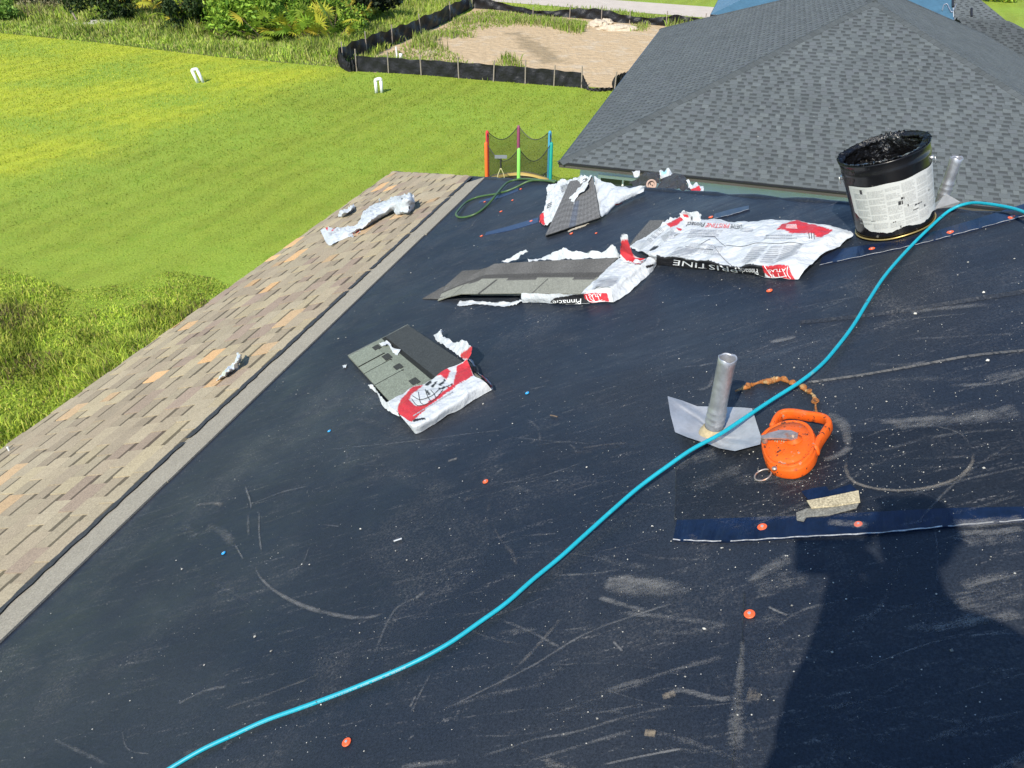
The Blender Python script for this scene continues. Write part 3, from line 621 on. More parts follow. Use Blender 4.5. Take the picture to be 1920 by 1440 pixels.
# wing on the right with its own ridge
Pr = plane_hit(1795, 33, NP(WN, 0), NNr); nW = np.array([-M * EN[0], -M * EN[1], 1])
wq = [(1795, 33), (1892, 41), (1940, 66), (1990, 122), (1845, 113)]; WQ = [plane_hit(x, y, Pr, nW) for x, y in wq]
xy = [((q - Pr) @ PN, (q - Pr) @ NQ) for q in WQ]
wing = MB(); shingle_field(wing, lambda x, y, z: Pr + PN * x + NQ * y + NNn * (z + .01), xy, [tuple(.72 * v for v in c) for c in GRY], seed=31, shadow=.5, tooth=(.10, .22), gap=(.10, .2), thick=.006, band_col=.58)
E2 = Pr + PN * 9 - Z1 * 0
wing.add([WQ[0], WQ[1], WQ[1] + EN * 4 - Z1 * 4 * M, WQ[0] + EN * 4 - Z1 * 4 * M], [(0, 1, 2, 3)], 0, GRY[2]); wing.build('wing_roof', MT['greyshingle'], nb)
mb = MB(); cap_run(mb, WQ[0], WQ[1], -NQ, (EN - Z1 * M) / kq, .15, CAPC, 6); cap_run(mb, WQ[2], WQ[1], -NQ, across(WQ[1] - WQ[2], EN), .15, CAPC, 7); mb.build('hip_cap', MT['greyshingle'], nb)
mb = MB(); V0, V1 = WQ[4], WQ[3]; mb.add([V0 - NQ * .0 + Z1 * .03, V1 + Z1 * .03, V1 + NQ * .22 + Z1 * .035, V0 + NQ * .22 + Z1 * .035], [(0, 1, 2, 3)]); mb.build('valley_flashing', mat('grey_valley', (.17, .175, .18), .6), nb)
wb = [WQ[4], WQ[3], WQ[3] + EN * 7, WQ[4] + EN * 7]; mb = MB(); mb.prism([np.array([*q[:2], 0.]) for q in wb], [np.array([*q[:2], q[2] - .25]) for q in (WQ[4], WQ[3], WQ[3], WQ[4])] if False else [np.array([q[0], q[1], WQ[4][2] - .4]) for q in wb]); mb.build('wing_wall', MT['wall'], nb, recalc=True)
mb = MB(); cor = [NP(0, 0), NP(WN, 0), NP(WN, LN), NP(0, LN)]
for i in range(4):
    a, b = cor[i], cor[(i + 1) % 4]; o = np.cross((b - a) / np.linalg.norm(b - a), Z1) * .025
    mb.prism([a - Z1 * .12, b - Z1 * .12, b + o - Z1 * .12, a + o - Z1 * .12], [a - Z1 * .03, b - Z1 * .03, b + o - Z1 * .03, a + o - Z1 * .03])
mb.build('fascia', MT['fascia'], nb, recalc=True); mb = MB()
for i in range(4):
    a, b = cor[i], cor[(i + 1) % 4]; d = (b - a) / np.linalg.norm(b - a); o = np.cross(d, Z1) * .045
    mb.prism([a - Z1 * .03 - d * .03, b - Z1 * .03 + d * .03, b + o - Z1 * .04 + d * .03, a + o - Z1 * .04 - d * .03], [a - Z1 * .004 - d * .03, b - Z1 * .004 + d * .03, b + o - Z1 * .008 + d * .03, a + o - Z1 * .008 - d * .03])
mb.build('drip_edge', MT['drip'], nb, recalc=True)
ov = .42; wc = [NP(ov, ov, -zN), NP(WN - ov, ov, -zN), NP(WN - ov, LN - ov, -zN), NP(ov, LN - ov, -zN)]
mb = MB(); mb.prism(wc, [q + Z1 * (zN - .12) for q in wc]); mb.build('wall', MT['wall'], nb, recalc=True)
mb = MB(); mb.prism([q - Z1 * .12 for q in cor], [q - Z1 * .116 for q in cor]); mb.build('soffit', MT['wall'], nb, recalc=True)
wx = (plane_hit(1168, 343, NP(ov, ov), EN) - NC) @ PN; zt = (plane_hit(1150, 333, NP(ov, ov), EN) - NC)[2]
TW = lambda x, y, z: NP(x, ov - y, z)
mb = MB(); mb.box((wx - .55, .003, zt - 1.15), (wx + .55, .02, zt - .02), 0, None, TW); win = mb.build('window', MT['glass'], nb, recalc=True)
mb = MB()
for lo, hi in (((wx - .62, .002, zt - 1.22), (wx - .55, .05, zt + .05)), ((wx + .55, .002, zt - 1.22), (wx + .62, .05, zt + .05)), ((wx - .55, .002, zt - .02), (wx + .55, .05, zt + .05)), ((wx - .55, .002, zt - 1.22), (wx + .55, .05, zt - 1.15)), ((wx - .02, .021, zt - 1.15), (wx + .02, .04, zt - .02))): mb.box(lo, hi, 0, None, TW)
mb.build('frame', MT['whitepaint'], win, recalc=True)

# ================================================================== BLUE-ROOFED HOUSE BEYOND
BC = ground(1333, 27, 2.35); zB = 2.35; BN = np.array([-M * EN[0], -M * EN[1], 1])
bh = empty('house', BC + PN * 5 + EN * 4 - Z1 * zB, 'far house with a blue underlayment roof partly shingled grey', 'house')
BP = lambda p, e, z=0: BC + PN * p + EN * e + Z1 * z
pR = (plane_hit(1787, 20, BC, BN) - BC) @ PN
mb = MB(); mb.add([BP(0, 0), BP(pR, 0), BP(pR, 4.5, 4.5 * M), BP(4.5, 4.5, 4.5 * M), BP(0, 9), BP(pR, 9)], [(0, 1, 2, 3), (0, 3, 4), (4, 3, 2, 5)]); mb.build('roof', MT['bluewrap'], bh)
mb = MB(); shingle_field(mb, lambda x, y, z: BP(0, 0) + PN * x + NQ * y + NNn * (z + .004), [(pR + .02, 0), (pR + 2.6, 0), (pR + .6, 3.2), (pR + .02, 3.2)], GRY, seed=41, shadow=.4); mb.build('shingle_courses', MT['greyshingle'], bh)
mb = MB(); cb = [BP(0, 0), BP(pR + 2.6, 0), BP(pR + 2.6, 9), BP(0, 9)]
for i in range(4):
    a, b = cb[i], cb[(i + 1) % 4]; o = np.cross((b - a) / np.linalg.norm(b - a), Z1) * .03
    mb.prism([a - Z1 * .2, b - Z1 * .2, b + o - Z1 * .2, a + o - Z1 * .2], [a - Z1 * .004, b - Z1 * .004, b + o - Z1 * .004, a + o - Z1 * .004])
for px_, y0, y1 in ((1786, 0, 15), (1821, 18, 33)):
    a, b = plane_hit(px_, y1, BC, BN), plane_hit(px_, y0, BC, BN); mb.tube([a + Z1 * .05, b + Z1 * .05], .05, 6)
mb.build('fascia', MT['drip'], bh, recalc=True)
wc = [BP(.45, .45, -zB), BP(pR + 2.2, .45, -zB), BP(pR + 2.2, 8.5, -zB), BP(.45, 8.5, -zB)]; mb = MB(); mb.prism(wc, [q + Z1 * (zB - .2) for q in wc]); mb.build('wall', MT['whitepaint'], bh, recalc=True)
mb = MB(); c0 = [(1766, 22), (1769, 12), (1775, 10), (1779, 18), (1784, 25), (1789, 18), (1792, 10)]
mb.tube(cat_rom([plane_hit(x, y, BC, BN) + Z1 * .06 for x, y in c0], 40), .022, 6); tag(mb.build('cable', MT['wire']), 'pale cable looped on the far blue roof', 'cable')

# ================================================================== THINGS LYING ON THE ROOF
WHITE, RED, BLK, GRYP = (.52, .54, .545), (.47, .03, .038), (.018, .018, .02), (.38, .40, .415)
def to_px(cx, cy, sc): return lambda pts: [(cx + x / sc, cy + y / sc) for x, y in pts]
def film(name, B, nu, nv, parent, paint=(), crump=.006, seed=0, base=WHITE, freq=1.0, thick=.0, label=None, m='film', back=None):
    """crumpled printed film; B from patch(); paint: (colour, polygon in photo pixels) printed on the sheet"""
    B = np.array(B)
    if name in ('torn_wrapper', 'wrapper_scrap', 'torn_strip'):      # ragged torn outline
        gg = np.random.default_rng(seed + 900); G_ = B.reshape(nv, nu, 3); jag = lambda n: (np.convolve(gg.normal(size=n + 4), [.2, .6, .2], 'same')[2:-2] * .8)[:, None]
        for row in (0, nv - 1): G_[row, :, :2] += np.hstack([jag(nu), jag(nu)])
        for c_ in (0, nu - 1): G_[:, c_, :2] += np.hstack([jag(nv), jag(nv)])
    W = px_to_roof(B); h = crumple(W, seed, freq) + .45 * crumple(W, seed + 50, freq * 2.3); L = W + RN * (h * crump * 3.0)[:, None]
    flo = np.array([max(0.0035, 0) - ((q - RO) @ RN) for q in L]); L = L + RN * np.maximum(flo, 0)[:, None]
    C = np.tile(np.array(base), (len(B), 1)); P = B[:, :2] + np.random.default_rng(seed).normal(size=(len(B), 2)) * .25
    for c, poly in paint: C[in_poly(P, poly)] = c
    o = mesh_obj(name, L, grid_faces(nv, nu), MT[m], parent, C=C, label=label)
    return o, L
def bvh_of(*grids):
    V = []; F = []
    for (L, nu, nv) in grids: n = len(V); V += [Vector(q) for q in L]; F += [tuple(i + n for i in f) for f in grid_faces(nv, nu)]
    return BVHTree.FromPolygons(V, F)
def drape(P, tree, off=.0018):
    """lay points (photo pixels) on a sheet"""
    out = []
    for x, y in P:
        r = ray(x, y); r = r / np.linalg.norm(r); hit = tree.ray_cast(Vector(CAM), Vector(r))
        if hit[0] is None: out.append(None); continue
        n = np.array(hit[1]); n = -n if n @ r > 0 else n
        out.append(np.array(hit[0]) + n * off)
    return out
_tc = {}
def text_mesh(s, size_cells=6):
    if s not in _tc:
        cu = bpy.data.curves.new('lettering', 'FONT'); cu.body = s; cu.resolution_u = 2; ob = bpy.data.objects.new('lettering', cu); COL.objects.link(ob)
        bpy.context.view_layer.update(); dg = bpy.context.evaluated_depsgraph_get(); me = bpy.data.meshes.new_from_object(ob.evaluated_get(dg))
        bm = bmesh.new(); bm.from_mesh(me); bmesh.ops.triangulate(bm, faces=bm.faces)
        bmesh.ops.subdivide_edges(bm, edges=[e for e in bm.edges if e.calc_length() > .25], cuts=1)
        V = np.array([v.co[:2] for v in bm.verts]); F = [[v.index for v in f.verts] for f in bm.faces]; bm.free()
        bpy.data.objects.remove(ob); V = (V - V.min(0)) / (V.max(0) - V.min(0)); _tc[s] = (V, F)
    return _tc[s]
def quad_map(UV, q):
    q = np.array(q, float); u, v = UV[:, :1], UV[:, 1:]       # q: lower-left, lower-right, upper-right, upper-left as read
    return q[0] * (1 - u) * (1 - v) + q[1] * u * (1 - v) + q[2] * u * v + q[3] * (1 - u) * v
def lettering(s, quad, tree, m, parent, name='lettering', off=.0022):
    V, F = text_mesh(s); W = drape(quad_map(V, quad), tree, off)
    F = [f for f in F if all(W[i] is not None for i in f) and max(np.linalg.norm(W[f[0]] - W[i]) for i in f) < .1]; 
    if not F: return
    W = [q if q is not None else np.array(WL[parent.name]) for q in W]
    return mesh_obj(name, W, F, MT[m], parent)
def small_print(quad, rows, tree, m, parent, seed=0, fill=.55, cols=1, name='small_print', off=.0018, words=True):
    """rows of fine print, broken into words"""
    g = np.random.default_rng(seed); V = []; F = []
    for r in range(rows):
        for c in range(cols):
            u = c / cols + .02; end = (c + 1) / cols - .03 - (g.random() * .3 / cols if g.random() < .3 else 0); v0 = (r + .5 - fill / 2) / rows; v1 = (r + .5 + fill / 2) / rows
            while u < end:
                l = min(g.uniform(.02, .09) / (cols ** .3), end - u) if words else end - u; k = max(1, int(l / .05)); b = len(V)
                for i in range(k + 1): V += [(u + l * i / k, v0), (u + l * i / k, v1)]
                F += [(b + 2 * i, b + 2 * i + 2, b + 2 * i + 3, b + 2 * i + 1) for i in range(k)]; u += l + .012
    W = drape(quad_map(np.array(V), quad), tree, off); F = [f for f in F if all(W[i] is not None for i in f) and max(np.linalg.norm(W[f[0]] - W[i]) for i in f) < .12]
    if not F: return
    W = [q if q is not None else np.array(WL[parent.name]) for q in W]
    return mesh_obj(name, W, F, MT[m], parent)
def slab_from_px(mb, top, lifts, thick, col, inset=None):
    """a shingle: top outline in pixels with lifts, given thickness"""
    T = [roof(x, y, l) for (x, y), l in zip(top, lifts)]; Bt = [q - RN * thick for q in T]; mb.prism(Bt, T, 0, np.array(col)); return T

# ------------------------------------------------------------------ opened bundle in the left foreground
c1 = to_px(620, 580, 5.538)
t = empty('shingle_bundle', roof(785, 745), 'opened bundle of grey shingles in a torn red and white wrapper, nearest the tan shingles', 'shingle bundle', 'bundles of shingles lying on the roof')
A, B, C_, D = c1([(187, 485), (800, 160), (1400, 560), (640, 985)])
A, B, C_, D = map(np.array, (A, B, C_, D)); E_ = c1([(870, 1230), (1640, 800)]); D2 = np.array(E_[0]); C2 = np.array(E_[1])
lev = [.0055 * k for k in range(1, 8)]
mb = MB(); g = np.random.default_rng(2)
for k, z in enumerate(lev):
    j = lambda: g.normal(size=2) * (1.2 if k < 6 else 0)
    mb_c = np.array(S(128, 132, 122)) * g.uniform(.6, .8); slab_from_px(mb, [A + j(), B + j(), C2 + (C_ - C2) * .35 + j(), D2 + (D - D2) * .35 + j()], [z] * 4, .0045, mb_c)
mb.build('shingle_stack', MT['slab'], t)
# the top shingle: pale exposed tabs, dark headlap
mb = MB(); zt = lev[-1] + .0045
f_ = lambda a, b, s: a + (b - a) * s
def strip2(s0, s1, l0, l1, col, dz=0.):   # s across (0 = exposed edge, 1 = headlap edge), l along the shingle
    q = [f_(f_(A, B, s0), f_(D, C_, s0), l0), f_(f_(A, B, s1), f_(D, C_, s1), l0), f_(f_(A, B, s1), f_(D, C_, s1), l1), f_(f_(A, B, s0), f_(D, C_, s0), l1)]
    slab_from_px(mb, q, [zt + dz] * 4, .004, col)
PALE, DRK, MID = np.array(S(122, 128, 114)), np.array(S(58, 60, 57)), np.array(S(70, 74, 74))
for (l0, l1, c, dz) in ((0, .22, 1.0, .003), (.22, .36, 1.04, 0), (.36, .60, 1.0, .003), (.60, .98, .95, .003)): strip2(0, .40, l0 + .003, l1 - .003, PALE * c, dz)
for l0 in (.22, .36, .60): strip2(.0, .42, l0 - .004, l0 + .004, DRK * .55, .0036)
for l0, l1 in ((.05, .12), (.25, .34), (.48, .56), (.80, .9)): strip2(.35, .45, l0, l1, DRK * .95, .0042)
strip2(.40, .56, 0, 1.0, PALE * .88); strip2(.56, .62, 0, 1., DRK * .5, .0004); strip2(.62, 1, 0, 1., MID * .75)
mb.build('top_shingle', MT['slab'], t)
mbt = MB(); cF = cat_rom([roof(*q, .05) for q in c1([(560, 410), (620, 430), (680, 400), (715, 440), (700, 470)])], 14)
# wrapper: front face, fold over the near end, torn edges
cw = [[(*q, z) for q, z in zip(c1([(600, 955), (760, 860), (850, 800), (960, 770), (1100, 690), (1290, 580), (1410, 515)]), (.052, .052, .051, .052, .056, .062, .075))],
      [(*q, z) for q, z in zip(c1([(610, 1000), (760, 940), (900, 880), (1060, 800), (1210, 700), (1330, 640), (1445, 590)]), [.055] * 7)],
      [(*q, z) for q, z in zip(c1([(690, 1060), (830, 1030), (1000, 960), (1150, 890), (1280, 810), (1400, 740), (1490, 690)]), [.054] * 7)],
      [(*q, z) for q, z in zip(c1([(730, 1110), (850, 1150), (1020, 1060), (1180, 970), (1330, 880), (1450, 790), (1560, 720)]), [.05] * 7)],
      [(*q, z) for q, z in zip(c1([(800, 1190), (880, 1215), (1050, 1120), (1210, 1020), (1370, 920), (1490, 830), (1610, 760)]), [.043] * 7)],
      [(*q, z) for q, z in zip(c1([(850, 1262), (900, 1285), (1080, 1190), (1240, 1090), (1400, 1000), (1540, 905), (1672, 830)]), [.006] * 7)]]
REDP = c1([(850, 800), (955, 775), (900, 840), (840, 900), (820, 950), (880, 1000), (980, 990), (1080, 930), (1180, 840), (1280, 770), (1310, 580), (1420, 510), (1480, 690), (1360, 750), (1200, 870), (1040, 1000), (840, 1165), (700, 1080), (700, 1000), (745, 910)])
REDF = c1([(1080, 690), (1200, 610), (1245, 640), (1210, 740), (1150, 690)])
nu, nv = 110, 64; Bp = patch(cw, nu, nv)
blk = [(BLK, c1(q)) for q in ([(970, 770), (1040, 730), (1050, 760), (990, 790)], [(850, 1150), (975, 1120), (985, 1138), (860, 1172)], [(985, 840), (1000, 830), (1040, 890), (1020, 895)], [(1030, 800), (1090, 750), (1110, 745), (1060, 810)], [(1120, 790), (1180, 730), (1200, 735), (1140, 800)], [(1120, 820), (1260, 770), (1265, 785), (1130, 835)])]
wr, Lw = film('wrapper', Bp, nu, nv, t, [(RED, REDP), (RED, REDF)] + blk, .004, 4)
tr_ = bvh_of((Lw, nu, nv))
# line emblem printed on the red field (grid lines of a globe)
for q in ([(840, 930), (900, 1000), (1000, 985), (1100, 920), (1165, 840)], [(850, 900), (930, 940), (1050, 900), (1130, 830)], [(910, 860), (930, 960), (960, 990)], [(980, 830), (1010, 910), (1040, 960)], [(1040, 840), (1075, 880), (1090, 920)]):
    P = cat_rom(c1(q), 24); T = np.gradient(P, axis=0); T /= np.linalg.norm(T, axis=1)[:, None]; N = np.stack([-T[:, 1], T[:, 0]], 1) * .55
    W_ = drape(np.vstack([P - N, P + N]), tr_); 
    if all(v is not None for v in W_): mesh_obj('printed_line', W_, [(i, i + 1, i + 25, i + 24) for i in range(23)], MT['ink'], wr)
small_print(c1([(860, 1140), (1330, 860), (1300, 800), (840, 1090)]), 1, tr_, 'greyink', wr, 3, .2)
# torn film behind, and along the long side
cb_ = [[(*q, z) for q, z in zip(c1([(1150, 215), (1175, 225), (1150, 260), (1220, 305), (1300, 350), (1385, 325), (1470, 395)]), (.05, .03, .05, .04, .055, .08, .10))],
       [(*q, z) for q, z in zip(c1([(1110, 240), (1130, 275), (1170, 310), (1240, 360), (1320, 400), (1390, 395), (1455, 450)]), [.04] * 4 + [.05, .07, .09])],
       [(*q, z) for q, z in zip(c1([(1070, 270), (1095, 320), (1170, 370), (1250, 420), (1310, 470), (1360, 500), (1400, 540)]), [.015, .02, .03, .035, .04, .05, .07])]]
film('torn_wrapper', patch(cb_, 60, 18), 60, 18, t, [(RED, c1([(1345, 470), (1400, 420), (1480, 370), (1480, 420), (1430, 510), (1360, 520)]))], .006, 8)
cb_ = [[(*q, z) for q, z in zip(c1([(395, 800), (440, 795), (475, 840), (520, 900), (580, 960), (640, 985)]), (.02, .03, .03, .035, .04, .045))],
       [(*q, z) for q, z in zip(c1([(415, 830), (480, 870), (510, 930), (540, 1000), (620, 1070), (720, 1110)]), [.01, .008, .008, .008, .008, .01])]]
film('torn_wrapper', patch(cb_, 50, 12), 50, 12, t, (), .005, 9)
cb_ = [[(*q, z) for q, z in zip(c1([(1430, 520), (1470, 560), (1500, 640), (1560, 690), (1640, 760), (1675, 830)]), (.075, .07, .06, .055, .05, .03))],
       [(*q, z) for q, z in zip(c1([(1455, 510), (1490, 560), (1530, 650), (1590, 690), (1665, 770), (1680, 825)]), [.03, .02, .015, .012, .01, .006])]]
film('torn_wrapper', patch(cb_, 50, 12), 50, 12, t, [(BLK, c1([(1440, 540), (1530, 620), (1530, 690), (1490, 680)])), (RED, c1([(1520, 690), (1580, 690), (1680, 800), (1640, 830), (1560, 740)]))], .004, 10)
cb_ = [[(*q, .056) for q in c1([(500, 345), (560, 335), (610, 340), (650, 400), (725, 415)])], [(*q, .05) for q in c1([(520, 370), (560, 380), (600, 370), (640, 440), (690, 470)])]]
film('torn_wrapper', patch(cb_, 30, 8), 30, 8, t, (), .006, 12, base=(.5, .52, .53))
tag(film('wrapper_scrap', patch([[(642, 684, .004), (651, 683, .012)], [(644, 692, .012), (649, 690, .004)]], 8, 8), 8, 8, None, (), .006, 13)[0], 'tiny white scrap beside the corner of the nearest opened shingle bundle', 'wrapper scrap')

# ------------------------------------------------------------------ half open bundle in the middle
c5 = to_px(760, 380, 3.84)
t = empty('shingle_bundle', roof(1010, 565), 'long half-open bundle of grey shingles, its top layers sagging out past the white wrapper', 'shingle bundle', 'bundles of shingles lying on the roof')
mb = MB(); g = np.random.default_rng(5)
for k in range(7):
    z = .006 * (k + 1); sh = g.normal(size=2) * 1.0 + (0, 0)
    pts = np.array(c5([(470, 655), (690, 440), (1500, 400), (1250, 660)])) + sh; slab_from_px(mb, pts, [z] * 4, .005, np.array(S(110, 112, 106)) * g.uniform(.5, .75))
mb.build('shingle_stack', MT['slab'], t)
def draped(name, rows, nu, nv, col_fn, parent, thick=.005):
    Bq = patch(rows, nu, nv, lin=True); W = px_to_roof(Bq); W2 = W - RN * thick; C = np.array([col_fn(i % nu / (nu - 1), i // nu / (nv - 1)) for i in range(nu * nv)]); n = nu * nv
    F = grid_faces(nv, nu) + [tuple(i + n for i in f[::-1]) for f in grid_faces(nv, nu)]
    bd = [i for i in range(nu)] + [i * nu + nu - 1 for i in range(1, nv)] + [(nv - 1) * nu + i for i in range(nu - 2, -1, -1)] + [i * nu for i in range(nv - 2, 0, -1)]
    F += [(bd[i], bd[i - 1], bd[i - 1] + n, bd[i] + n) for i in range(len(bd))]
    mesh_obj(name, np.vstack([W, W2]), F, MT['slab'], parent, C=np.vstack([C, C * .5]), recalc=True)
PG = np.array(S(134, 134, 122)); HD = np.array(S(96, 94, 90))
def topcol(u, v):     # u along, v 0 = headlap edge .. 1 = exposed edge
    if v < .40: return HD * (1 + .1 * math.sin(u * 40))
    if v < .52: return HD * .62
    if v < .60 and (.38 < u < .50 or .62 < u < .75 or .90 < u < .99): return HD * .72
    for s in (.17, .33, .575, .80):
        if abs(u - s) < .0035 and v > .58: return HD * .5
    return PG * (1.0 - .04 * (int(u * 9) % 2))
Z = .049
rows = [[(*q, z) for q, z in zip(c5([(285, 610), (410, 560), (640, 440), (1000, 418), (1530, 395)]), (.010, .03, Z, Z, Z + .004))],
        [(*q, z) for q, z in zip(c5([(265, 650), (380, 600), (560, 540), (960, 530), (1400, 528)]), (.010, .03, Z, Z, Z + .002))],
        [(*q, z) for q, z in zip(c5([(232, 705), (300, 680), (400, 655), (830, 650), (1258, 655)]), (.008, .022, Z, Z, Z))]]
draped('top_shingle', rows, 200, 30, topcol, t)
rows = [[(*q, z) for q, z in zip(c5([(410, 490), (530, 482), (640, 452)]), (.008, .02, .043))], [(*q, z) for q, z in zip(c5([(280, 605), (420, 575), (560, 540)]), (.006, .02, .043))]]
draped('shingle', rows, 24, 10, lambda u, v: HD * (.75 + .3 * v), t, .004)
rows = [[(*q, z) for q, z in zip(c5([(270, 605), (340, 610), (420, 600)]), (.006, .012, .03))], [(*q, z) for q, z in zip(c5([(122, 690), (230, 692), (320, 665)]), (.006, .008, .024))]]
draped('shingle', rows, 24, 10, lambda u, v: HD * (.8 + .3 * u), t, .004)
# wrapper: front face with black band, end, standing red flap, torn back
cw = [[(*q, z) for q, z in zip(c5([(835, 650), (960, 655), (1100, 658), (1260, 655), (1380, 610), (1480, 600)]), [.054, .054, .054, .056, .056, .054])],
      [(*q, z) for q, z in zip(c5([(835, 690), (960, 690), (1100, 692), (1270, 685), (1400, 672), (1490, 665)]), [.03] * 6)],
      [(*q, z) for q, z in zip(c5([(845, 722), (960, 718), (1110, 730), (1280, 730), (1420, 720), (1500, 718)]), [.004] * 6)]]
RB1 = c5([(1285, 655), (1450, 648), (1470, 715), (1340, 725), (1290, 690)])
BB = c5([(1080, 690), (1260, 655), (1285, 655), (1300, 690), (1340, 727), (1080, 732), (1040, 715)])
nu, nv = 110, 24; Bf = patch(cw, nu, nv); wr, Lf = film('wrapper', Bf, nu, nv, t, [(BLK, BB), (RED, RB1)], .003, 14)
ce = [[(*q, z) for q, z in zip(c5([(1260, 655), (1400, 530), (1530, 400), (1600, 395)]), [.055, .056, .06, .065])],
      [(*q, z) for q, z in zip(c5([(1385, 612), (1490, 530), (1600, 450), (1700, 420)]), [.058, .062, .066, .068])],
      [(*q, z) for q, z in zip(c5([(1470, 610), (1570, 540), (1680, 450), (1750, 385)]), [.055, .058, .06, .06])],
      [(*q, z) for q, z in zip(c5([(1490, 660), (1600, 570), (1720, 480), (1800, 420)]), [.035] * 4)],
      [(*q, z) for q, z in zip(c5([(1502, 720), (1620, 640), (1730, 545), (1812, 455)]), [.004] * 4)]]
nue, nve = 70, 50; Be = patch(ce, nue, nve); we, Le = film('wrapper_end', Be, nue, nve, t, [(GRYP, c5([(1370, 560), (1480, 530), (1560, 520), (1520, 590), (1330, 640)])), (BLK, c5([(1730, 465), (1790, 440), (1790, 455), (1745, 480)])), (RED, RB1)], .005, 15)
cfp = [[(*q, z) for q, z in zip(c5([(1555, 235), (1575, 228), (1600, 240)]), (.20, .20, .19))], [(*q, z) for q, z in zip(c5([(1550, 300), (1580, 300), (1615, 310)]), (.15, .15, .14))],
       [(*q, z) for q, z in zip(c5([(1548, 360), (1590, 360), (1650, 375)]), (.10, .10, .09))], [(*q, z) for q, z in zip(c5([(1560, 415), (1640, 420), (1730, 400)]), (.07, .07, .065))], [(*q, z) for q, z in zip(c5([(1600, 440), (1670, 445), (1700, 435)]), (.066, .066, .064))]]
film('torn_wrapper', patch(cfp, 24, 36), 24, 36, t, [(RED, c5([(1545, 270), (1600, 268), (1625, 330), (1650, 390), (1735, 390), (1680, 450), (1600, 420), (1540, 370)]))], .006, 16)
cbk = [[(*q, z) for q, z in zip(c5([(890, 415), (1010, 380), (1110, 345), (1150, 330), (1200, 352), (1320, 348), (1440, 340), (1500, 308), (1530, 360)]), (.02, .04, .07, .08, .06, .06, .06, .08, .06))],
       [(*q, z) for q, z in zip(c5([(880, 425), (1010, 415), (1110, 412), (1160, 410), (1210, 408), (1320, 402), (1440, 398), (1510, 394), (1560, 395)]), [.03] * 9)]]
film('torn_wrapper', patch(cbk, 80, 12), 80, 12, t, (), .008, 17)
cbk = [[(*q, z) for q, z in zip(c5([(695, 430), (780, 385), (860, 345), (885, 350)]), (.02, .05, .08, .08))], [(*q, z) for q, z in zip(c5([(730, 435), (800, 415), (850, 375), (880, 360)]), (.02, .03, .06, .07))]]
film('torn_wrapper', patch(cbk, 30, 10), 30, 10, t, (), .006, 18)
cbk = [[(*q, z) for q, z in zip(c5([(395, 705), (520, 708), (640, 712), (780, 710), (850, 700)]), (.008, .01, .012, .012, .014))], [(*q, z) for q, z in zip(c5([(370, 735), (400, 742), (540, 732), (710, 745), (800, 735)]), [.004, .006, .004, .006, .004])]]
film('torn_wrapper', patch(cbk, 70, 10), 70, 10, t, (), .005, 19)
tf = bvh_of((Lf, nu, nv), (Le, nue, nve))
lettering('Pinnacle', c5([(1268, 690), (1060, 705), (1070, 735), (1266, 728)])[0:4], tf, 'whiteink', wr)
lettering('ATLAS', c5([(1412, 652), (1318, 660), (1325, 685), (1418, 675)]), tf, 'whiteink', wr)
for q in ([(1330, 690), (1370, 712), (1420, 700)], [(1350, 680), (1365, 712)], [(1390, 678), (1400, 708)], [(1300, 665), (1330, 712), (1440, 708)]):
    P = cat_rom(c5(q), 16); T = np.gradient(P, axis=0); T /= np.linalg.norm(T, axis=1)[:, None]; N = np.stack([-T[:, 1], T[:, 0]], 1) * .45; W_ = drape(np.vstack([P - N, P + N]), tf)
    if all(v is not None for v in W_): mesh_obj('printed_line', W_, [(i, i + 1, i + 17, i + 16) for i in range(15)], MT['whiteink'], wr)
small_print(c5([(1540, 540), (1390, 560), (1350, 632), (1500, 600)]), 7, tf, 'greyink', we, 5, .45)

# ------------------------------------------------------------------ full wrapped bundle by the bucket
c6 = to_px(1160, 340, 3.84)
t = empty('shingle_bundle', roof(1400, 470), 'wrapped white shingle bundle with red badges and black printed edge, left of the tar bucket', 'shingle bundle', 'bundles of shingles lying on the roof')
ctl = [[(*q, z) for q, z in zip(c6([(270, 600), (520, 628), (840, 655), (1050, 690), (1180, 702), (1288, 706)]), (.004, .004, .004, .004, .004, .004))],
       [(*q, z) for q, z in zip(c6([(240, 560), (520, 590), (840, 635), (1030, 640), (1180, 655), (1310, 670)]), (.035, .034, .026, .032, .03, .018))],
       [(*q, z) for q, z in zip(c6([(215, 520), (520, 555), (840, 612), (1030, 600), (1200, 605), (1360, 620)]), (.062, .06, .045, .055, .05, .03))],
       [(*q, z) for q, z in zip(c6([(300, 470), (560, 500), (800, 530), (1000, 525), (1220, 520), (1440, 540)]), (.062, .066, .052, .06, .055, .028))],
       [(*q, z) for q, z in zip(c6([(360, 420), (600, 440), (770, 455), (1000, 445), (1300, 440), (1560, 480)]), (.062, .07, .058, .07, .06, .024))],
       [(*q, z) for q, z in zip(c6([(420, 350), (650, 360), (800, 370), (1100, 365), (1400, 380), (1630, 420)]), (.06, .064, .055, .065, .055, .02))],
       [(*q, z) for q, z in zip(c6([(470, 290), (650, 290), (850, 300), (1150, 295), (1450, 320), (1690, 385)]), (.055, .058, .055, .06, .05, .016))],
       [(*q, z) for q, z in zip(c6([(480, 280), (660, 277), (850, 290), (1170, 285), (1500, 315), (1640, 340)]), (.03, .03, .03, .03, .03, .010))]]
BAND = c6([(275, 528), (520, 556), (840, 612), (1030, 600), (1060, 690), (840, 660), (520, 632), (270, 604)])
RB2 = c6([(1032, 600), (1225, 608), (1245, 665), (1275, 708), (1090, 690), (1045, 650)]); RB3 = c6([(1175, 300), (1300, 292), (1430, 320), (1545, 345), (1460, 408), (1400, 372), (1250, 370), (1140, 342)])
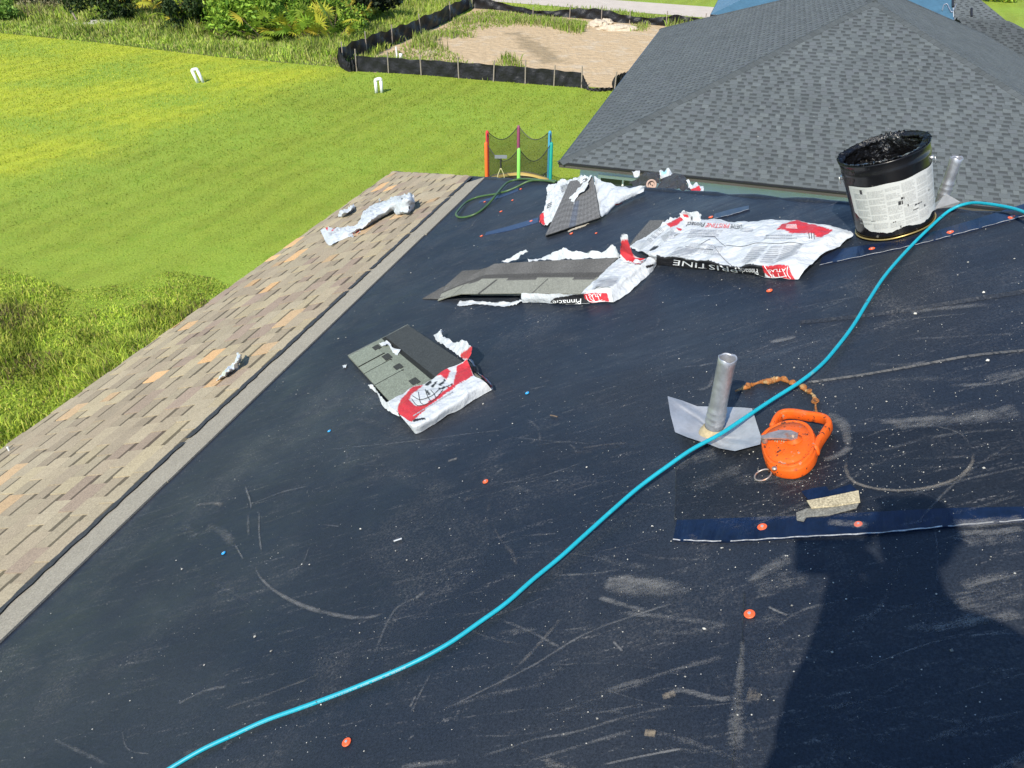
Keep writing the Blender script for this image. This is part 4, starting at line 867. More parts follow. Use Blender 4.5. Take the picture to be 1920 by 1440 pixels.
cols_ = [(GRYP, c6(q)) for q in ([(330, 530), (420, 470), (580, 490), (480, 560)], [(870, 590), (960, 470), (1080, 462), (990, 590)], [(1000, 588), (1090, 470), (1330, 450), (1290, 520), (1110, 590)])]
grey_ = [(tuple(.5 * (a + b) for a, b in zip(WHITE, GRYP)), p) for _, p in cols_]
nu, nv = 170, 84; Bb = patch(ctl, nu, nv); wr, Lb = film('wrapper', Bb, nu, nv, t, grey_ + [(BLK, BAND), (RED, RB2), (RED, RB3)], .006, 21, freq=.9)
tb = bvh_of((Lb, nu, nv))
lettering('PRISTINE', c6([(850, 622), (400, 562), (390, 600), (860, 655)]), tb, 'whiteink', wr)
lettering('Pinnacle', c6([(1000, 628), (860, 622), (870, 655), (1010, 672)]), tb, 'whiteink', wr)
lettering('ATLAS', c6([(1205, 625), (1075, 635), (1085, 655), (1200, 650)]), tb, 'whiteink', wr)
lettering('Pinnacle', c6([(625, 300), (480, 292), (460, 325), (610, 330)]), tb, 'ink', wr); lettering('PRISTINE', c6([(800, 308), (640, 303), (620, 332), (790, 340)]), tb, 'redink', wr); lettering('LIFETIME', c6([(890, 315), (810, 312), (800, 340), (880, 345)]), tb, 'ink', wr)
for q in ([(1085, 660), (1130, 690), (1210, 680)], [(1110, 665), (1125, 690)], [(1150, 662), (1160, 692)], [(1190, 655), (1210, 690)], [(1050, 610), (1090, 665), (1105, 690)], [(1215, 615), (1215, 665), (1240, 700)]):
    P = cat_rom(c6(q), 16); T = np.gradient(P, axis=0); T /= np.linalg.norm(T, axis=1)[:, None]; N = np.stack([-T[:, 1], T[:, 0]], 1) * .5; W_ = drape(np.vstack([P - N, P + N]), tb)
    if all(v is not None for v in W_): mesh_obj('printed_line', W_, [(i, i + 1, i + 17, i + 16) for i in range(15)], MT['whiteink'], wr)
for q, r, s in (([(360, 540), (500, 560), (590, 495), (430, 470)], 7, 1), ([(880, 588), (975, 588), (1075, 465), (970, 470)], 9, 2), ([(1010, 588), (1120, 590), (1180, 465), (1100, 468)], 8, 3), ([(1130, 588), (1290, 520), (1330, 450), (1190, 462)], 8, 4), ([(480, 410), (720, 400), (760, 350), (520, 345)], 5, 5), ([(460, 500), (740, 540), (760, 470), (520, 440)], 8, 6), ([(870, 360), (960, 370), (980, 340), (890, 335)], 3, 7), ([(1040, 420), (1290, 420), (1300, 385), (1060, 380)], 2, 8), ([(1200, 340), (1290, 345), (1280, 308), (1210, 312)], 4, 9)):
    small_print(c6(q), r, tb, 'greyink' if s != 9 else 'whiteink', wr, s, .42, 1 if s not in (6,) else 2)
for q in ([(770, 460), (860, 470), (920, 465), (1000, 445), (1150, 450), (1240, 440), (1330, 455)], [(480, 470), (560, 485), (680, 495)], [(690, 470), (730, 530), (790, 590), (860, 640)], [(690, 400), (730, 440), (770, 470)], [(610, 400), (690, 400)], [(590, 455), (640, 425), (660, 418)]):
    P = cat_rom(c6(q), 30); T = np.gradient(P, axis=0); T /= np.linalg.norm(T, axis=1)[:, None]; N = np.stack([-T[:, 1], T[:, 0]], 1) * .4; W_ = drape(np.vstack([P - N, P + N]), tb)
    if all(v is not None for v in W_): mesh_obj('printed_line', W_, [(i, i + 1, i + 31, i + 30) for i in range(29)], MT['ink'], wr)
for i in range(3):
    x = 1370 + i * 18; small_print(c6([(x, 415 + i * 2), (x + 6, 416 + i * 2), (x + 2, 370), (x - 4, 368)]), 1, tb, 'ink', wr, 40 + i, .95, words=False)
# open left flap and curled far corner
cfl = [[(*q, z) for q, z in zip(c6([(75, 470), (170, 410), (280, 340), (360, 270), (440, 250)]), (.02, .035, .045, .06, .07))],
       [(*q, z) for q, z in zip(c6([(140, 500), (230, 440), (330, 380), (400, 330), (490, 300)]), (.02, .04, .055, .06, .062))],
       [(*q, z) for q, z in zip(c6([(215, 525), (300, 470), (380, 420), (440, 360), (520, 320)]), (.055, .06, .062, .062, .06))]]
fl, Lfl = film('torn_wrapper', patch(cfl, 60, 30), 60, 30, t, [(BLK, c6([(215, 500), (250, 455), (310, 480), (250, 510)])), (RED, c6([(340, 300), (440, 255), (510, 240), (460, 280), (420, 320), (370, 330)])), (RED, c6([(410, 340), (500, 340), (515, 360), (430, 350)]))] + [(GRYP, c6([(90, 470), (180, 420), (250, 440), (170, 490)]))], .006, 23)
tl = bvh_of((Lfl, 60, 30)); small_print(c6([(230, 445), (340, 350), (300, 330), (200, 420)]), 4, tl, 'ink', fl, 24, .25, 4); small_print(c6([(330, 440), (420, 380), (390, 340), (300, 400)]), 6, tl, 'greyink', fl, 25, .4)
ccu = [[(*q, z) for q, z in zip(c6([(440, 245), (470, 215), (510, 225), (560, 212), (592, 235)]), (.08, .10, .09, .10, .08))], [(*q, z) for q, z in zip(c6([(450, 275), (490, 250), (530, 255), (570, 255), (590, 262)]), (.06, .07, .07, .07, .06))], [(*q, z) for q, z in zip(c6([(470, 300), (510, 290), (550, 288), (575, 285), (590, 282)]), [.05] * 5)]]
film('torn_wrapper', patch(ccu, 36, 16), 36, 16, t, [(RED, c6([(465, 245), (500, 240), (505, 262), (470, 262)])), (BLK, c6([(520, 255), (532, 250), (530, 280), (518, 278)]))], .008, 26)
tpb = empty('loose_shingle', roof(1210, 430), 'single loose grey shingle half under the open flap of the full white bundle', 'shingle')
mb = MB(); slab_from_px(mb, c6([(80, 460), (120, 400), (225, 280), (330, 278), (300, 340), (150, 470)]), [.009, .009, .01, .012, .016, .012], .005, np.array(S(92, 92, 90))); mb.build('shingle', MT['slab'], tpb, recalc=True)

# ------------------------------------------------------------------ far bundle propped on the hip
c7 = to_px(980, 290, 4.8)
t = empty('shingle_bundle', roof(1080, 415), 'far bundle of dark shingles propped on the hip, white wrapper spread both sides', 'shingle bundle', 'bundles of shingles lying on the roof')
ln_ = lambda p, q, n: [tuple(np.array(p) + (np.array(q) - np.array(p)) * i / (n - 1)) for i in range(n)]
for k in range(4):
    z0 = .006 * k; rows = [[(*c7([(420 + 2 * k, 245 - 2 * k)])[0], .12 + z0), (*c7([(634, 206 - 2 * k)])[0], .15 + z0)], [(*c7([(205, 735 - 4 * k)])[0], .006 + z0), (*c7([(698, 572 - 4 * k)])[0], .008 + z0)]]
    def colf(u, v, k=k):
        c = np.array(S(98, 98, 98)) * (.55 + .12 * k)
        if k == 3: c = c * (1.0 + .16 * math.sin(v * 55 + 3 * math.sin(u * 7)) * (v > .3) + .12 * math.sin(u * 80)); c = c * np.array((.8, .9, 1.1)) if .42 < u < .56 and v > .45 else c
        return c
    draped('shingle', rows, 40, 30, colf, t, .005)
cl = [[(*q, z) for q, z in zip(c7([(215, 290), (250, 270), (340, 240), (440, 215), (540, 195), (630, 190)]), (.08, .09, .11, .13, .16, .175))],
      [(*q, z) for q, z in zip(c7([(218, 350), (270, 330), (350, 300), (440, 270), (520, 255), (590, 240)]), (.07, .085, .10, .125, .14, .16))],
      [(*q, z) for q, z in zip(c7([(212, 440), (260, 430), (330, 390), (400, 360), (480, 310), (588, 250)]), (.05, .07, .09, .10, .12, .16))],
      [(*q, z) for q, z in zip(c7([(170, 540), (230, 510), (300, 460), (370, 420), (460, 370), (575, 290)]), (.02, .04, .07, .09, .11, .15))],
      [(*q, z) for q, z in zip(c7([(150, 590), (200, 590), (270, 540), (380, 490), (460, 440), (440, 400)]), (.008, .02, .05, .06, .09, .10))],
      [(*q, z) for q, z in zip(c7([(150, 605), (205, 638), (300, 575), (390, 510), (462, 450), (440, 405)]), (.006, .012, .04, .05, .085, .10))]]
nu, nv = 70, 60; w2, L2 = film('wrapper', patch(cl, nu, nv), nu, nv, t, [(RED, c7([(145, 575), (190, 520), (200, 640), (150, 610)])), (GRYP, c7([(335, 280), (440, 250), (470, 300), (350, 350)])), (GRYP, c7([(225, 440), (270, 420), (240, 500), (215, 480)]))], .010, 31, freq=1.3)
t2 = bvh_of((L2, nu, nv)); small_print(c7([(350, 345), (450, 300), (430, 255), (340, 285)]), 6, t2, 'ink', w2, 31, .3); small_print(c7([(215, 490), (265, 470), (262, 425), (225, 440)]), 3, t2, 'ink', w2, 32, .4)
cr_ = [[(*q, z) for q, z in zip(c7([(642, 190), (720, 235), (820, 270), (930, 290), (1020, 282), (1110, 272)]), (.165, .14, .11, .08, .07, .06))],
       [(*q, z) for q, z in zip(c7([(660, 320), (740, 330), (840, 345), (930, 345), (1010, 330), (1095, 300)]), (.11, .10, .08, .06, .05, .04))],
       [(*q, z) for q, z in zip(c7([(685, 450), (760, 450), (840, 430), (920, 400), (1000, 365), (1090, 330)]), (.06, .05, .04, .03, .03, .03))],
       [(*q, z) for q, z in zip(c7([(700, 545), (720, 562), (770, 515), (860, 455), (940, 410), (1090, 345)]), (.03, .012, .012, .012, .012, .012))]]
film('wrapper', patch(cr_, 70, 40), 70, 40, t, [(RED, c7([(835, 450), (900, 425), (895, 460), (850, 485)]))], .008, 33, base=(.45, .48, .50))
cbm = [[(*q, z) for q, z in zip(c7([(400, 680), (480, 650), (540, 625), (590, 610)]), [.01] * 4)], [(*q, .005) for q in c7([(410, 695), (490, 668), (550, 645), (600, 618)])]]
film('torn_wrapper', patch(cbm, 30, 6), 30, 6, t, (), .005, 34, base=(.42, .38, .31))

# ------------------------------------------------------------------ empty wrappers on the tan shingles
ce_ = to_px(590, 350, 9.143)
t = empty('empty_wrapper', roof(690, 425), 'long crumpled white empty shingle wrapper stretched across the tan shingles', 'plastic wrapper')
ew = [[(*q, z) for q, z in zip(ce_([(100, 735), (200, 700), (320, 710), (500, 690), (700, 670), (770, 580), (870, 390), (1080, 280), (1360, 170), (1500, 150), (1620, 115), (1690, 150)]), (.02, .06, .05, .04, .04, .05, .07, .08, .10, .12, .13, .10))],
      [(*q, z) for q, z in zip(ce_([(120, 800), (230, 770), (360, 760), (530, 740), (720, 715), (820, 640), (930, 480), (1120, 360), (1380, 260), (1520, 230), (1640, 220), (1720, 260)]), (.03, .06, .06, .05, .045, .06, .09, .10, .12, .14, .13, .08))],
      [(*q, z) for q, z in zip(ce_([(150, 860), (240, 850), (380, 820), (540, 790), (740, 745), (870, 670), (980, 570), (1150, 440), (1360, 340), (1500, 330), (1620, 310), (1725, 310)]), (.03, .05, .05, .05, .04, .05, .07, .08, .09, .10, .09, .05))],
      [(*q, z) for q, z in zip(ce_([(190, 950), (260, 940), (400, 900), (560, 840), (740, 760), (900, 670), (1030, 590), (1160, 500), (1340, 400), (1400, 440), (1600, 440), (1700, 370)]), (.02, .03, .03, .03, .02, .025, .03, .04, .05, .05, .045, .03))],
      [(*q, z) for q, z in zip(ce_([(235, 1000), (275, 1010), (420, 940), (570, 870), (700, 850), (940, 670), (1080, 570), (1160, 520), (1350, 415), (1390, 465), (1600, 460), (1690, 400)]), [.016] * 12)]]
nu, nv = 150, 40; we_, Lq = film('wrapper', patch(ew, nu, nv), nu, nv, t, [(RED, ce_([(190, 680), (230, 690), (220, 750), (195, 740)])), (RED, ce_([(300, 730), (350, 710), (330, 760), (290, 770)])), (RED, ce_([(650, 790), (770, 760), (760, 790), (690, 860)])), (BLK, ce_([(1485, 195), (1520, 195), (1515, 240), (1490, 240)])), (BLK, ce_([(1600, 330), (1640, 310), (1640, 400), (1610, 380)]))], .010, 41, base=(.46, .49, .505), freq=1.2)
for q in ([(1090, 290), (1100, 240), (1100, 200)], [(1650, 230), (1675, 190), (1682, 130)]):
    c = [[(*p, .07 + .03 * i) for i, p in enumerate(ce_(q))], [(*p, .07 + .03 * i) for i, p in enumerate(ce_([(x + 22, y) for x, y in q]))]]; film('torn_strip', patch(c, 12, 4), 12, 4, t, (), .003, 43)
te_ = bvh_of((Lq, nu, nv)); small_print(ce_([(240, 860), (420, 760), (400, 720), (230, 790)]), 4, te_, 'greyink', we_, 44, .3)
c = [[(*q, z) for q, z in zip(ce_([(400, 470), (470, 400), (560, 370), (640, 315), (705, 345)]), (.015, .03, .04, .05, .03))], [(*q, z) for q, z in zip(ce_([(405, 520), (480, 470), (570, 430), (640, 370), (690, 360)]), (.02, .06, .06, .07, .03))], [(*q, .012) for q in ce_([(420, 530), (500, 500), (580, 465), (640, 420), (695, 368)])]]
tag(film('wrapper_scrap', patch(c, 40, 16), 40, 16, None, (), .010, 45)[0], 'small white crumpled plastic scrap at the tan eave, beside the long empty wrapper', 'wrapper scrap')
cq = to_px(380, 640, 16)
c = [[(*q, z) for q, z in zip(cq([(400, 1160), (560, 980), (720, 840), (900, 700), (960, 560), (1080, 360)]), (.016, .03, .035, .04, .06, .05))], [(*q, z) for q, z in zip(cq([(470, 1150), (640, 1010), (800, 880), (960, 760), (1060, 600), (1140, 420)]), (.022, .05, .055, .05, .07, .07))], [(*q, z) for q, z in zip(cq([(560, 1130), (700, 1020), (880, 900), (1050, 820), (1110, 650), (1190, 400)]), (.016, .016, .016, .016, .018, .03))]]
tag(film('foil_scrap', patch(c, 40, 18), 40, 18, None, (), .010, 46, m='foil', freq=2.2)[0], 'crumpled silvery scrap lying alone on the tan shingles near the dark roof edge', 'foil scrap')

# ------------------------------------------------------------------ rubbish on the far side of the hip
ck = to_px(1120, 290, 8.727)
def hip_at(px, py, back=.0):      # a point above the hip line at this column, pushed a little behind it
    base = None
    for y in range(330, 420):
        q = rab(px, y)
        if q[0] < hipx(q[1]): base = roof(px, y); break
    dst = np.linalg.norm(base - CAM) ; r = ray(px, py); r = r / np.linalg.norm(r); return CAM + r * (dst + back), base
t = empty('felt_roll', hip_at(1222, 352, .3)[0], 'used roll of black underlayment with a pale cardboard core end, lying behind the hip', 'roofing roll')
E0, _ = hip_at(*ck([(885, 490)])[0], .10); axr = (hip_at(*ck([(620, 470)])[0], .75)[0] - E0); axr[2] -= .06; axr /= np.linalg.norm(axr)
r1 = .034
mb = MB(); mb.lathe(E0, axr, [(r1 * .86, .003), (r1, .0), (r1 * 1.0, .1), (r1 * 1.03, .3), (r1 * .98, .6)], 30, ref=(0, 0, 1), cap1=True); mb.build('roll', MT['rubber'], t, smooth=True)
mb = MB(); mb.lathe(E0, axr, [(r1 * .60, .001), (r1 * .72, -.008), (r1 * .96, -.008), (r1 * .99, .012)], 30, ref=(0, 0, 1)); mb.lathe(E0, axr, [(.0005, .012), (r1 * .62, .010)], 30, ref=(0, 0, 1)); mb.build('core_end', MT['card'], t, smooth=True)
mb = MB(); 
for dx, dz in ((-.007, .006), (.007, -.005)): mb.lathe(E0 + np.array([dx, 0, dz]), axr, [(.0003, .004), (.004, .003)], 10, ref=(0, 0, 1))
mb.build('core_holes', MT['ink'], t)
def crumple_px(name, rows, back, seed, m, cat_label=None, base=(.03, .03, .03), paint=(), nu=36, nv=24, amp=.02, parent=None, freq=1.6, smooth=False):
    A = patch([[(x, y, b) for (x, y), b in zip(r, bb)] for r, bb in zip(rows, back)], nu, nv); W = np.array([hip_at(x, max(300, y), b)[0] for x, y, b in A])
    h = crumple(W, seed, freq); W = W + np.array([.2, -.5, .6]) * (h * amp * 2)[:, None]; C = np.tile(np.array(base, float), (len(A), 1))
    for c, poly in paint: C[in_poly(A[:, :2], poly)] = c
    o = mesh_obj(name, W, grid_faces(nv, nu), m, parent, C=C, smooth=smooth)
    return tag(o, *cat_label) if cat_label else o
crumple_px('felt_scrap', [ck([(520, 440), (640, 400), (720, 330), (800, 285), (950, 285), (1010, 310)]), ck([(560, 480), (700, 440), (790, 380), (860, 350), (960, 360), (1010, 400)]), ck([(600, 520), (700, 520), (800, 500), (900, 470), (970, 470), (1010, 490)])], [[.5, .45, .4, .4, .35, .3], [.42, .35, .3, .28, .25, .25], [.3, .25, .25, .22, .2, .2]], 51, MT['rubber'], ('shiny black crumpled sheet draped over the used underlayment roll', 'felt scrap'), smooth=False)
crumple_px('felt_scrap', [ck([(1010, 420), (1120, 370), (1230, 320), (1300, 300), (1390, 340), (1450, 420)]), ck([(1020, 470), (1130, 440), (1240, 400), (1320, 380), (1430, 430), (1490, 500)]), ck([(960, 560), (1130, 540), (1240, 545), (1340, 545), (1440, 570), (1530, 560)]), ck([(960, 575), (1130, 572), (1240, 570), (1340, 575), (1440, 585), (1520, 585)])], [[.3, .3, .32, .34, .34, .3], [.2, .18, .16, .16, .18, .2], [.06, .05, .05, .05, .05, .05], [.04] * 6], 52, MT['rubber'], ('dull black heap of folded underlayment just right of the cardboard core', 'felt scrap'), smooth=False, amp=.025)
wf = MT['film']
crumple_px('wrapper_scrap', [ck([(565, 265), (600, 275), (640, 258), (690, 265)]), ck([(590, 300), (620, 300), (650, 300), (690, 310)]), ck([(600, 370), (630, 380), (660, 370), (690, 340)])], [[.5] * 4, [.47] * 4, [.45] * 4], 53, wf, ('grey white plastic scrap sticking up left of the black roll', 'wrapper scrap'), base=(.55, .55, .56), nu=16, nv=12, amp=.008)
crumple_px('wrapper_scrap', [ck([(1015, 260), (1050, 240), (1090, 290), (1140, 222), (1180, 240), (1250, 340)]), ck([(1020, 300), (1060, 310), (1100, 310), (1140, 290), (1190, 300), (1250, 370)]), ck([(1020, 370), (1060, 390), (1100, 370), (1150, 350), (1200, 340), (1245, 378)])], [[.36] * 6, [.32] * 6, [.30] * 6], 54, wf, ('white and pale blue plastic scrap on top of the black rubbish heap', 'wrapper scrap'), base=WHITE, paint=[((.35, .62, .68), ck([(1050, 280), (1130, 250), (1140, 300), (1060, 330)]))], nu=24, nv=14, amp=.008)
crumple_px('wrapper_scrap', [ck([(1450, 420), (1500, 410), (1550, 500), (1620, 450), (1680, 510), (1735, 515)]), ck([(1490, 490), (1530, 510), (1580, 530), (1640, 510), (1700, 540), (1740, 550)]), ck([(1485, 585), (1540, 590), (1600, 590), (1650, 595), (1700, 595), (1735, 600)])], [[.14] * 6, [.10] * 6, [.06] * 6], 55, wf, ('red and white torn plastic scrap at the right end of the rubbish on the hip', 'wrapper scrap'), base=WHITE, paint=[(RED, ck([(1520, 570), (1600, 540), (1660, 505), (1700, 560), (1680, 605), (1520, 605)]))], nu=30, nv=16, amp=.008)

# ------------------------------------------------------------------ tar bucket
bk0 = (rab(1614, 437)[:2] + rab(1756, 426)[:2]) / 2 + np.array([.05, -.005]); bk = R3(*bk0, .006); BH, RBt, RTp = .315, .142, .160
def proj(P):
    d = P - CAM; z = d @ FWD; return 960 + F_PX * (d @ RIGHT) / z, 720 - F_PX * (d @ UPV) / z
t = empty('tar_bucket', bk, 'black metal bucket smeared with tar, torn white paper label round its front', 'bucket')
BUP = RN
mb = MB(); rad = lambda h: RBt + (RTp - RBt) * h / BH
mb.lathe(bk, BUP, [(RBt - .01, .010), (RBt, .004), (RBt + .001, .02), (rad(.2), .2), (rad(.262), .262), (rad(.268) + .002, .269), (rad(.276) + .002, .277), (rad(.281), .283), (RTp, BH - .008), (RTp + .004, BH - .004), (RTp + .0035, BH), (RTp - .001, BH + .001), (RTp - .004, BH - .006), (rad(.2) - .005, .2), (RBt - .004, .03)], 72, ref=RE)
mb.build('bucket_body', MT['blackmetal'], t, smooth=True)
g = np.random.default_rng(9); V = []; F = []; n1, n2 = 200, 54
for i in range(n2):                                                # tar clinging to the inner wall, thick in places, wiped thin in others
    hh = BH + .004 - (BH - .06) * (i / (n2 - 1)) ** 1.1
    for j in range(n1):
        a = 2 * math.pi * j / n1; x = a - .55; thick_ = .5 * math.sin(2.1 * x + 9 * hh) + .4 * math.sin(3.7 * x - 14 * hh + 1) + .35 * math.sin(23 * hh + a)
        cover = thick_ + .35 + (.9 if i < 5 else 0)
        lump = .004 + .010 * max(0, min(1, cover)) + .002 * g.random() ** 2 * (cover > 0) + .005 * max(0, math.sin(9 * a + 31 * hh + 2 * math.sin(5 * a))) * (cover > .1)
        r_ = rad(min(hh, BH)) + (.001 if cover < 0 else -.006) - (lump if cover >= 0 else 0) if i > 1 else rad(BH) + .003 * g.random() - .001 + (.004 if i == 1 else 0); V.append(bk + BUP * (hh + (.010 * g.random() * (.4 + .6 * (math.sin(4 * a + 1) > -.2)) if i < 3 else .002 * g.normal())) + r_ * (math.cos(a) * RE + math.sin(a) * RQ))
    if i:
        for j in range(n1): j2 = (j + 1) % n1; F.append(((i - 1) * n1 + j, (i - 1) * n1 + j2, i * n1 + j2, i * n1 + j))
F.append(tuple((n2 - 1) * n1 + j for j in range(n1)))
mesh_obj('tar', V, F, MT['tar'], t, smooth=True)
mb = MB(); pts = []
for j in range(72): a = 2 * math.pi * j / 72; pts.append(bk + BUP * (.004 + .0012 * math.sin(5 * a)) + (RBt + .002) * (math.cos(a) * RE + math.sin(a) * RQ))
mb.tube(pts, .0035, 8, closed=True); mb.build('bottom_rim', MT['goldrim'], t, smooth=True)
# paper label, torn at its ends and lower edge
tow = CAM - bk; tow = tow - BUP * (tow @ BUP); th0 = math.atan2(tow @ RQ, tow @ RE)
def lab_pt(u, h): a = th0 - (u - .5) * 2.55 - .22; rr = rad(h) + .0022; return bk + BUP * h + rr * (math.cos(a) * RE + math.sin(a) * RQ)
nu, nv = 110, 50; V = []; C = []; keep = []; g = np.random.default_rng(4); top_e = .232 ; wl_ = np.cumsum(g.normal(size=nu)) * .0012; wl_ -= np.linspace(wl_[0], wl_[-1], nu)
for i in range(nv):
    for j in range(nu):
        u = j / (nu - 1); lo = .028 + abs(wl_[j]) + .012 * math.sin(u * 9) ** 2 + (.06 * max(0, .16 - u) / .16 + .03 * (u < .1)) ; hi = top_e - .0015 + .002 * math.sin(u * 20); V.append(lab_pt(u, lo + (hi - lo) * i / (nv - 1))); C.append((.50, .50, .465))
rev = 1
lab = mesh_obj('paper_label', V, grid_faces(nv, nu), MT['label'], t, C=C); LV = np.array(V); tlab = bvh_of((LV, nu, nv))
def on_lab(us, hs): return lab_pt(us, hs)
def lab_rows(u0, u1, h0, h1, rows, seed, fill=.45, m='labelink', name='small_print'):
    g = np.random.default_rng(seed); V = []; F = []
    for r in range(rows):
        if g.random() < .12: continue
        hA = h0 + (h1 - h0) * (r + .5 - fill / 2) / rows; hB = h0 + (h1 - h0) * (r + .5 + fill / 2) / rows; u = u0; end = u1 - (u1 - u0) * (.3 * g.random() if g.random() < .3 else 0)
        while u < end:
            l = min(g.uniform(.008, .035), end - u); b = len(V); k = max(1, int(l / .012))
            for i in range(k + 1):
                for h in (hA, hB): p = lab_pt(u + l * i / k, h); o = p - bk; o = o - BUP * (o @ BUP); V.append(p + o / np.linalg.norm(o) * .0009)
            F += [(b + 2 * i, b + 2 * i + 1, b + 2 * i + 3, b + 2 * i + 2) for i in range(k)]; u += l + .005
    if F: mesh_obj(name, V, F, MT[m], lab)
colsu = [(.06, .20), (.215, .36), (.375, .50), (.515, .64), (.66, .79), (.80, .93)]
for i, (a, b) in enumerate(colsu):
    y = .05 if 0 < i < 5 else .07
    while y < .215:
        hgt = random.uniform(.02, .05); lab_rows(a, b, y, min(y + hgt, .222), max(2, int(hgt / .0042)), i * 17 + int(y * 1000), .38); y += hgt + .006
for (a, b, h0, h1) in ((.47, .515, .135, .152), (.50, .53, .155, .165), (.14, .165, .20, .22), (.55, .562, .12, .13), (.6, .66, .095, .1), (.4, .43, .07, .074), (.2, .24, .085, .088), (.3, .35, .065, .07), (.72, .74, .09, .1), (.46, .47, .042, .052), (.8, .83, .14, .145), (.62, .70, .112, .118)): lab_rows(a, b, h0, h1, 1, int(a * 99), .9, 'ink', 'tar_spot')
# wire ears for the handle
for sgn in (-1, 1):
    mb = MB(); a = th0 + sgn * 1.5 + .1; d = math.cos(a) * RE + math.sin(a) * RQ; c = bk + BUP * .245 + d * (rad(.245) + .004); mb.lathe(c - d * .003, d, [(.0005, .008), (.006, .0075), (.008, .003), (.008, -.004)], 14)
    mb.tube([c + d * .008 + BUP * .002, c + d * .009 - BUP * .012, c + d * .006 - BUP * .028], .0018, 6)
    mb.build('handle_ear', MT['wire'], t, smooth=True)

# ------------------------------------------------------------------ plumbing vents
def vent(base, height, r, label, cut=False):
    t = empty('vent_pipe', base, label, 'vent pipe', 'plumbing vents through the roof'); mb = MB(); n = 40
    prof = [(r * 1.06, -.06), (r * 1.06, .035), (r * 1.16, .043), (r * 1.16, .050), (r * 1.05, .056), (r * 1.14, .064), (r * 1.14, .071), (r * 1.04, .077), (r * 1.12, .085), (r * 1.12, .091), (r * 1.02, .098), (r, .11), (r * 1.0, height * .6), (r * 1.02, height - .02), (r * 1.05, height), (r * .98, height + .002), (r * .93, height - .004), (r * .92, .05)]
    V = []; F = []
    for i, (rr, h) in enumerate(prof):
        for j in range(n):
            a = 2 * math.pi * j / n; wob = 1 + .015 * math.sin(3 * a + h * 30); dz = (.0018 * math.sin(2 * a + 1) + .0014 * math.sin(5 * a)) if h > height - .03 else 0
            V.append(base + np.array([rr * wob * math.cos(a), rr * wob * math.sin(a), h + dz]))
        if i:
            for j in range(n): j2 = (j + 1) % n; F.append(((i - 1) * n + j, (i - 1) * n + j2, i * n + j2, i * n + j))
    F.append(tuple((len(prof) - 1) * n + j for j in range(n))); mesh_obj('pipe_sleeve', V, F, MT['lead'], t, smooth=True); return t
P1 = roof(1336, 812); 
hh = .0
for h in np.arange(.15, .5, .002):
    if proj(P1 + Z1 * h)[1] < 672: hh = h; break
t = vent(P1, hh, .0255, 'lead vent pipe with spread lead flashing beside the orange chalk reel')
c2 = to_px(1220, 620, 4.364)
fo = c2([(138, 535), (260, 572), (380, 618), (520, 622), (650, 625), (740, 628), (830, 635), (865, 750), (905, 872), (897, 930), (800, 955), (690, 985), (560, 962), (480, 930), (400, 905), (300, 872), (200, 830), (163, 690)])
fl_ = [.055, .03, .012, .004, .012, .016, .02, .015, .01, .012, .02, .016, .01, .008, .012, .022, .035, .05]
ctr = np.array(proj(P1)); rings = 14; V = []; F = []; n = len(fo) * 4; P = np.array([np.append(q, l) for q, l in zip(fo, fl_)]); Pc = np.array([P[i // 4] * (1 - (i % 4) / 4) + P[(i // 4 + 1) % len(P)] * ((i % 4) / 4) for i in range(n)])
for k in range(rings + 1):
    s = k / rings
    for i in range(n):
        x, y, l = Pc[i]; px_, py_ = ctr[0] + (x - ctr[0]) * s, ctr[1] + (y - ctr[1]) * s; V.append(roof(px_, py_, .004 + l * s ** 1.6 + .002 * math.sin(s * 9 + i * .5) + .045 * max(0, .22 - s)))
    if k:
        for i in range(n): F.append(((k - 1) * n + i, (k - 1) * n + (i + 1) % n, k * n + (i + 1) % n, k * n + i))
mesh_obj('flashing', V, F, MT['leadsheet'], t, smooth=True, label='bent sheet of lead round the pipe foot')
mb = MB(); mb.lathe(P1 - Z1 * .02, Z1, [(.043, .0), (.040, .022), (.034, .036), (.028, .046)], 28); mb.build('sealant_collar', MT['sealant'], t, smooth=True)
P2 = roof(1764, 383)
for h in np.arange(.1, .6, .002):
    if proj(P2 + Z1 * h)[1] < 296: hh = h; break
t = vent(P2, hh, .0225, 'lead vent pipe standing behind the tar bucket')
mb = MB(); fq = [(1748, 372), (1772, 362), (1800, 378), (1790, 388), (1752, 392)]; T = [roof(x, y, z) for (x, y), z in zip(fq, (.01, .05, .03, .008, .006))]; mb.prism([q - RN * .003 for q in T], T); mb.build('flashing', MT['leadsheet'], t, recalc=True)

# ------------------------------------------------------------------ chalk reel
t = empty('chalk_reel', roof(1480, 850), 'worn orange plastic chalk line reel with crank and steel ring, beside the vent flashing', 'chalk reel')
body = c2([(903, 880), (912, 985), (935, 1060), (975, 1115), (1035, 1145), (1110, 1158), (1180, 1155), (1265, 1118), (1325, 1058), (1352, 1000), (1362, 930), (1345, 850), (1300, 790), (1230, 762), (1150, 758), (1080, 770), (1020, 795), (955, 830)])
top_l = .055
def off_poly(P, c, s): return [(c[0] + (x - c[0]) * s, c[1] + (y - c[1]) * s) for x, y in P]
def px2plane(P, lift): return [roof(x, y, lift) for x, y in P]
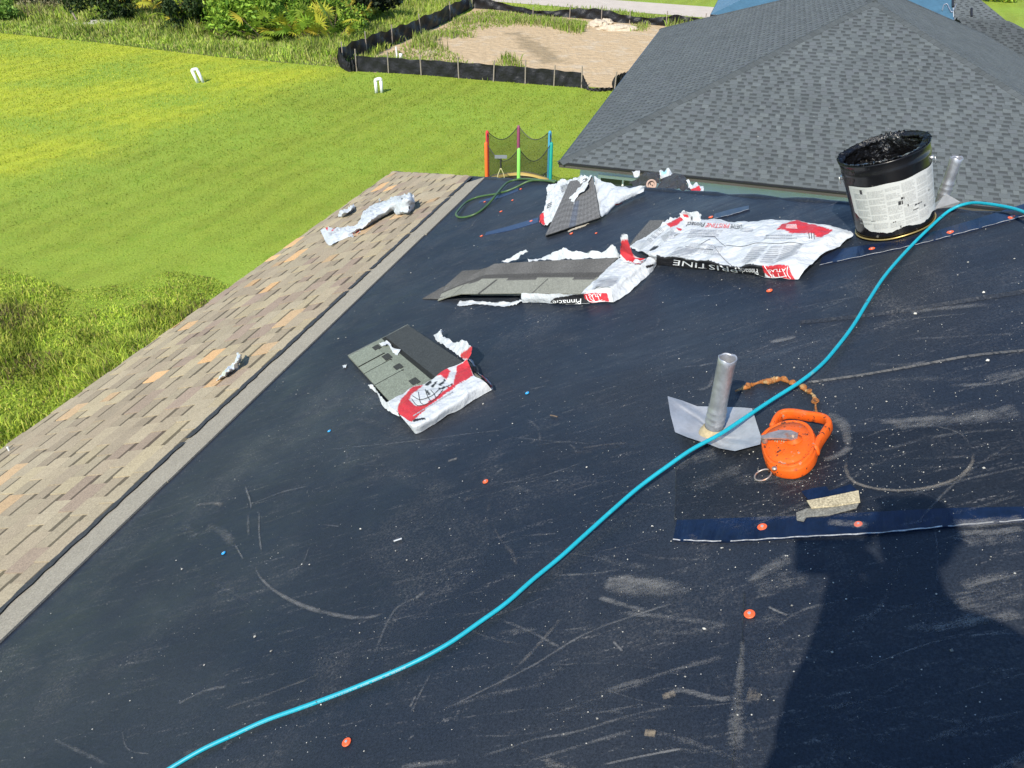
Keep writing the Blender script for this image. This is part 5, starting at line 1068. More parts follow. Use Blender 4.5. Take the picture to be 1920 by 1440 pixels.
# body outline measured at the height of its rim; laid out on the roof plane and lofted with rounded edges
bo = np.array([rab(x, y, .03)[:2] for x, y in cat_rom(body + [body[0]], 72)[:-1]]); bc = bo.mean(0)
def loft(name, outline, cen, prof, m, parent, smooth=True, cap=True):
    V = []; F = []; n = len(outline)
    for k, (s, z) in enumerate(prof):
        for q in outline: V.append(R3(*(cen + (q - cen) * s), z))
        if k:
            for i in range(n): F.append(((k - 1) * n + i, (k - 1) * n + (i + 1) % n, k * n + (i + 1) % n, k * n + i))
    F.append(tuple((len(prof) - 1) * n + i for i in range(n)))
    return mesh_obj(name, V, F, m, parent, smooth=smooth, recalc=True)
loft('reel_body', bo, bc, [(.92, .003), (.98, .005), (1, .009), (1, .030), (.985, .034), (.965, .0355), (.96, .043), (.945, .046), (.88, .0475), (.87, .0455), (.82, .0455), (.81, .049), (.5, .051), (.05, .052)], MT['orange'], t)
hd_o = c2([(1000, 800), (1030, 735), (1075, 690), (1160, 680), (1290, 700), (1400, 718), (1450, 745), (1460, 785), (1420, 850), (1375, 920), (1350, 985)])
hp_ = cat_rom([R3(*rab(x, y, .028)[:2], .028) for x, y in hd_o], 60)
V = []; F = []; n = 12
T = np.gradient(hp_, axis=0); T /= np.linalg.norm(T, axis=1)[:, None]
for i in range(len(hp_)):
    s_ = np.cross(RN, T[i]); s_ /= np.linalg.norm(s_)
    for j in range(n):
        a = 2 * math.pi * j / n; ca, sa = math.cos(a), math.sin(a); V.append(hp_[i] + s_ * .0085 * np.sign(ca) * abs(ca) ** .6 + RN * .017 * np.sign(sa) * abs(sa) ** .6)
    if i:
        for j in range(n): F.append(((i - 1) * n + j, (i - 1) * n + (j + 1) % n, i * n + (j + 1) % n, i * n + j))
F += [tuple(range(n)), tuple((len(hp_) - 1) * n + j for j in range(n))]
mesh_obj('handle', V, F, MT['orange'], t, smooth=True, recalc=True)
hub = rab(*c2([(1165, 862)])[0], .066)[:2]; mb = MB(); mb.lathe(R3(*hub, .052), RN, [(.022, 0), (.022, .003), (.015, .006), (.013, .015), (.011, .017), (.0004, .0175)], 28); mb.build('hub', MT['orange'], t, smooth=True)
cr0 = [rab(x, y, .070)[:2] for x, y in c2([(1205, 838), (1150, 815), (1060, 812), (960, 838), (905, 858), (903, 880), (985, 878), (1070, 880), (1150, 888), (1200, 872)])]
mb = MB(); mb.prism([R3(*q, .0655) for q in cr0], [R3(*q, .0705) for q in cr0]); mb.lathe(R3(*hub, .069), RN, [(.008, 0), (.008, .006), (.0004, .007)], 16); kn = rab(*c2([(925, 868)])[0], .07)[:2]; mb.lathe(R3(*kn, .052), RN, [(.008, 0), (.009, .014)], 14, cap0=True); mb.build('crank', MT['steel'], t, recalc=True)
for q, r_, lf in (((1045, 990), .009, .054), ((1265, 1030), .014, .041)): mb = MB(); c0 = rab(*c2([q])[0], lf)[:2]; mb.lathe(R3(*c0, lf - .001), RN, [(r_, 0), (r_, .0022), (r_ * .8, .0025), (r_ * .75, .0012), (.0004, .0012)], 24); mb.build('screw_boss', MT['orange'], t, smooth=True)
mb = MB(); sc0 = rab(*c2([(1012, 1125)])[0], .045)[:2]; mb.lathe(R3(*sc0, .043), RN, [(.007, 0), (.0065, .004), (.0004, .0055)], 16); mb.build('screw', MT['steel'], t, smooth=True)
mb = MB(); rc0 = R3(*rab(*c2([(920, 1183)])[0], .006)[:2], .0075); cx_ = rab(*c2([(920, 1183)])[0], .006)[:2]; e_a = rab(*c2([(985, 1150)])[0], .006)[:2] - cx_; e_b = rab(*c2([(945, 1238)])[0], .006)[:2] - cx_
rr0 = np.linalg.norm(e_a) * .92; pts = [R3(cx_[0] + rr0 * math.cos(a), cx_[1] + rr0 * math.sin(a), .007 + .004 * math.sin(a)) for a in np.linspace(0, 2 * math.pi, 40)[:-1]]; mb.tube(pts, .0024, 8, closed=True)
mb.build('ring', MT['steel'], t, smooth=True)
mb = MB(); mb.tube([R3(*rab(*q)[:2], z) for q, z in zip(c2([(1010, 1130), (995, 1165), (978, 1175), (985, 1150), (1005, 1135)]), (.03, .016, .009, .012, .03))], .0035, 8); mb.build('line_end', MT['orange'], t, smooth=True)
small = [(1120, 905), (1090, 920)]
mb = MB(); g = np.random.default_rng(8)
for k in range(7): q = rab(*c2([(1000 + 18 * k, 885 + 9 * (k % 3) + 6 * g.random())])[0], .0545)[:2]; mb.box((q[0] - .004, q[1] - .0015, .0538), (q[0] + .004, q[1] + .0015, .0548), 0, None, lambda a, b, c: R3(a, b, c))
mb.build('scratch_mark', MT['sealant'], t)

# ragged rim left on the membrane behind the reel
t = None; pth = c2([(695, 505), (740, 490), (790, 480), (840, 455), (900, 435), (970, 437), (1010, 425), (1080, 412), (1130, 432), (1200, 458), (1240, 472), (1285, 512), (1330, 535), (1350, 590), (1352, 640), (1360, 690)])
mb = MB(); pp = np.array([rab(*q)[:2] for q in cat_rom(pth, 130)]); g = np.random.default_rng(12); lum = np.convolve(g.random(142), np.ones(13) / 13, 'same')[6:136]; lum = (lum - lum.min()) / np.ptp(lum)
rr_ = .0022 + .0078 * lum ** 1.8; mb.tube([R3(q[0], q[1], .003 + r * .8) for q, r in zip(pp, rr_)], rr_ * (1 + .3 * g.random(130)), 9)
for k in range(9):
    i = int(g.integers(20, 115)); mb.lathe(R3(pp[i][0], pp[i][1], .006), RN, [(.004, 0), (.011 * g.uniform(.6, 1.2), .003), (.009, .009), (.0005, .012)], 9)
o = mb.build('ragged_rim', MT['rust'], None); tag(o, 'ragged orange-brown broken rim curving on the membrane behind the orange reel', 'broken rim')

# cut offcuts and grit strip
c3 = to_px(1220, 840, 2.4)
t = empty('membrane_offcut', roof(1560, 930), 'small cut piece of membrane with a gritty granule strip, right of the reel', 'offcut')
mb = MB(); q = c3([(678, 195), (730, 180), (790, 172), (803, 192), (900, 162), (940, 200), (830, 235), (735, 265)]); T = [roof(x, y, z) for (x, y), z in zip(q, (.012, .016, .018, .014, .02, .012, .01, .008))]; mb.prism([v - RN * .002 for v in T], T); mb.build('membrane_piece', MT['lap'], t, recalc=True)
mb = MB(); q = c3([(702, 236), (780, 222), (935, 190), (942, 240), (830, 258), (722, 268)]); T = [roof(x, y, .014) for x, y in q]; mb.prism([v - RN * .004 for v in T], T, 0, np.array(S(170, 158, 130))); mb.build('granule_strip', MT['slab'], t, recalc=True)
mb = MB(); q = c3([(655, 290), (700, 272), (830, 262), (940, 240), (925, 268), (800, 300), (700, 308), (688, 328), (657, 322)]); T = [roof(x, y, .008) for x, y in q]; mb.prism([v - RN * .003 for v in T], T, 0, np.array(S(118, 116, 108))); mb.build('felt_strip', MT['slab'], t, recalc=True)

# ------------------------------------------------------------------ hoses
def hose(name, pts, lifts, r, m, label, n=220):
    P = cat_rom([R3(*rab(x, y, l)[:2], l) for (x, y), l in zip(pts, lifts)], n); mb = MB(); mb.tube(P, r, 14); return tag(mb.build(name, m, None, smooth=True), label, 'hose')
hp_px = [(1935, 404), (1900, 391), (1850, 382), (1815, 381.5), (1780, 395), (1740, 430), (1700, 470), (1660, 516), (1630, 561), (1600, 610), (1570, 650), (1540, 684), (1500, 716), (1450, 748), (1400, 781), (1350, 814), (1300, 841), (1260, 868), (1200, 912), (1150, 955), (1100, 1000), (1050, 1045), (1000, 1086), (950, 1130), (900, 1166), (850, 1201), (800, 1230), (750, 1254), (700, 1275), (640, 1299), (570, 1325), (500, 1350), (440, 1377), (380, 1405), (320, 1440), (250, 1485)]
hl = [.05, .045, .04, .03, .02, .014, .012, .012, .012, .012, .014, .02, .03, .035, .04, .045, .05, .045, .035, .028, .022, .018, .016, .014, .013, .012, .012, .012, .012, .012, .012, .012, .012, .012, .012, .012]
hz = hose('air_hose', hp_px, hl, .0060, MT['hose'], 'turquoise air hose winding across the whole black roof', 320)
# faint printing along the hose
def hose_print():
    V = []; F = []; g = np.random.default_rng(3)
    P = cat_rom([R3(*rab(x, y, l)[:2], l) for (x, y), l in zip(hp_px, hl)], 320 * 6); Tn = np.gradient(P, axis=0); Tn /= np.linalg.norm(Tn, axis=1)[:, None]; i = 0
    seg = [i for i in range(len(P)) if 440 < proj(P[i])[0] < 760 and proj(P[i])[1] > 1200]; i = seg[0]
    while i < seg[-1]:
        L = int(g.integers(2, 5)); 
        if g.random() < .8:
            for k in (i, i + L):
                v = CAM - P[k]; v /= np.linalg.norm(v); s_ = np.cross(Tn[k], v); s_ /= np.linalg.norm(s_); s_ = s_ if s_[2] < 0 else -s_; 
                for t_ in (.25, .62): a = t_; V.append(P[k] + (v * math.cos(a) + s_ * math.sin(a)) * .0064)
            b = len(V) - 4; F.append((b, b + 1, b + 3, b + 2))
        i += L + int(g.integers(1, 3))
    mesh_obj('printed_marking', V, F, MT['greyink'], hz)
hose_print()
c8 = to_px(860, 200, 6)
gl = c8([(1100, 835), (960, 830), (840, 830), (760, 850), (640, 910), (540, 950), (470, 968), (400, 985), (300, 1000), (190, 1025), (80, 1080), (10, 1150), (-30, 1210), (10, 1245), (110, 1235), (220, 1190), (320, 1110), (390, 1030), (430, 980), (470, 930), (540, 860), (620, 828), (700, 815), (800, 815), (900, 822), (1000, 835), (1080, 850)])
hose('garden_hose', gl, [.02] * 4 + [.014] * 6 + [.02, .03, .03, .02] + [.012] * 3 + [.03, .035, .035, .03] + [.02] * 6, .0085, MT['greenhose'], 'dark green hose looped at the far end of the membrane by the hip', 200)

# ------------------------------------------------------------------ cap nails
def capnail(px, py, m, label, cat, s=1.0, tilt=0):
    a, b, _ = rab(px, py); t = empty('cap_nail', R3(a, b), label, 'cap nail', 'plastic cap nails in the membrane'); mb = MB(); r = .0118 * s
    mb.lathe(R3(a, b, .0025), RN, [(r, 0), (r, .0016), (r * .9, .0026), (r * .55, .0028), (r * .5, .0036), (r * .35, .0036)], 20, ref=RE, cap1=True); mb.build('plastic_cap', m, t, smooth=False)
    mb = MB(); mb.lathe(R3(a, b, .0060), RN, [(r * .30, 0), (r * .30, .0012), (r * .05, .0016)], 12, ref=RE, cap1=True); mb.build('nail_head', MT['nail'], t)
for (x, y, l, s) in [(1430, 990, 'orange cap nail on the dark lap below the reel ring', 1.05), (1610, 985, 'orange cap nail on the dark lap, at the edge of the shadow of the head', .85), (1406, 1153, 'orange cap nail beside the vertical sheet edge, below the dark lap', 1.05), (651, 1393, 'orange cap nail near the lower edge, below the turquoise hose', 1.), (911, 904, 'lone orange cap nail in mid membrane, left of the hose', .85), (1443, 546, 'orange cap nail just below the full white bundle', 1.), (1635, 468, 'orange cap nail on the lap between full bundle and bucket', 1.05), (1782, 437, 'orange cap nail on the lap right of the bucket', 1.1), (1897, 409, 'orange cap nail on the lap at the far right', 1.1), (1333, 408, 'orange cap nail behind the full white bundle', 1.), (1071.5, 438.5, 'orange cap nail below the dark propped shingles', .95), (903, 443, 'orange cap nail at the left end of the faded lap', 1.), (996, 415, 'orange cap nail on the faded lap by the far bundle', 1.), (939.5, 397, 'orange cap nail between the green hose loop and the faded lap', 1.), (909, 379, 'orange cap nail inside the green hose loop', .9), (961, 376, 'pinkish orange cap nail right of the green hose crossing', .8), (976.5, 355, 'orange cap nail nearest the hip by the green hose', .9), (1118, 438, 'small pale orange cap nail right of the one below the dark shingles', .6)]:
    capnail(x, y, MT['capo'], l, 'cap nail', s)
for (x, y, l) in [(989, 738, 'blue cap nail in mid membrane, right of the nearest bundle'), (618, 809, 'blue cap nail between the nearest bundle and the tan shingles'), (420, 1038, 'blue cap nail among the chalk scuffs at the left')]: capnail(x, y, MT['capb'], l, 'cap nail', .7)
mb = MB(); mb.tube([R3(*rab(1033, 781)[:2], .006), R3(*rab(1040, 783)[:2], .008), R3(*rab(1046, 784)[:2], .006)], .0025, 6); tag(mb.build('twig', MT['bark']), 'short brown twig on the membrane right of the nearest bundle', 'twig')
mb = MB(); mb.tube([R3(*rab(740, 1017)[:2], .006), R3(*rab(755, 1012)[:2], .006)], .0028, 6); tag(mb.build('roofing_nail', MT['nail']), 'bare grey nail lying on the membrane among the left scuffs', 'nail')
mb = MB(); mb.lathe(R3(*rab(20, 848)[:2], .014), Z1, [(.006, 0), (.007, .03), (.003, .036)], 10); tag(mb.build('nail_stub', MT['pvc']), 'small white stub at the tan eave, far left', 'stub')

# ================================================================== YARD
# toddler trampoline
TD = 15.15 * K; tc = at_depth(972, 318, TD); tc = np.array([tc[0], TD, 0.]); RT = .74 * K
t = empty('trampoline', tc, 'small round trampoline with coloured poles, black net and yellow pad', 'trampoline')
angs = [270, 210, 150, 90, 30, 330]; zt_ = 1.42 * K; tops = []
polc = ['lime', ('orangepole', 'orangepole'), ('orangepole', 'red'), 'purple', ('blue', 'blue'), 'teal']
for a, c in zip(angs, polc):
    q = tc + RT * np.array([math.cos(math.radians(a)), math.sin(math.radians(a)), 0]); tops.append(q + Z1 * zt_); nm = c if isinstance(c, str) else c[1]; mb = MB(); r_ = .034 * K
    mb.tube([q, q + Z1 * .5 * K, q + Z1 * (zt_ - .02), q + Z1 * (zt_ + .02)], [r_, r_, r_, r_ * .5], 12); mb.build('pole', MT[nm], t, smooth=True)
mb = MB(); n = 48
for (r0, r1_, z0, z1) in ((RT - .14 * K, RT + .03 * K, .44, .44),):
    V = []; 
    for j in range(n):
        a = 2 * math.pi * j / n; sg = .012 * K * math.sin(6 * a)
        for r_, z in ((r0, .42 * K), (r0 + .03, .46 * K), (r1_ - .03, .45 * K + sg), (r1_, .40 * K)): V.append(tc + np.array([r_ * math.cos(a), r_ * math.sin(a), z]))
    F = [(4 * j + k, 4 * j + k + 1, 4 * ((j + 1) % n) + k + 1, 4 * ((j + 1) % n) + k) for j in range(n) for k in range(3)]; mb.add(V, F)
mb.build('pad', MT['yellowpad'], t, smooth=True)
mb = MB(); mb.lathe(tc + Z1 * .40 * K, Z1, [(.001, 0), (RT - .12 * K, .01)], 40); mb.build('mat', MT['ink'], t)
mb = MB(); mb.tube([tc + Z1 * .38 * K + RT * np.array([math.cos(a), math.sin(a), 0]) for a in np.linspace(0, 2 * math.pi, 41)[:-1]], .02, 8, closed=True)
mb.build('frame', MT['wire'], t, smooth=True)
for i in range(6):
    A, B = tops[i], tops[(i + 1) % 6]; V = []; F = []; n = 14; bd = []
    for k in range(n):
        s = k / (n - 1); top = A + (B - A) * s - Z1 * K * (.30 if i in (0, 5) else .22) * math.sin(math.pi * s); bot = A + (B - A) * s; bot = bot * 1.0; bot[2] = .45 * K; V += [bot, top]; bd.append(top)
        if k: F.append((2 * k - 2, 2 * k, 2 * k + 1, 2 * k - 1))
    nt_ = mesh_obj('net_panel', V, F, MT['net'], t); mb = MB(); mb.tube(bd, .011, 6); mb.build('border_cord', MT['ink'], nt_)
hA = (tops[0] + tops[1]) / 2; hA = at_depth(939, 294, hA[1] - .04); mb = MB(); mb.box((hA[0] - .17, hA[1] - .015, hA[2] - .043), (hA[0] + .17, hA[1] + .015, hA[2] + .043)); mb.build('hoop_board', mat('grey_board', (.2, .21, .24), .4), t)
mb = MB(); mb.tube([hA - Z1 * .043, hA - Z1 * .31], .025, 8); mb.build('hoop_arm', MT['ink'], t)
mb = MB(); b0 = hA - Z1 * .31
for s in (-1, 1): mb.tube(cat_rom([b0, b0 + K * np.array([s * .06, 0, -.15]), b0 + K * np.array([s * .07, 0, -.30]), b0 + K * np.array([s * .05, 0, -.48])], 14), .013, 6)
mb.build('hoop_cord', MT['cord'], t, smooth=True)

# white pvc pipe pairs standing in the lawn
def pvc_pair(px, py, h, label, lean=0.):
    h = h * K; lean = lean * K; b = ground(px, py); t = empty('cleanout_pipes', b, label, 'pvc pipes', 'white pipe pairs in the lawn')
    for s in (-1, 1):
        mb = MB(); o = np.array([s * .115, .03 * s, 0]); mb.tube([b + o - Z1 * .02, b + o + Z1 * h * .5 + np.array([lean * .5, 0, 0]), b + o + Z1 * h + np.array([lean, 0, 0])], .068, 12); mb.build('pipe', MT['pvc'], t, smooth=True)
    mb = MB(); A = b + np.array([-.115 + lean, -.03, h]); B = b + np.array([.115 + lean, .03, h]); mb.tube(cat_rom([A - Z1 * .02, A + Z1 * .03 + (B - A) * .2, B + Z1 * .05 - (B - A) * .1, B - Z1 * .02], 14), .071, 12); mb.build('return_bend', MT['pvc'], t, smooth=True)
pvc_pair(376, 155, .37, 'pair of white pipes joined at the top, farther left in the lawn', -.10); pvc_pair(711, 174, .37, 'pair of white pipes joined at the top, standing in the lawn near the silt fence')
for (x, y, h) in ((745, 119, .55 * K),): mb = MB(); b = ground(x, y); mb.tube([b, b + Z1 * h], .04, 8); o = mb.build('survey_stake', MT['pvc'], None); tag(o, 'thin white stake behind the near silt fence', 'stake')
mb = MB(); b = ground(752.5, 119); mb.tube([b, b + Z1 * .36, b + Z1 * .47], .08, 10); tag(mb.build('white_pipe', MT['pvc'], None, smooth=True), 'short white pipe beside the thin stake behind the near silt fence', 'pipe')
mb = MB(); b = ground(1106, 222); b = at_depth(1105, 221, 18.5 * K); b[2] = 0; mb.tube([b, b + Z1 * .5], .10, 10); tag(mb.build('white_pipe', MT['pvc'], None, smooth=True), 'short white pipe in the lawn beside the grey roof edge', 'pipe')

# silt fences
def silt_fence(pts, hs, stakes, label, seed, slump=None, n=140, wave=.10, tall=.28):
    P = [ground(*q) for q in pts]; t = empty('silt_fence', (P[0] + P[-1]) / 2, label, 'silt fence', 'black silt fence round the sandy plot'); g = np.random.default_rng(seed)
    Q = cat_rom(P, n) if len(P) > 2 else np.array([P[0] + (P[1] - P[0]) * s for s in np.linspace(0, 1, n)]); wave = wave * K; tall = tall * K; Hh = K * np.interp(np.linspace(0, 1, n), np.linspace(0, 1, len(hs)), hs); T = np.gradient(Q, axis=0); T /= np.linalg.norm(T, axis=1)[:, None]; N = np.stack([-T[:, 1], T[:, 0], 0 * T[:, 0]], 1)
    m = 7; V = []; F = []; ph = g.uniform(0, 6, 4); s_ = np.linspace(0, 1, n); 
    for i in range(n):
        hh = Hh[i] * (1 + (.10 * math.sin(s_[i] * 37 + ph[0]) + .08 * math.sin(s_[i] * 83 + ph[1])) * (slump or .35))
        for k in range(m): v = k / (m - 1); V.append(Q[i] + Z1 * hh * v + N[i] * wave * math.sin(v * 3.1) * (math.sin(s_[i] * 50 + ph[2] + v * 2) + .6 * math.sin(s_[i] * 120 + ph[3] - v * 3)) * .6)
        if i:
            for k in range(m - 1): F.append(((i - 1) * m + k, i * m + k, i * m + k + 1, (i - 1) * m + k + 1))
    mesh_obj('fabric', V, F, MT['siltfabric'], t, smooth=True)
    for s in stakes:
        j = min(n - 1, int(s * (n - 1))); mb = MB(); q = Q[j] - N[j] * .06; ln = g.normal(size=2) * .03; hh = Hh[j] + tall * (.5 + .3 * g.random()); mb.tube([q - Z1 * .05, q + np.array([*ln, hh])], .03, 4); mb.build('stake', MT['stake'], t)
silt_fence([(670, 134), (780, 140), (900, 150), (1000, 158), (1091, 165)], [.50, .48, .50, .50, .46], [0, .137, .277, .422, .567, .713, .858, 1], 'near run of black silt fence along the mown lawn with seven panels between stakes', 61, .2, wave=.05)
silt_fence([(638, 126), (645, 131), (655, 135), (670, 134)], [.66, .45, .30, .48], [], 'slack corner piece of black silt fence at the left end of the near run', 62, .8, n=50)
silt_fence([(638, 126), (700, 100), (760, 76), (830, 45), (886, 14)], [.62, .62, .58, .6, .6], [.02, .2, .4, .6, .8, 1.], 'left run of black silt fence climbing away beside the palmettos', 63, .5)
silt_fence([(886, 16), (940, 20), (1003, 30), (1060, 33), (1110, 37), (1160, 43), (1210, 46), (1260, 50), (1320, 52)], [.55, .35, .22, .32, .48, .38, .24, .45, .35], [.0, .25, .4, .55, .68, .85, 1.], 'far wavy run of black silt fence in front of the road', 64, .6, wave=.12)
silt_fence([(1091, 165), (1105, 170), (1125, 172), (1150, 170)], [.40, .08, .12, .10], [1.], 'collapsed low piece of silt fence at the right end of the near run', 65, .9, n=40)
silt_fence([(1150, 172), (1165, 168), (1185, 163)], [.45, .5, .5], [0], 'short piece of silt fence half hidden by the grey roof edge', 66, .3, n=30)
# rubble and debris
def rock_at(name, px, py, sx, sy, sz, m, label, cat, seed, group=None):
    b = ground(px, py); g = np.random.default_rng(seed); bm = bmesh.new(); bmesh.ops.create_icosphere(bm, subdivisions=3, radius=1)
    V = np.array([v.co for v in bm.verts]); F = [[v.index for v in f.verts] for f in bm.faces]; bm.free(); h = crumple(V, seed, .22); V = V * (1 + .45 * h)[:, None] * K * np.array([sx, sy, sz]); V[:, 2] = np.maximum(V[:, 2], -.02); return tag(mesh_obj(name, V + b, F, m, None), label, cat, group)
rock_at('rubble', 1122, 47, .45, .35, .22, MT['rubble'], 'jagged pale lump at the left of the rubble by the far silt fence', 'rubble', 1, 'pale rubble by the far fence'); rock_at('rubble', 1108, 49, .35, .3, .16, MT['rubble'], 'small pale lump leftmost in the rubble by the far fence', 'rubble', 2, 'pale rubble by the far fence')
rock_at('rubble', 1158, 56, .85, .35, .20, MT['rubble'], 'long flat pale slab, largest of the rubble by the far silt fence', 'rubble', 3, 'pale rubble by the far fence'); rock_at('rubble', 1137, 44, .3, .25, .2, MT['rubble'], 'pale lump behind the middle of the rubble by the far fence', 'rubble', 4, 'pale rubble by the far fence')
rock_at('stone', 143, 48, .18, .15, .12, MT['pvc'], 'white lump in the weeds below the leaning stick', 'stone', 5); rock_at('stone', 353, 61, .12, .1, .1, MT['pvc'], 'small white lump at the foot of the dark shrub', 'stone', 6)
mb = MB(); b = ground(190, 50); mb.box((-.75, -.12, .03), (.75, .12, .16), 0, None, lambda x, y, z: b + K * np.array([x, y, z + .03 * x])); mb.box((-.5, .2, .03), (.45, .5, .2), 0, None, lambda x, y, z: b + K * np.array([x, y, z])); tag(mb.build('lumber_scrap', mat('grey_lumber', (.45, .43, .38), .9, noise=((6, .3),))), 'grey weathered boards lying in the weeds below the bushes', 'boards')
mb = MB(); b = ground(147, 44); mb.tube([b, b + K * np.array([-.33, .1, 1.0]), b + K * np.array([-.5, .2, 1.9])], [.06, .05, .045], 7); tag(mb.build('leaning_stick', MT['stake']), 'leaning grey stick in the weeds at the upper left', 'stick')

# ------------------------------------------------------------------ vegetation
def tri_blades(P, h, w_, lean, g, cols, bend=.35):
    """each blade: two triangles from a base point, bent towards one side"""
    n = len(P); a = g.uniform(0, 2 * math.pi, n); d = np.stack([np.cos(a), np.sin(a), 0 * a], 1); l = g.uniform(0, 2 * math.pi, n); ld = np.stack([np.cos(l), np.sin(l), 0 * l], 1); hh = h * g.uniform(.5, 1.15, n)[:, None] if np.ndim(h) == 0 else (h * g.uniform(.6, 1.15, n))[:, None]; le = lean * g.random(n)[:, None]; up = np.array([0, 0, 1.])
    w2 = (w_ * g.uniform(.6, 1.3, n))[:, None]
    A = P - d * w2 / 2; B = P + d * w2 / 2; M_ = P + up * hh * .6 + ld * hh * le * .4; T = P + up * hh * (1 - .3 * le) + ld * hh * le
    V = np.stack([A, B, M_ + d * w2 * .35, T, M_ - d * w2 * .35], 1).reshape(-1, 3); b = np.arange(n)[:, None] * 5
    F = np.concatenate([b + np.array([0, 1, 2]), b + np.array([0, 2, 4]), b + np.array([4, 2, 3])]); C = np.repeat(cols, 5, axis=0); return V, F, C
def colmix(g, n, pal, jit=.18):
    c = np.array(pal)[g.integers(len(pal), size=n)]; return c * g.uniform(1 - jit, 1 + jit, (n, 1))
def smooth_noise(P, s, seed):
    g = np.random.default_rng(seed); h = 0
    for k in range(6): q = g.normal(size=2); q /= np.linalg.norm(q); h = h + np.sin(P[:, :2] @ q * s * g.uniform(.6, 1.8) + g.uniform(0, 6))
    return h / 6 * 1.6
def proj_many(P):
    d = P - CAM; z = d @ FWD; return np.stack([960 + F_PX * (d @ RIGHT) / z, 720 - F_PX * (d @ UPV) / z], 1), z
def view_filter(P, mar=60):
    q, z = proj_many(P); return P[(z > 1) & (q[:, 0] > -mar * 4) & (q[:, 0] < 1920 + mar * 3) & (q[:, 1] > -mar * 3) & (q[:, 1] < 1500)]
g = np.random.default_rng(77)
lawn_edge = [G(0, 62), G(200, 82), G(400, 106), G(520, 117), G(660, 128)]
# mown lawn: short blades over the part of the lawn in view
far_pts = [G(-250, 30), *lawn_edge, G(780, 139), G(900, 148), G(1085, 162), G(1250, 176), *[(K * a, K * b) for a, b in ((6.5, 18), (1.5, 10), (-1, 8), (-5, 4), (-14, 6))]]
N_ = 300000; P = K * np.stack([g.uniform(-26, 7, N_), g.uniform(5, 36, N_), np.zeros(N_)], 1); P = P[in_poly(P, far_pts)]; P = view_filter(P); 
keep = g.random(len(P)) < np.clip(18 * K / P[:, 1], .25, 1); P = P[keep]
sm = smooth_noise(P, .8, 1); A0, B0 = ground(0, 355), ground(640, 130); d0 = (B0 - A0)[:2]; nn0 = np.array([-d0[1], d0[0]]) / np.linalg.norm(d0); side = ((P[:, :2] - A0[:2]) @ nn0 + .4 * smooth_noise(P, 1.5, 2) + g.normal(size=len(P)) * .9) > 0
ca = colmix(g, len(P), [(.24, .31, .035), (.205, .285, .03), (.28, .335, .04), (.29, .325, .055)], .16); cb2 = colmix(g, len(P), [(.39, .44, .034), (.34, .41, .03), (.43, .45, .05), (.42, .43, .07)], .16)
cols = np.where(side[:, None], cb2, ca) * (1 + .12 * sm + .06 * np.sin(((P[:, :2] - A0[:2]) @ nn0) * 5.2))[:, None]
V, F, C = tri_blades(P,   .036 * (P[:, 1] / 20).clip(.8, 1.6), .020 * (P[:, 1] / 20).clip(.8, 2.0), .9, g, cols)
mesh_obj('lawn_grass', V, F, MT['blade'], None, loc=(0, 0, 0), C=C, kind='stuff', label='mown yellow green lawn grass around the houses')
# rank weeds along the house, bottom left
wpoly = [G(-250, 470), G(0, 500), G(60, 520), G(140, 545), G(230, 530), G(320, 508), G(400, 522), G(450, 545), *[(K * a, K * b) for a, b in ((-3.2, 9.0), (-4.5, 3.0), (-12, 3))]]
N_ = 260000; P = K * np.stack([g.uniform(-13, 0, N_), g.uniform(2, 15, N_), np.zeros(N_)], 1); P = P[in_poly(P, wpoly)]; P = view_filter(P)
hN = (.10 + .22 * np.clip(smooth_noise(P, 1.1, 4) + .35, 0, 1.3) + .10 * np.clip(smooth_noise(P, 4., 6), -.5, 1)).clip(.06, .6); 
edge_d = np.min([np.hypot(P[:, 0] - q[0], P[:, 1] - q[1]) for q in [G(-250, 470), G(0, 500), G(60, 520), G(140, 545), G(230, 530), G(320, 508), G(400, 522), G(450, 545)]], axis=0); hN *= np.clip(edge_d / 3.2, .2, 1)
sm = smooth_noise(P, 1.4, 5); s2 = smooth_noise(P, 5, 8); pal = [(.35, .45, .05), (.30, .41, .045), (.42, .47, .065), (.46, .45, .10), (.25, .33, .045)]; cols = colmix(g, len(P), pal) * (1 + .26 * sm + .26 * s2)[:, None]; br = g.random(len(P)) < .06 + .30 * (sm < -.45); cols[br] = np.array((.17, .13, .06))
V, F, C = tri_blades(P, hN * K, .023, 1.0, g, cols); mesh_obj('rank_weeds', V, F, MT['blade'], None, loc=(0, 0, 0), C=C, kind='stuff', label='tall rank weeds growing close along the tan roof edge')
# rough grass beyond the lawn
rp_ = [G(-260, 36), *lawn_edge, G(690, 112), G(760, 76), G(830, 45), G(880, 8), *[(K * a, K * b) for a, b in ((-2.5, 52), (-40, 52), (-34, 36))]]
N_ = 300000; P = K * np.stack([g.uniform(-34, 0, N_), g.uniform(26, 52, N_), np.zeros(N_)], 1); P = P[in_poly(P, rp_)]; P = view_filter(P); keep = g.random(len(P)) < np.clip((46 - P[:, 1] / K) / 14, .25, 1); P = P[keep]
le_ = np.array(lawn_edge); yl = np.interp(P[:, 0], le_[:, 0], le_[:, 1]); de = P[:, 1] - yl; hN = (.20 + .32 * np.clip(smooth_noise(P, .7, 9) + .3, 0, 1.2) + .15 * smooth_noise(P, 3, 10)).clip(.12, .95) * np.clip(de / K + .35, .35, 1); sm = smooth_noise(P, .5, 11); s2 = smooth_noise(P, 2.2, 12)
pal = [(.33, .44, .05), (.28, .41, .045), (.39, .46, .08), (.45, .46, .14), (.22, .33, .05), (.38, .38, .13)]; cols = colmix(g, len(P), pal) * (1 + .22 * s2)[:, None]; br = (sm > .6) & (g.random(len(P)) < .4); cols[br] = np.array((.24, .20, .10)) * g.uniform(.7, 1.2, (br.sum(), 1))
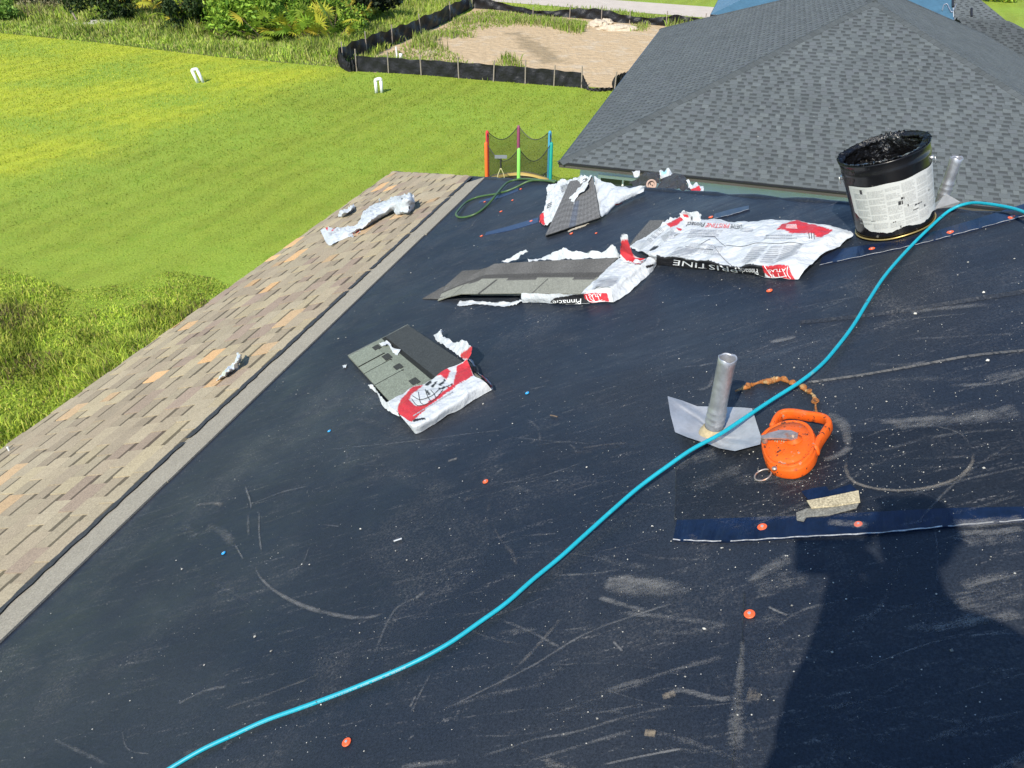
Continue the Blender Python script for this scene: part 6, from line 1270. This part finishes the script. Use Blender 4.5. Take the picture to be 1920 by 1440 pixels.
V, F, C = tri_blades(P, hN * K, .055, .8, g, cols); mesh_obj('tall_weeds', V, F, MT['blade'], None, loc=(0, 0, 0), C=C, kind='stuff', label='tall rough grass and weeds between the mown lawn and the bushes')
# grass patches in and round the sandy plot
N_ = 160000; P = K * np.stack([g.uniform(-8, 16, N_), g.uniform(24, 60, N_), np.zeros(N_)], 1); P = view_filter(P); q, _ = proj_many(P)
zones = [[(672, 128), (745, 95), (820, 60), (890, 22), (960, 28), (1010, 40), (900, 55), (860, 62), (900, 70), (830, 72), (810, 80), (850, 100), (870, 118), (900, 128), (880, 140), (780, 134)], [(880, 145), (920, 132), (945, 108), (975, 118), (985, 130), (960, 145), (930, 148)], [(900, 18), (1000, 30), (1100, 40), (1100, 54), (1000, 48), (920, 40)], [(1185, 46), (1215, 45), (1212, 58), (1180, 56)], [(1250, 46), (1350, 58), (1350, 70), (1250, 66)], [(890, 5), (1000, 12), (1330, 36), (1330, 44), (1000, 26), (890, 12)], [(1850, -20), (2000, -20), (2000, 60), (1860, 30)], [(640, 128), (700, 92), (790, 50), (880, 0), (700, -10), (640, 60)], [(1040, 48), (1110, 60), (1080, 62), (1040, 56)]]
inz = np.zeros(len(P), bool); 
for z in zones: inz |= in_poly(q + g.normal(size=q.shape) * 2.5, z)
P = P[inz]; sm = smooth_noise(P, .8, 15); hN = (.22 + .25 * np.clip(sm, -.5, 1)).clip(.08, .7); hN[P[:, 1] > 36.5 * K] *= .45
cols = colmix(g, len(P), [(.22, .32, .04), (.18, .28, .035), (.28, .33, .08), (.33, .32, .13)]); V, F, C = tri_blades(P, hN * K, .06, .7, g, cols); mesh_obj('plot_grass', V, F, MT['blade'], None, loc=(0, 0, 0), C=C, kind='stuff', label='patchy grass on and around the sandy plot and road verge')

def leaf_cloud(g, cen, rad, n, size, pal, clumps=18, flat=.6, jit=.25):
    """leaf faces gathered in clumps through a crown's volume -> V, F(quads), C"""
    cl = g.normal(size=(clumps, 3)); cl /= np.linalg.norm(cl, axis=1)[:, None]; cl *= g.uniform(.35, .95, (clumps, 1)); rc = g.uniform(.22, .42, clumps); k = g.integers(clumps, size=n); p = g.normal(size=(n, 3)); p /= np.linalg.norm(p, axis=1)[:, None]; p *= g.uniform(.55, 1.05, (n, 1))
    L = cl[k] + p * rc[k][:, None]; P = np.array(cen) + L * np.array(rad); P = P[P[:, 2] > .02]; n = len(P); k = k[:n]
    nrm = g.normal(size=(n, 3)) + np.array([0, 0, flat]); nrm /= np.linalg.norm(nrm, axis=1)[:, None]; a = np.cross(nrm, g.normal(size=(n, 3))); a /= np.linalg.norm(a, axis=1)[:, None]; b = np.cross(nrm, a); s = (size * g.uniform(.6, 1.3, n))[:, None]
    V = np.stack([P - a * s, P + b * s * .45, P + a * s, P - b * s * .45], 1).reshape(-1, 3); F = np.arange(4 * n).reshape(-1, 4); cc = (np.array(pal)[g.integers(len(pal), size=clumps)] * g.uniform(.75, 1.25, (clumps, 1)))[k] * g.uniform(1 - jit, 1 + jit, (n, 1)); return V, F, np.repeat(cc, 4, axis=0)
def trunk_mb(b, h, r, g, limbs=5, spread=.6):
    mb = MB(); mb.tube(cat_rom([b, b + np.array([g.normal() * .05 * h, g.normal() * .05 * h, h * .5]), b + np.array([g.normal() * .08 * h, g.normal() * .08 * h, h])], 10), np.linspace(r, r * .4, 10), 9)
    for k in range(limbs):
        a = g.uniform(0, 6.28); z0 = g.uniform(.25, .7) * h; d = np.array([math.cos(a), math.sin(a), 0]) * spread * h; mb.tube(cat_rom([b + Z1 * z0, b + Z1 * (z0 + .15 * h) + d * .5, b + Z1 * (z0 + .4 * h) + d], 8), np.linspace(r * .5, r * .12, 8), 6)
    return mb
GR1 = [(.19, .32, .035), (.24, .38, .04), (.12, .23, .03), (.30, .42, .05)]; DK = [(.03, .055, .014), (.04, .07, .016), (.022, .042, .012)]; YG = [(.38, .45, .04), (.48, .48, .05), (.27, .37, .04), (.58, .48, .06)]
def shrub(px, py, rad, n, size, pal, label, seed, dz=.55, cat='shrub', clumps=18):
    rad = tuple(K * v for v in rad); size = size * K; g = np.random.default_rng(seed); b = ground(px, py); t = empty('shrub', b, label, cat); mb = trunk_mb(b, rad[2] * 1.1, .04, g, 6, .5); mb.build('stem', MT['bark'], t); V, F, C = leaf_cloud(g, b + Z1 * rad[2] * dz, rad, n, size, pal, clumps); mesh_obj('foliage', V, F, MT['leaf'], t, C=C)
def palmetto(px, py, R, nf, pal, label, seed):
    R = R * K; g = np.random.default_rng(seed); b = ground(px, py); t = empty('palmetto', b, label, 'palmetto'); Vs = []; Fs = []; Cs = []; nv = 0; st = MB()
    for f in range(nf):
        a = g.uniform(0, 6.28); el = g.uniform(.25, 1.35); L = R * g.uniform(.55, 1.0); d = np.array([math.cos(a) * math.cos(el), math.sin(a) * math.cos(el), math.sin(el)]); b0 = b + np.array([g.normal() * R * .22, g.normal() * R * .22, .02]); c = b0 + d * L; st.tube([b0, c], .014, 4); u = np.cross(d, Z1); u /= np.linalg.norm(u); v = np.cross(u, d); fr = R * g.uniform(.32, .5); col = np.array(pal[g.integers(len(pal))]) * g.uniform(.75, 1.25); tilt = g.uniform(-.4, .8)
        fd = d * math.cos(tilt) + v * math.sin(tilt) * -1; fd /= np.linalg.norm(fd); fv = np.cross(u, fd)
        for k in range(15):
            th = (k / 14 - .5) * 4.2; dr = fd * math.cos(th) + u * math.sin(th) - fv * .22 * abs(math.sin(th)); s_ = np.cross(dr, fv); s_ /= np.linalg.norm(s_) + 1e-9; ln = fr * (1 - .25 * abs(th) / 2.1) * g.uniform(.85, 1.1); w_ = .022 * fr / .4; tip = c + dr * ln - Z1 * .10 * ln; mid = c + dr * ln * .5
            Vs.append([c, mid + s_ * w_, tip, mid - s_ * w_]); Fs.append([nv, nv + 1, nv + 2, nv + 3]); nv += 4; Cs += [col * g.uniform(.85, 1.15)] * 4
    st.build('stem', MT['bark'], t); mesh_obj('fronds', np.array(Vs).reshape(-1, 3), np.array(Fs), MT['leaf'], t, C=np.array(Cs))
shrub(210, 44, (1.6, 1.1, 1.4), 6000, .085, DK + GR1[:1], 'dark round shrub above the grey boards', 101)
shrub(345, 60, (1.25, .95, 1.2), 3600, .085, DK, 'dark green shrub left of the large leafy bush', 102)
shrub(455, 64, (2.1, 1.5, 1.8), 11000, .10, GR1, 'large bright leafy bush in the middle of the bush line', 103)
shrub(540, 64, (1.9, 1.4, 1.6), 9000, .09, GR1 + DK[:1], 'mid green leafy bush left of the tall yellow palmetto', 104)
shrub(405, 50, (1.9, 1.3, 1.6), 8000, .10, GR1 + YG[:1], 'pale leafy bush behind the large bright bush', 105)
shrub(500, 22, (1.8, 1.2, 1.3), 5200, .10, GR1 + DK[:2], 'leafy bush at the frame top behind the bush line', 106)
shrub(95, 20, (1.6, 1.0, .8), 3200, .08, [(.25, .24, .12), (.19, .23, .07), (.30, .27, .15)], 'low brownish scrub at the upper left', 107)
shrub(45, 8, (1.6, 1.0, .9), 3000, .09, DK + [(.16, .13, .08)], 'dark scrub at the very top left corner', 108)
shrub(630, 70, (1.3, .9, 1.0), 4200, .07, GR1, 'low green bush at the right end of the bush line', 109)
shrub(1880, 2, (1.6, 1.2, .9), 3200, .09, GR1 + YG[:2], 'bright bush at the top right beyond the grey roofs', 110)
shrub(15, 40, (.8, .7, .7), 2000, .07, [(.17, .30, .05), (.21, .33, .06)], 'pale green leafy clump at the left frame edge', 111)
for (x, y, R, nf, pal, l, s) in [(276, 30, 1.5, 34, YG, 'yellow palmetto between the two dark shrubs', 201), (372, 58, 1.1, 26, GR1 + YG, 'low palmetto beside the dark green shrub', 202), (520, 72, 1.2, 30, GR1 + YG, 'green palmetto in front of the leafy bushes', 203), (572, 78, 1.3, 40, YG + GR1[:2], 'broad yellow green palmetto fan in the bush line', 204), (608, 84, 1.3, 40, YG + GR1[1:2], 'tallest yellow palmetto at the right of the bush line', 205), (650, 58, 1.2, 30, [(.44, .37, .05), (.34, .36, .05), (.5, .37, .07)], 'orange yellow palmetto at the edge of the dark wood', 206), (340, 16, 1.4, 28, YG, 'yellow palmetto at the frame top left of the dark gap', 207), (430, 72, .8, 18, GR1, 'small palmetto low in front of the large bush', 208), (590, 62, 1.2, 34, YG, 'yellow palmetto behind the tallest one', 209)]: palmetto(x, y, R, nf, pal, l, s)
# the wood behind: trees whose crowns stand above the frame and shade the ground under them
def tree(px, py, h, rad, n, label, seed, zc=.62):
    h = h * K; rad = tuple(K * v for v in rad); g = np.random.default_rng(seed); b = ground(px, py); t = empty('tree', b, label, 'tree', 'trees of the dark wood behind the bushes'); trunk_mb(b, h * .75, .16, g, 7, .35).build('trunk', MT['bark'], t, smooth=True); V, F, C = leaf_cloud(g, b + Z1 * h * zc, rad, n, .22 * K, DK, 26); mesh_obj('crown', V, F, MT['leaf'], t, C=C)
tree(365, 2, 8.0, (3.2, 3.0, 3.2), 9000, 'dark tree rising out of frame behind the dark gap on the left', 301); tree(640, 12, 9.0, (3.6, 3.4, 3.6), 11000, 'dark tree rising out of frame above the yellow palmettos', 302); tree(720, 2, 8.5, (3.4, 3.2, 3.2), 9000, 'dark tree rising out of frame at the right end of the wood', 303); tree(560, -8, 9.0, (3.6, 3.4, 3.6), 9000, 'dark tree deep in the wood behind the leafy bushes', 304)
shrub(375, 20, (1.5, 1.2, 1.1), 4500, .12, [(.012, .02, .008)] + DK[2:], 'undergrowth coloured black green for the deep shade in the left gap between the bushes', 311); shrub(660, 44, (2.0, 1.2, 1.5), 7000, .13, [(.012, .02, .008)] + DK[2:], 'undergrowth coloured black green for the deep shade beneath the trees behind the yellow palmettos', 312); shrub(610, 44, (1.9, 1.2, 1.7), 5000, .13, [(.012, .02, .008)] + DK[2:], 'undergrowth coloured black green for deep shade at the frame top behind the tallest palmetto', 313)  # near-black leaf colour stands in for the deep shade under the wood

# ================================================================== THE PHOTOGRAPHER (casts the shadow on the membrane)
def skin_mesh(nodes, edges, name, m, parent, sub=2, root=0):
    """nodes: (x, y, z, r) relative to the camera; one continuous surface"""
    me = bpy.data.meshes.new(name + '_cage'); me.from_pydata([[n[0], n[1], n[2] + CAM_H] for n in nodes], edges, []); ob = bpy.data.objects.new(name + '_cage', me); COL.objects.link(ob)
    bm = bmesh.new(); bm.from_mesh(me); ly = bm.verts.layers.skin.verify(); bm.verts.ensure_lookup_table()
    for v, n in zip(bm.verts, nodes): v[ly].radius = (n[3], n[4] if len(n) > 4 else n[3]); v[ly].use_root = False
    bm.verts[root][ly].use_root = True; bm.to_mesh(me); bm.free()
    sk = ob.modifiers.new('s', 'SKIN'); sk.use_smooth_shade = True; sd = ob.modifiers.new('d', 'SUBSURF'); sd.levels = sub; sd.render_levels = sub
    bpy.context.view_layer.update(); dg = bpy.context.evaluated_depsgraph_get(); m2 = bpy.data.meshes.new_from_object(ob.evaluated_get(dg)); V = np.array([v.co for v in m2.vertices]); F = [tuple(p.vertices) for p in m2.polygons]; bpy.data.objects.remove(ob)
    return mesh_obj(name, V, F, m, parent, smooth=True)
HD = np.array([.13, -.155, .215]); rz = lambda x, y: roof_z(x, y) - CAM_H
def roof_z(x, y): d = np.array([x, y]); return RO[2] + M * (d @ RP[:2])
FL_, FR_ = (-.06, -.40), (.20, -.34)
t = empty('person', np.array([.07, -.36, roof_z(.07, -.36)]), 'person whose dark shadow falls at lower right, both hands on a phone', 'person')
N = []; E = []
def nd(*a): N.append(a); return len(N) - 1
def link(*ids): E.extend([(ids[i], ids[i + 1]) for i in range(len(ids) - 1)])
pel = nd(.05, -.36, -.50, .15, .12); bel = nd(.065, -.345, -.34, .145, .115); che = nd(.10, -.31, -.12, .15, .105); clv = nd(.125, -.275, .035, .085, .07); nek = nd(.137, -.23, .12, .052); jaw = nd(.132, -.17, .195, .058, .055); hdm = nd(.13, -.16, .265, .082, .088); crn = nd(.13, -.175, .325, .072, .078)
link(pel, bel, che, clv, nek, jaw, hdm, crn)
def arm(side, sh, el, wr, palm, fingers, thumb):
    s = nd(*sh, .062); e_ = nd(*el, .042); f_ = nd(*((np.array(el) * .6 + np.array(wr) * .4)), .040); w_ = nd(*wr, .027, .022); p = nd(*palm, .036, .018); link(clv, s, e_, f_, w_, p)
    for fg in fingers: ids = [p] + [nd(*q, r) for q, r in zip(fg, (.0095, .009, .008, .0065))]; link(*ids)
    ids = [w_] + [nd(*q, r) for q, r in zip(thumb, (.013, .011, .008))]; link(*ids)
arm(-1, (.03, -.27, .055), (-.03, -.23, -.28), (.065, -.07, -.13), (.09, -.03, -.085), [[(0.08, -0.005, -0.07), (0.08, 0.006, -0.055), (0.085, 0.006, -0.042), (0.09, 0.005, -0.034)], [(0.1, -0.004, -0.07), (0.102, 0.007, -0.052), (0.105, 0.007, -0.036), (0.108, 0.006, -0.026)], [(0.118, -0.004, -0.074), (0.12, 0.007, -0.056), (0.123, 0.007, -0.04), (0.126, 0.006, -0.032)], [(0.132, -0.006, -0.08), (0.136, 0.005, -0.066), (0.139, 0.005, -0.054), (0.142, 0.004, -0.047)]], [(0.08, -0.05, -0.075), (0.095, -0.045, -0.055), (0.105, -0.038, -0.042)])
arm(1, (.30, -.27, .015), (.36, -.20, -.24), (.20, -.075, -.085), (.175, -.045, -.05), [[(.16, -.01, -.01), (.148, .005, .002), (.138, .008, -.004), (.13, .008, -.012)], [(.163, -.008, -.025), (.148, .008, -.018), (.135, .009, -.022), (.126, .008, -.028)], [(.165, -.008, -.042), (.15, .008, -.038), (.138, .008, -.04), (.13, .008, -.044)], [(.166, -.012, -.058), (.153, .004, -.056), (.143, .005, -.057), (.136, .005, -.06)]], [(.165, -.06, -.03), (.145, -.05, -.015), (.125, -.042, -.01)])
for fx, side in ((FL_, -1), (FR_, 1)):
    z0 = rz(*fx); hip = nd(.05 + side * .095, -.355, -.56, .088); kn = nd(.06 + side * .11, -.32, (-.56 + z0) / 2 + .02, .058); ca = nd(.5 * (.06 + side * .11 + fx[0]), -.37, (-.56 + z0) / 2 * .45 + z0 * .55, .055); an = nd(fx[0], fx[1] - .0, z0 + .085, .037); toe = nd(fx[0], fx[1] + .15, z0 + .035 + M * .15 * RP[1], .036); link(pel, hip, kn, ca, an, toe)
skin_mesh(N, E, 'body', MT['skin'], t)
n2 = [(.005, -.36, -.60, .205, .16), (.04, -.345, -.36, .19, .145), (.10, -.31, -.12, .18, .135), (.115, -.27, .06, .12, .095), (.118, -.22, .125, .078), (.04, -.255, .085, .095), (.0, -.25, -.13, .072), (-.026, -.235, -.235, .068), (.30, -.27, .015, .08), (.335, -.235, -.12, .068), (.35, -.215, -.19, .064)]
skin_mesh(n2, [(0, 1), (1, 2), (2, 3), (3, 4), (3, 5), (5, 6), (6, 7), (3, 8), (8, 9), (9, 10)], 'shirt', MT['shirt'], t)
n3 = [(.03, -.36, -.52, .185, .145)]; e3 = []
for fx, side in ((FL_, -1), (FR_, 1)): z0 = rz(*fx); i = len(n3); n3 += [(.05 + side * .095, -.355, -.57, .112), (.06 + side * .11, -.32, (-.56 + z0) / 2 + .02, .078), (.5 * (.06 + side * .11 + fx[0]), -.37, (-.56 + z0) / 2 * .45 + z0 * .55, .072), (fx[0], fx[1], z0 + .11, .062)]; e3 += [(0, i), (i, i + 1), (i + 1, i + 2), (i + 2, i + 3)]
skin_mesh(n3, e3, 'trousers', MT['jeans'], t)
for fx in (FL_, FR_): z0 = rz(*fx); skin_mesh([(fx[0], fx[1] - .05, z0 + .05, .045), (fx[0], fx[1], z0 + .085, .052), (fx[0], fx[1] + .08, z0 + .05 + M * .08 * RP[1], .046), (fx[0], fx[1] + .17, z0 + .045 + M * .17 * RP[1], .044)], [(0, 1), (1, 2), (2, 3)], 'boot', MT['boots'], t)
skin_mesh([(.13, -.235, .22, .045), (.13, -.225, .285, .078, .06), (.13, -.19, .335, .088, .085), (.13, -.13, .335, .072, .055)], [(0, 1), (1, 2), (2, 3)], 'hair', MT['hair'], t)
mb = MB(); fc = np.array([.13, -.16, .25 + CAM_H]); mb.tube([fc + [0, .085, .03], fc + [0, .105, -.005], fc + [0, .088, -.018]], [.009, .014, .012], 8); mb.build('nose', MT['skin'], t, smooth=True)
for s in (-1, 1):
    mb = MB(); mb.lathe(fc + [s * .031, .078, .028], (0, 1, 0), [(.0125, 0), (.010, .006), (.0003, .009)], 12); mb.build('eye', MT['whitepaint'], t, smooth=True); mb = MB(); mb.lathe(fc + [s * .083, -.01, .01], (s, .2, 0), [(.028, 0), (.032, .008), (.02, .012), (.001, .006)], 12); mb.build('ear', MT['skin'], t, smooth=True)
mb = MB(); mb.tube([fc + [-.024, .082, -.045], fc + [0, .09, -.044], fc + [.024, .082, -.045]], [.004, .007, .004], 8); mb.build('mouth', flat('lips', (.35, .14, .12)), t, smooth=True)
# phone, held level just behind the lens
ph = empty('phone', CAM + FWD * -.012, 'dark phone held level in both hands of the photographer', 'phone')
PT = lambda x, y, z: CAM + RIGHT * x + UPV * y - FWD * z
mb = MB(); o8 = []
for cx, cy, a0 in ((.128, .052, 0), (-.012, .052, 90), (-.012, -.012, 180), (.128, -.012, 270)):
    for k in range(5): a = math.radians(a0 + k * 22.5); o8.append((cx + .010 * math.cos(a), cy + .010 * math.sin(a)))
mb.prism([PT(x, y - .02, .008) for x, y in o8], [PT(x, y - .02, .016) for x, y in o8]); mb.build('phone_body', MT['phone'], ph, recalc=True)
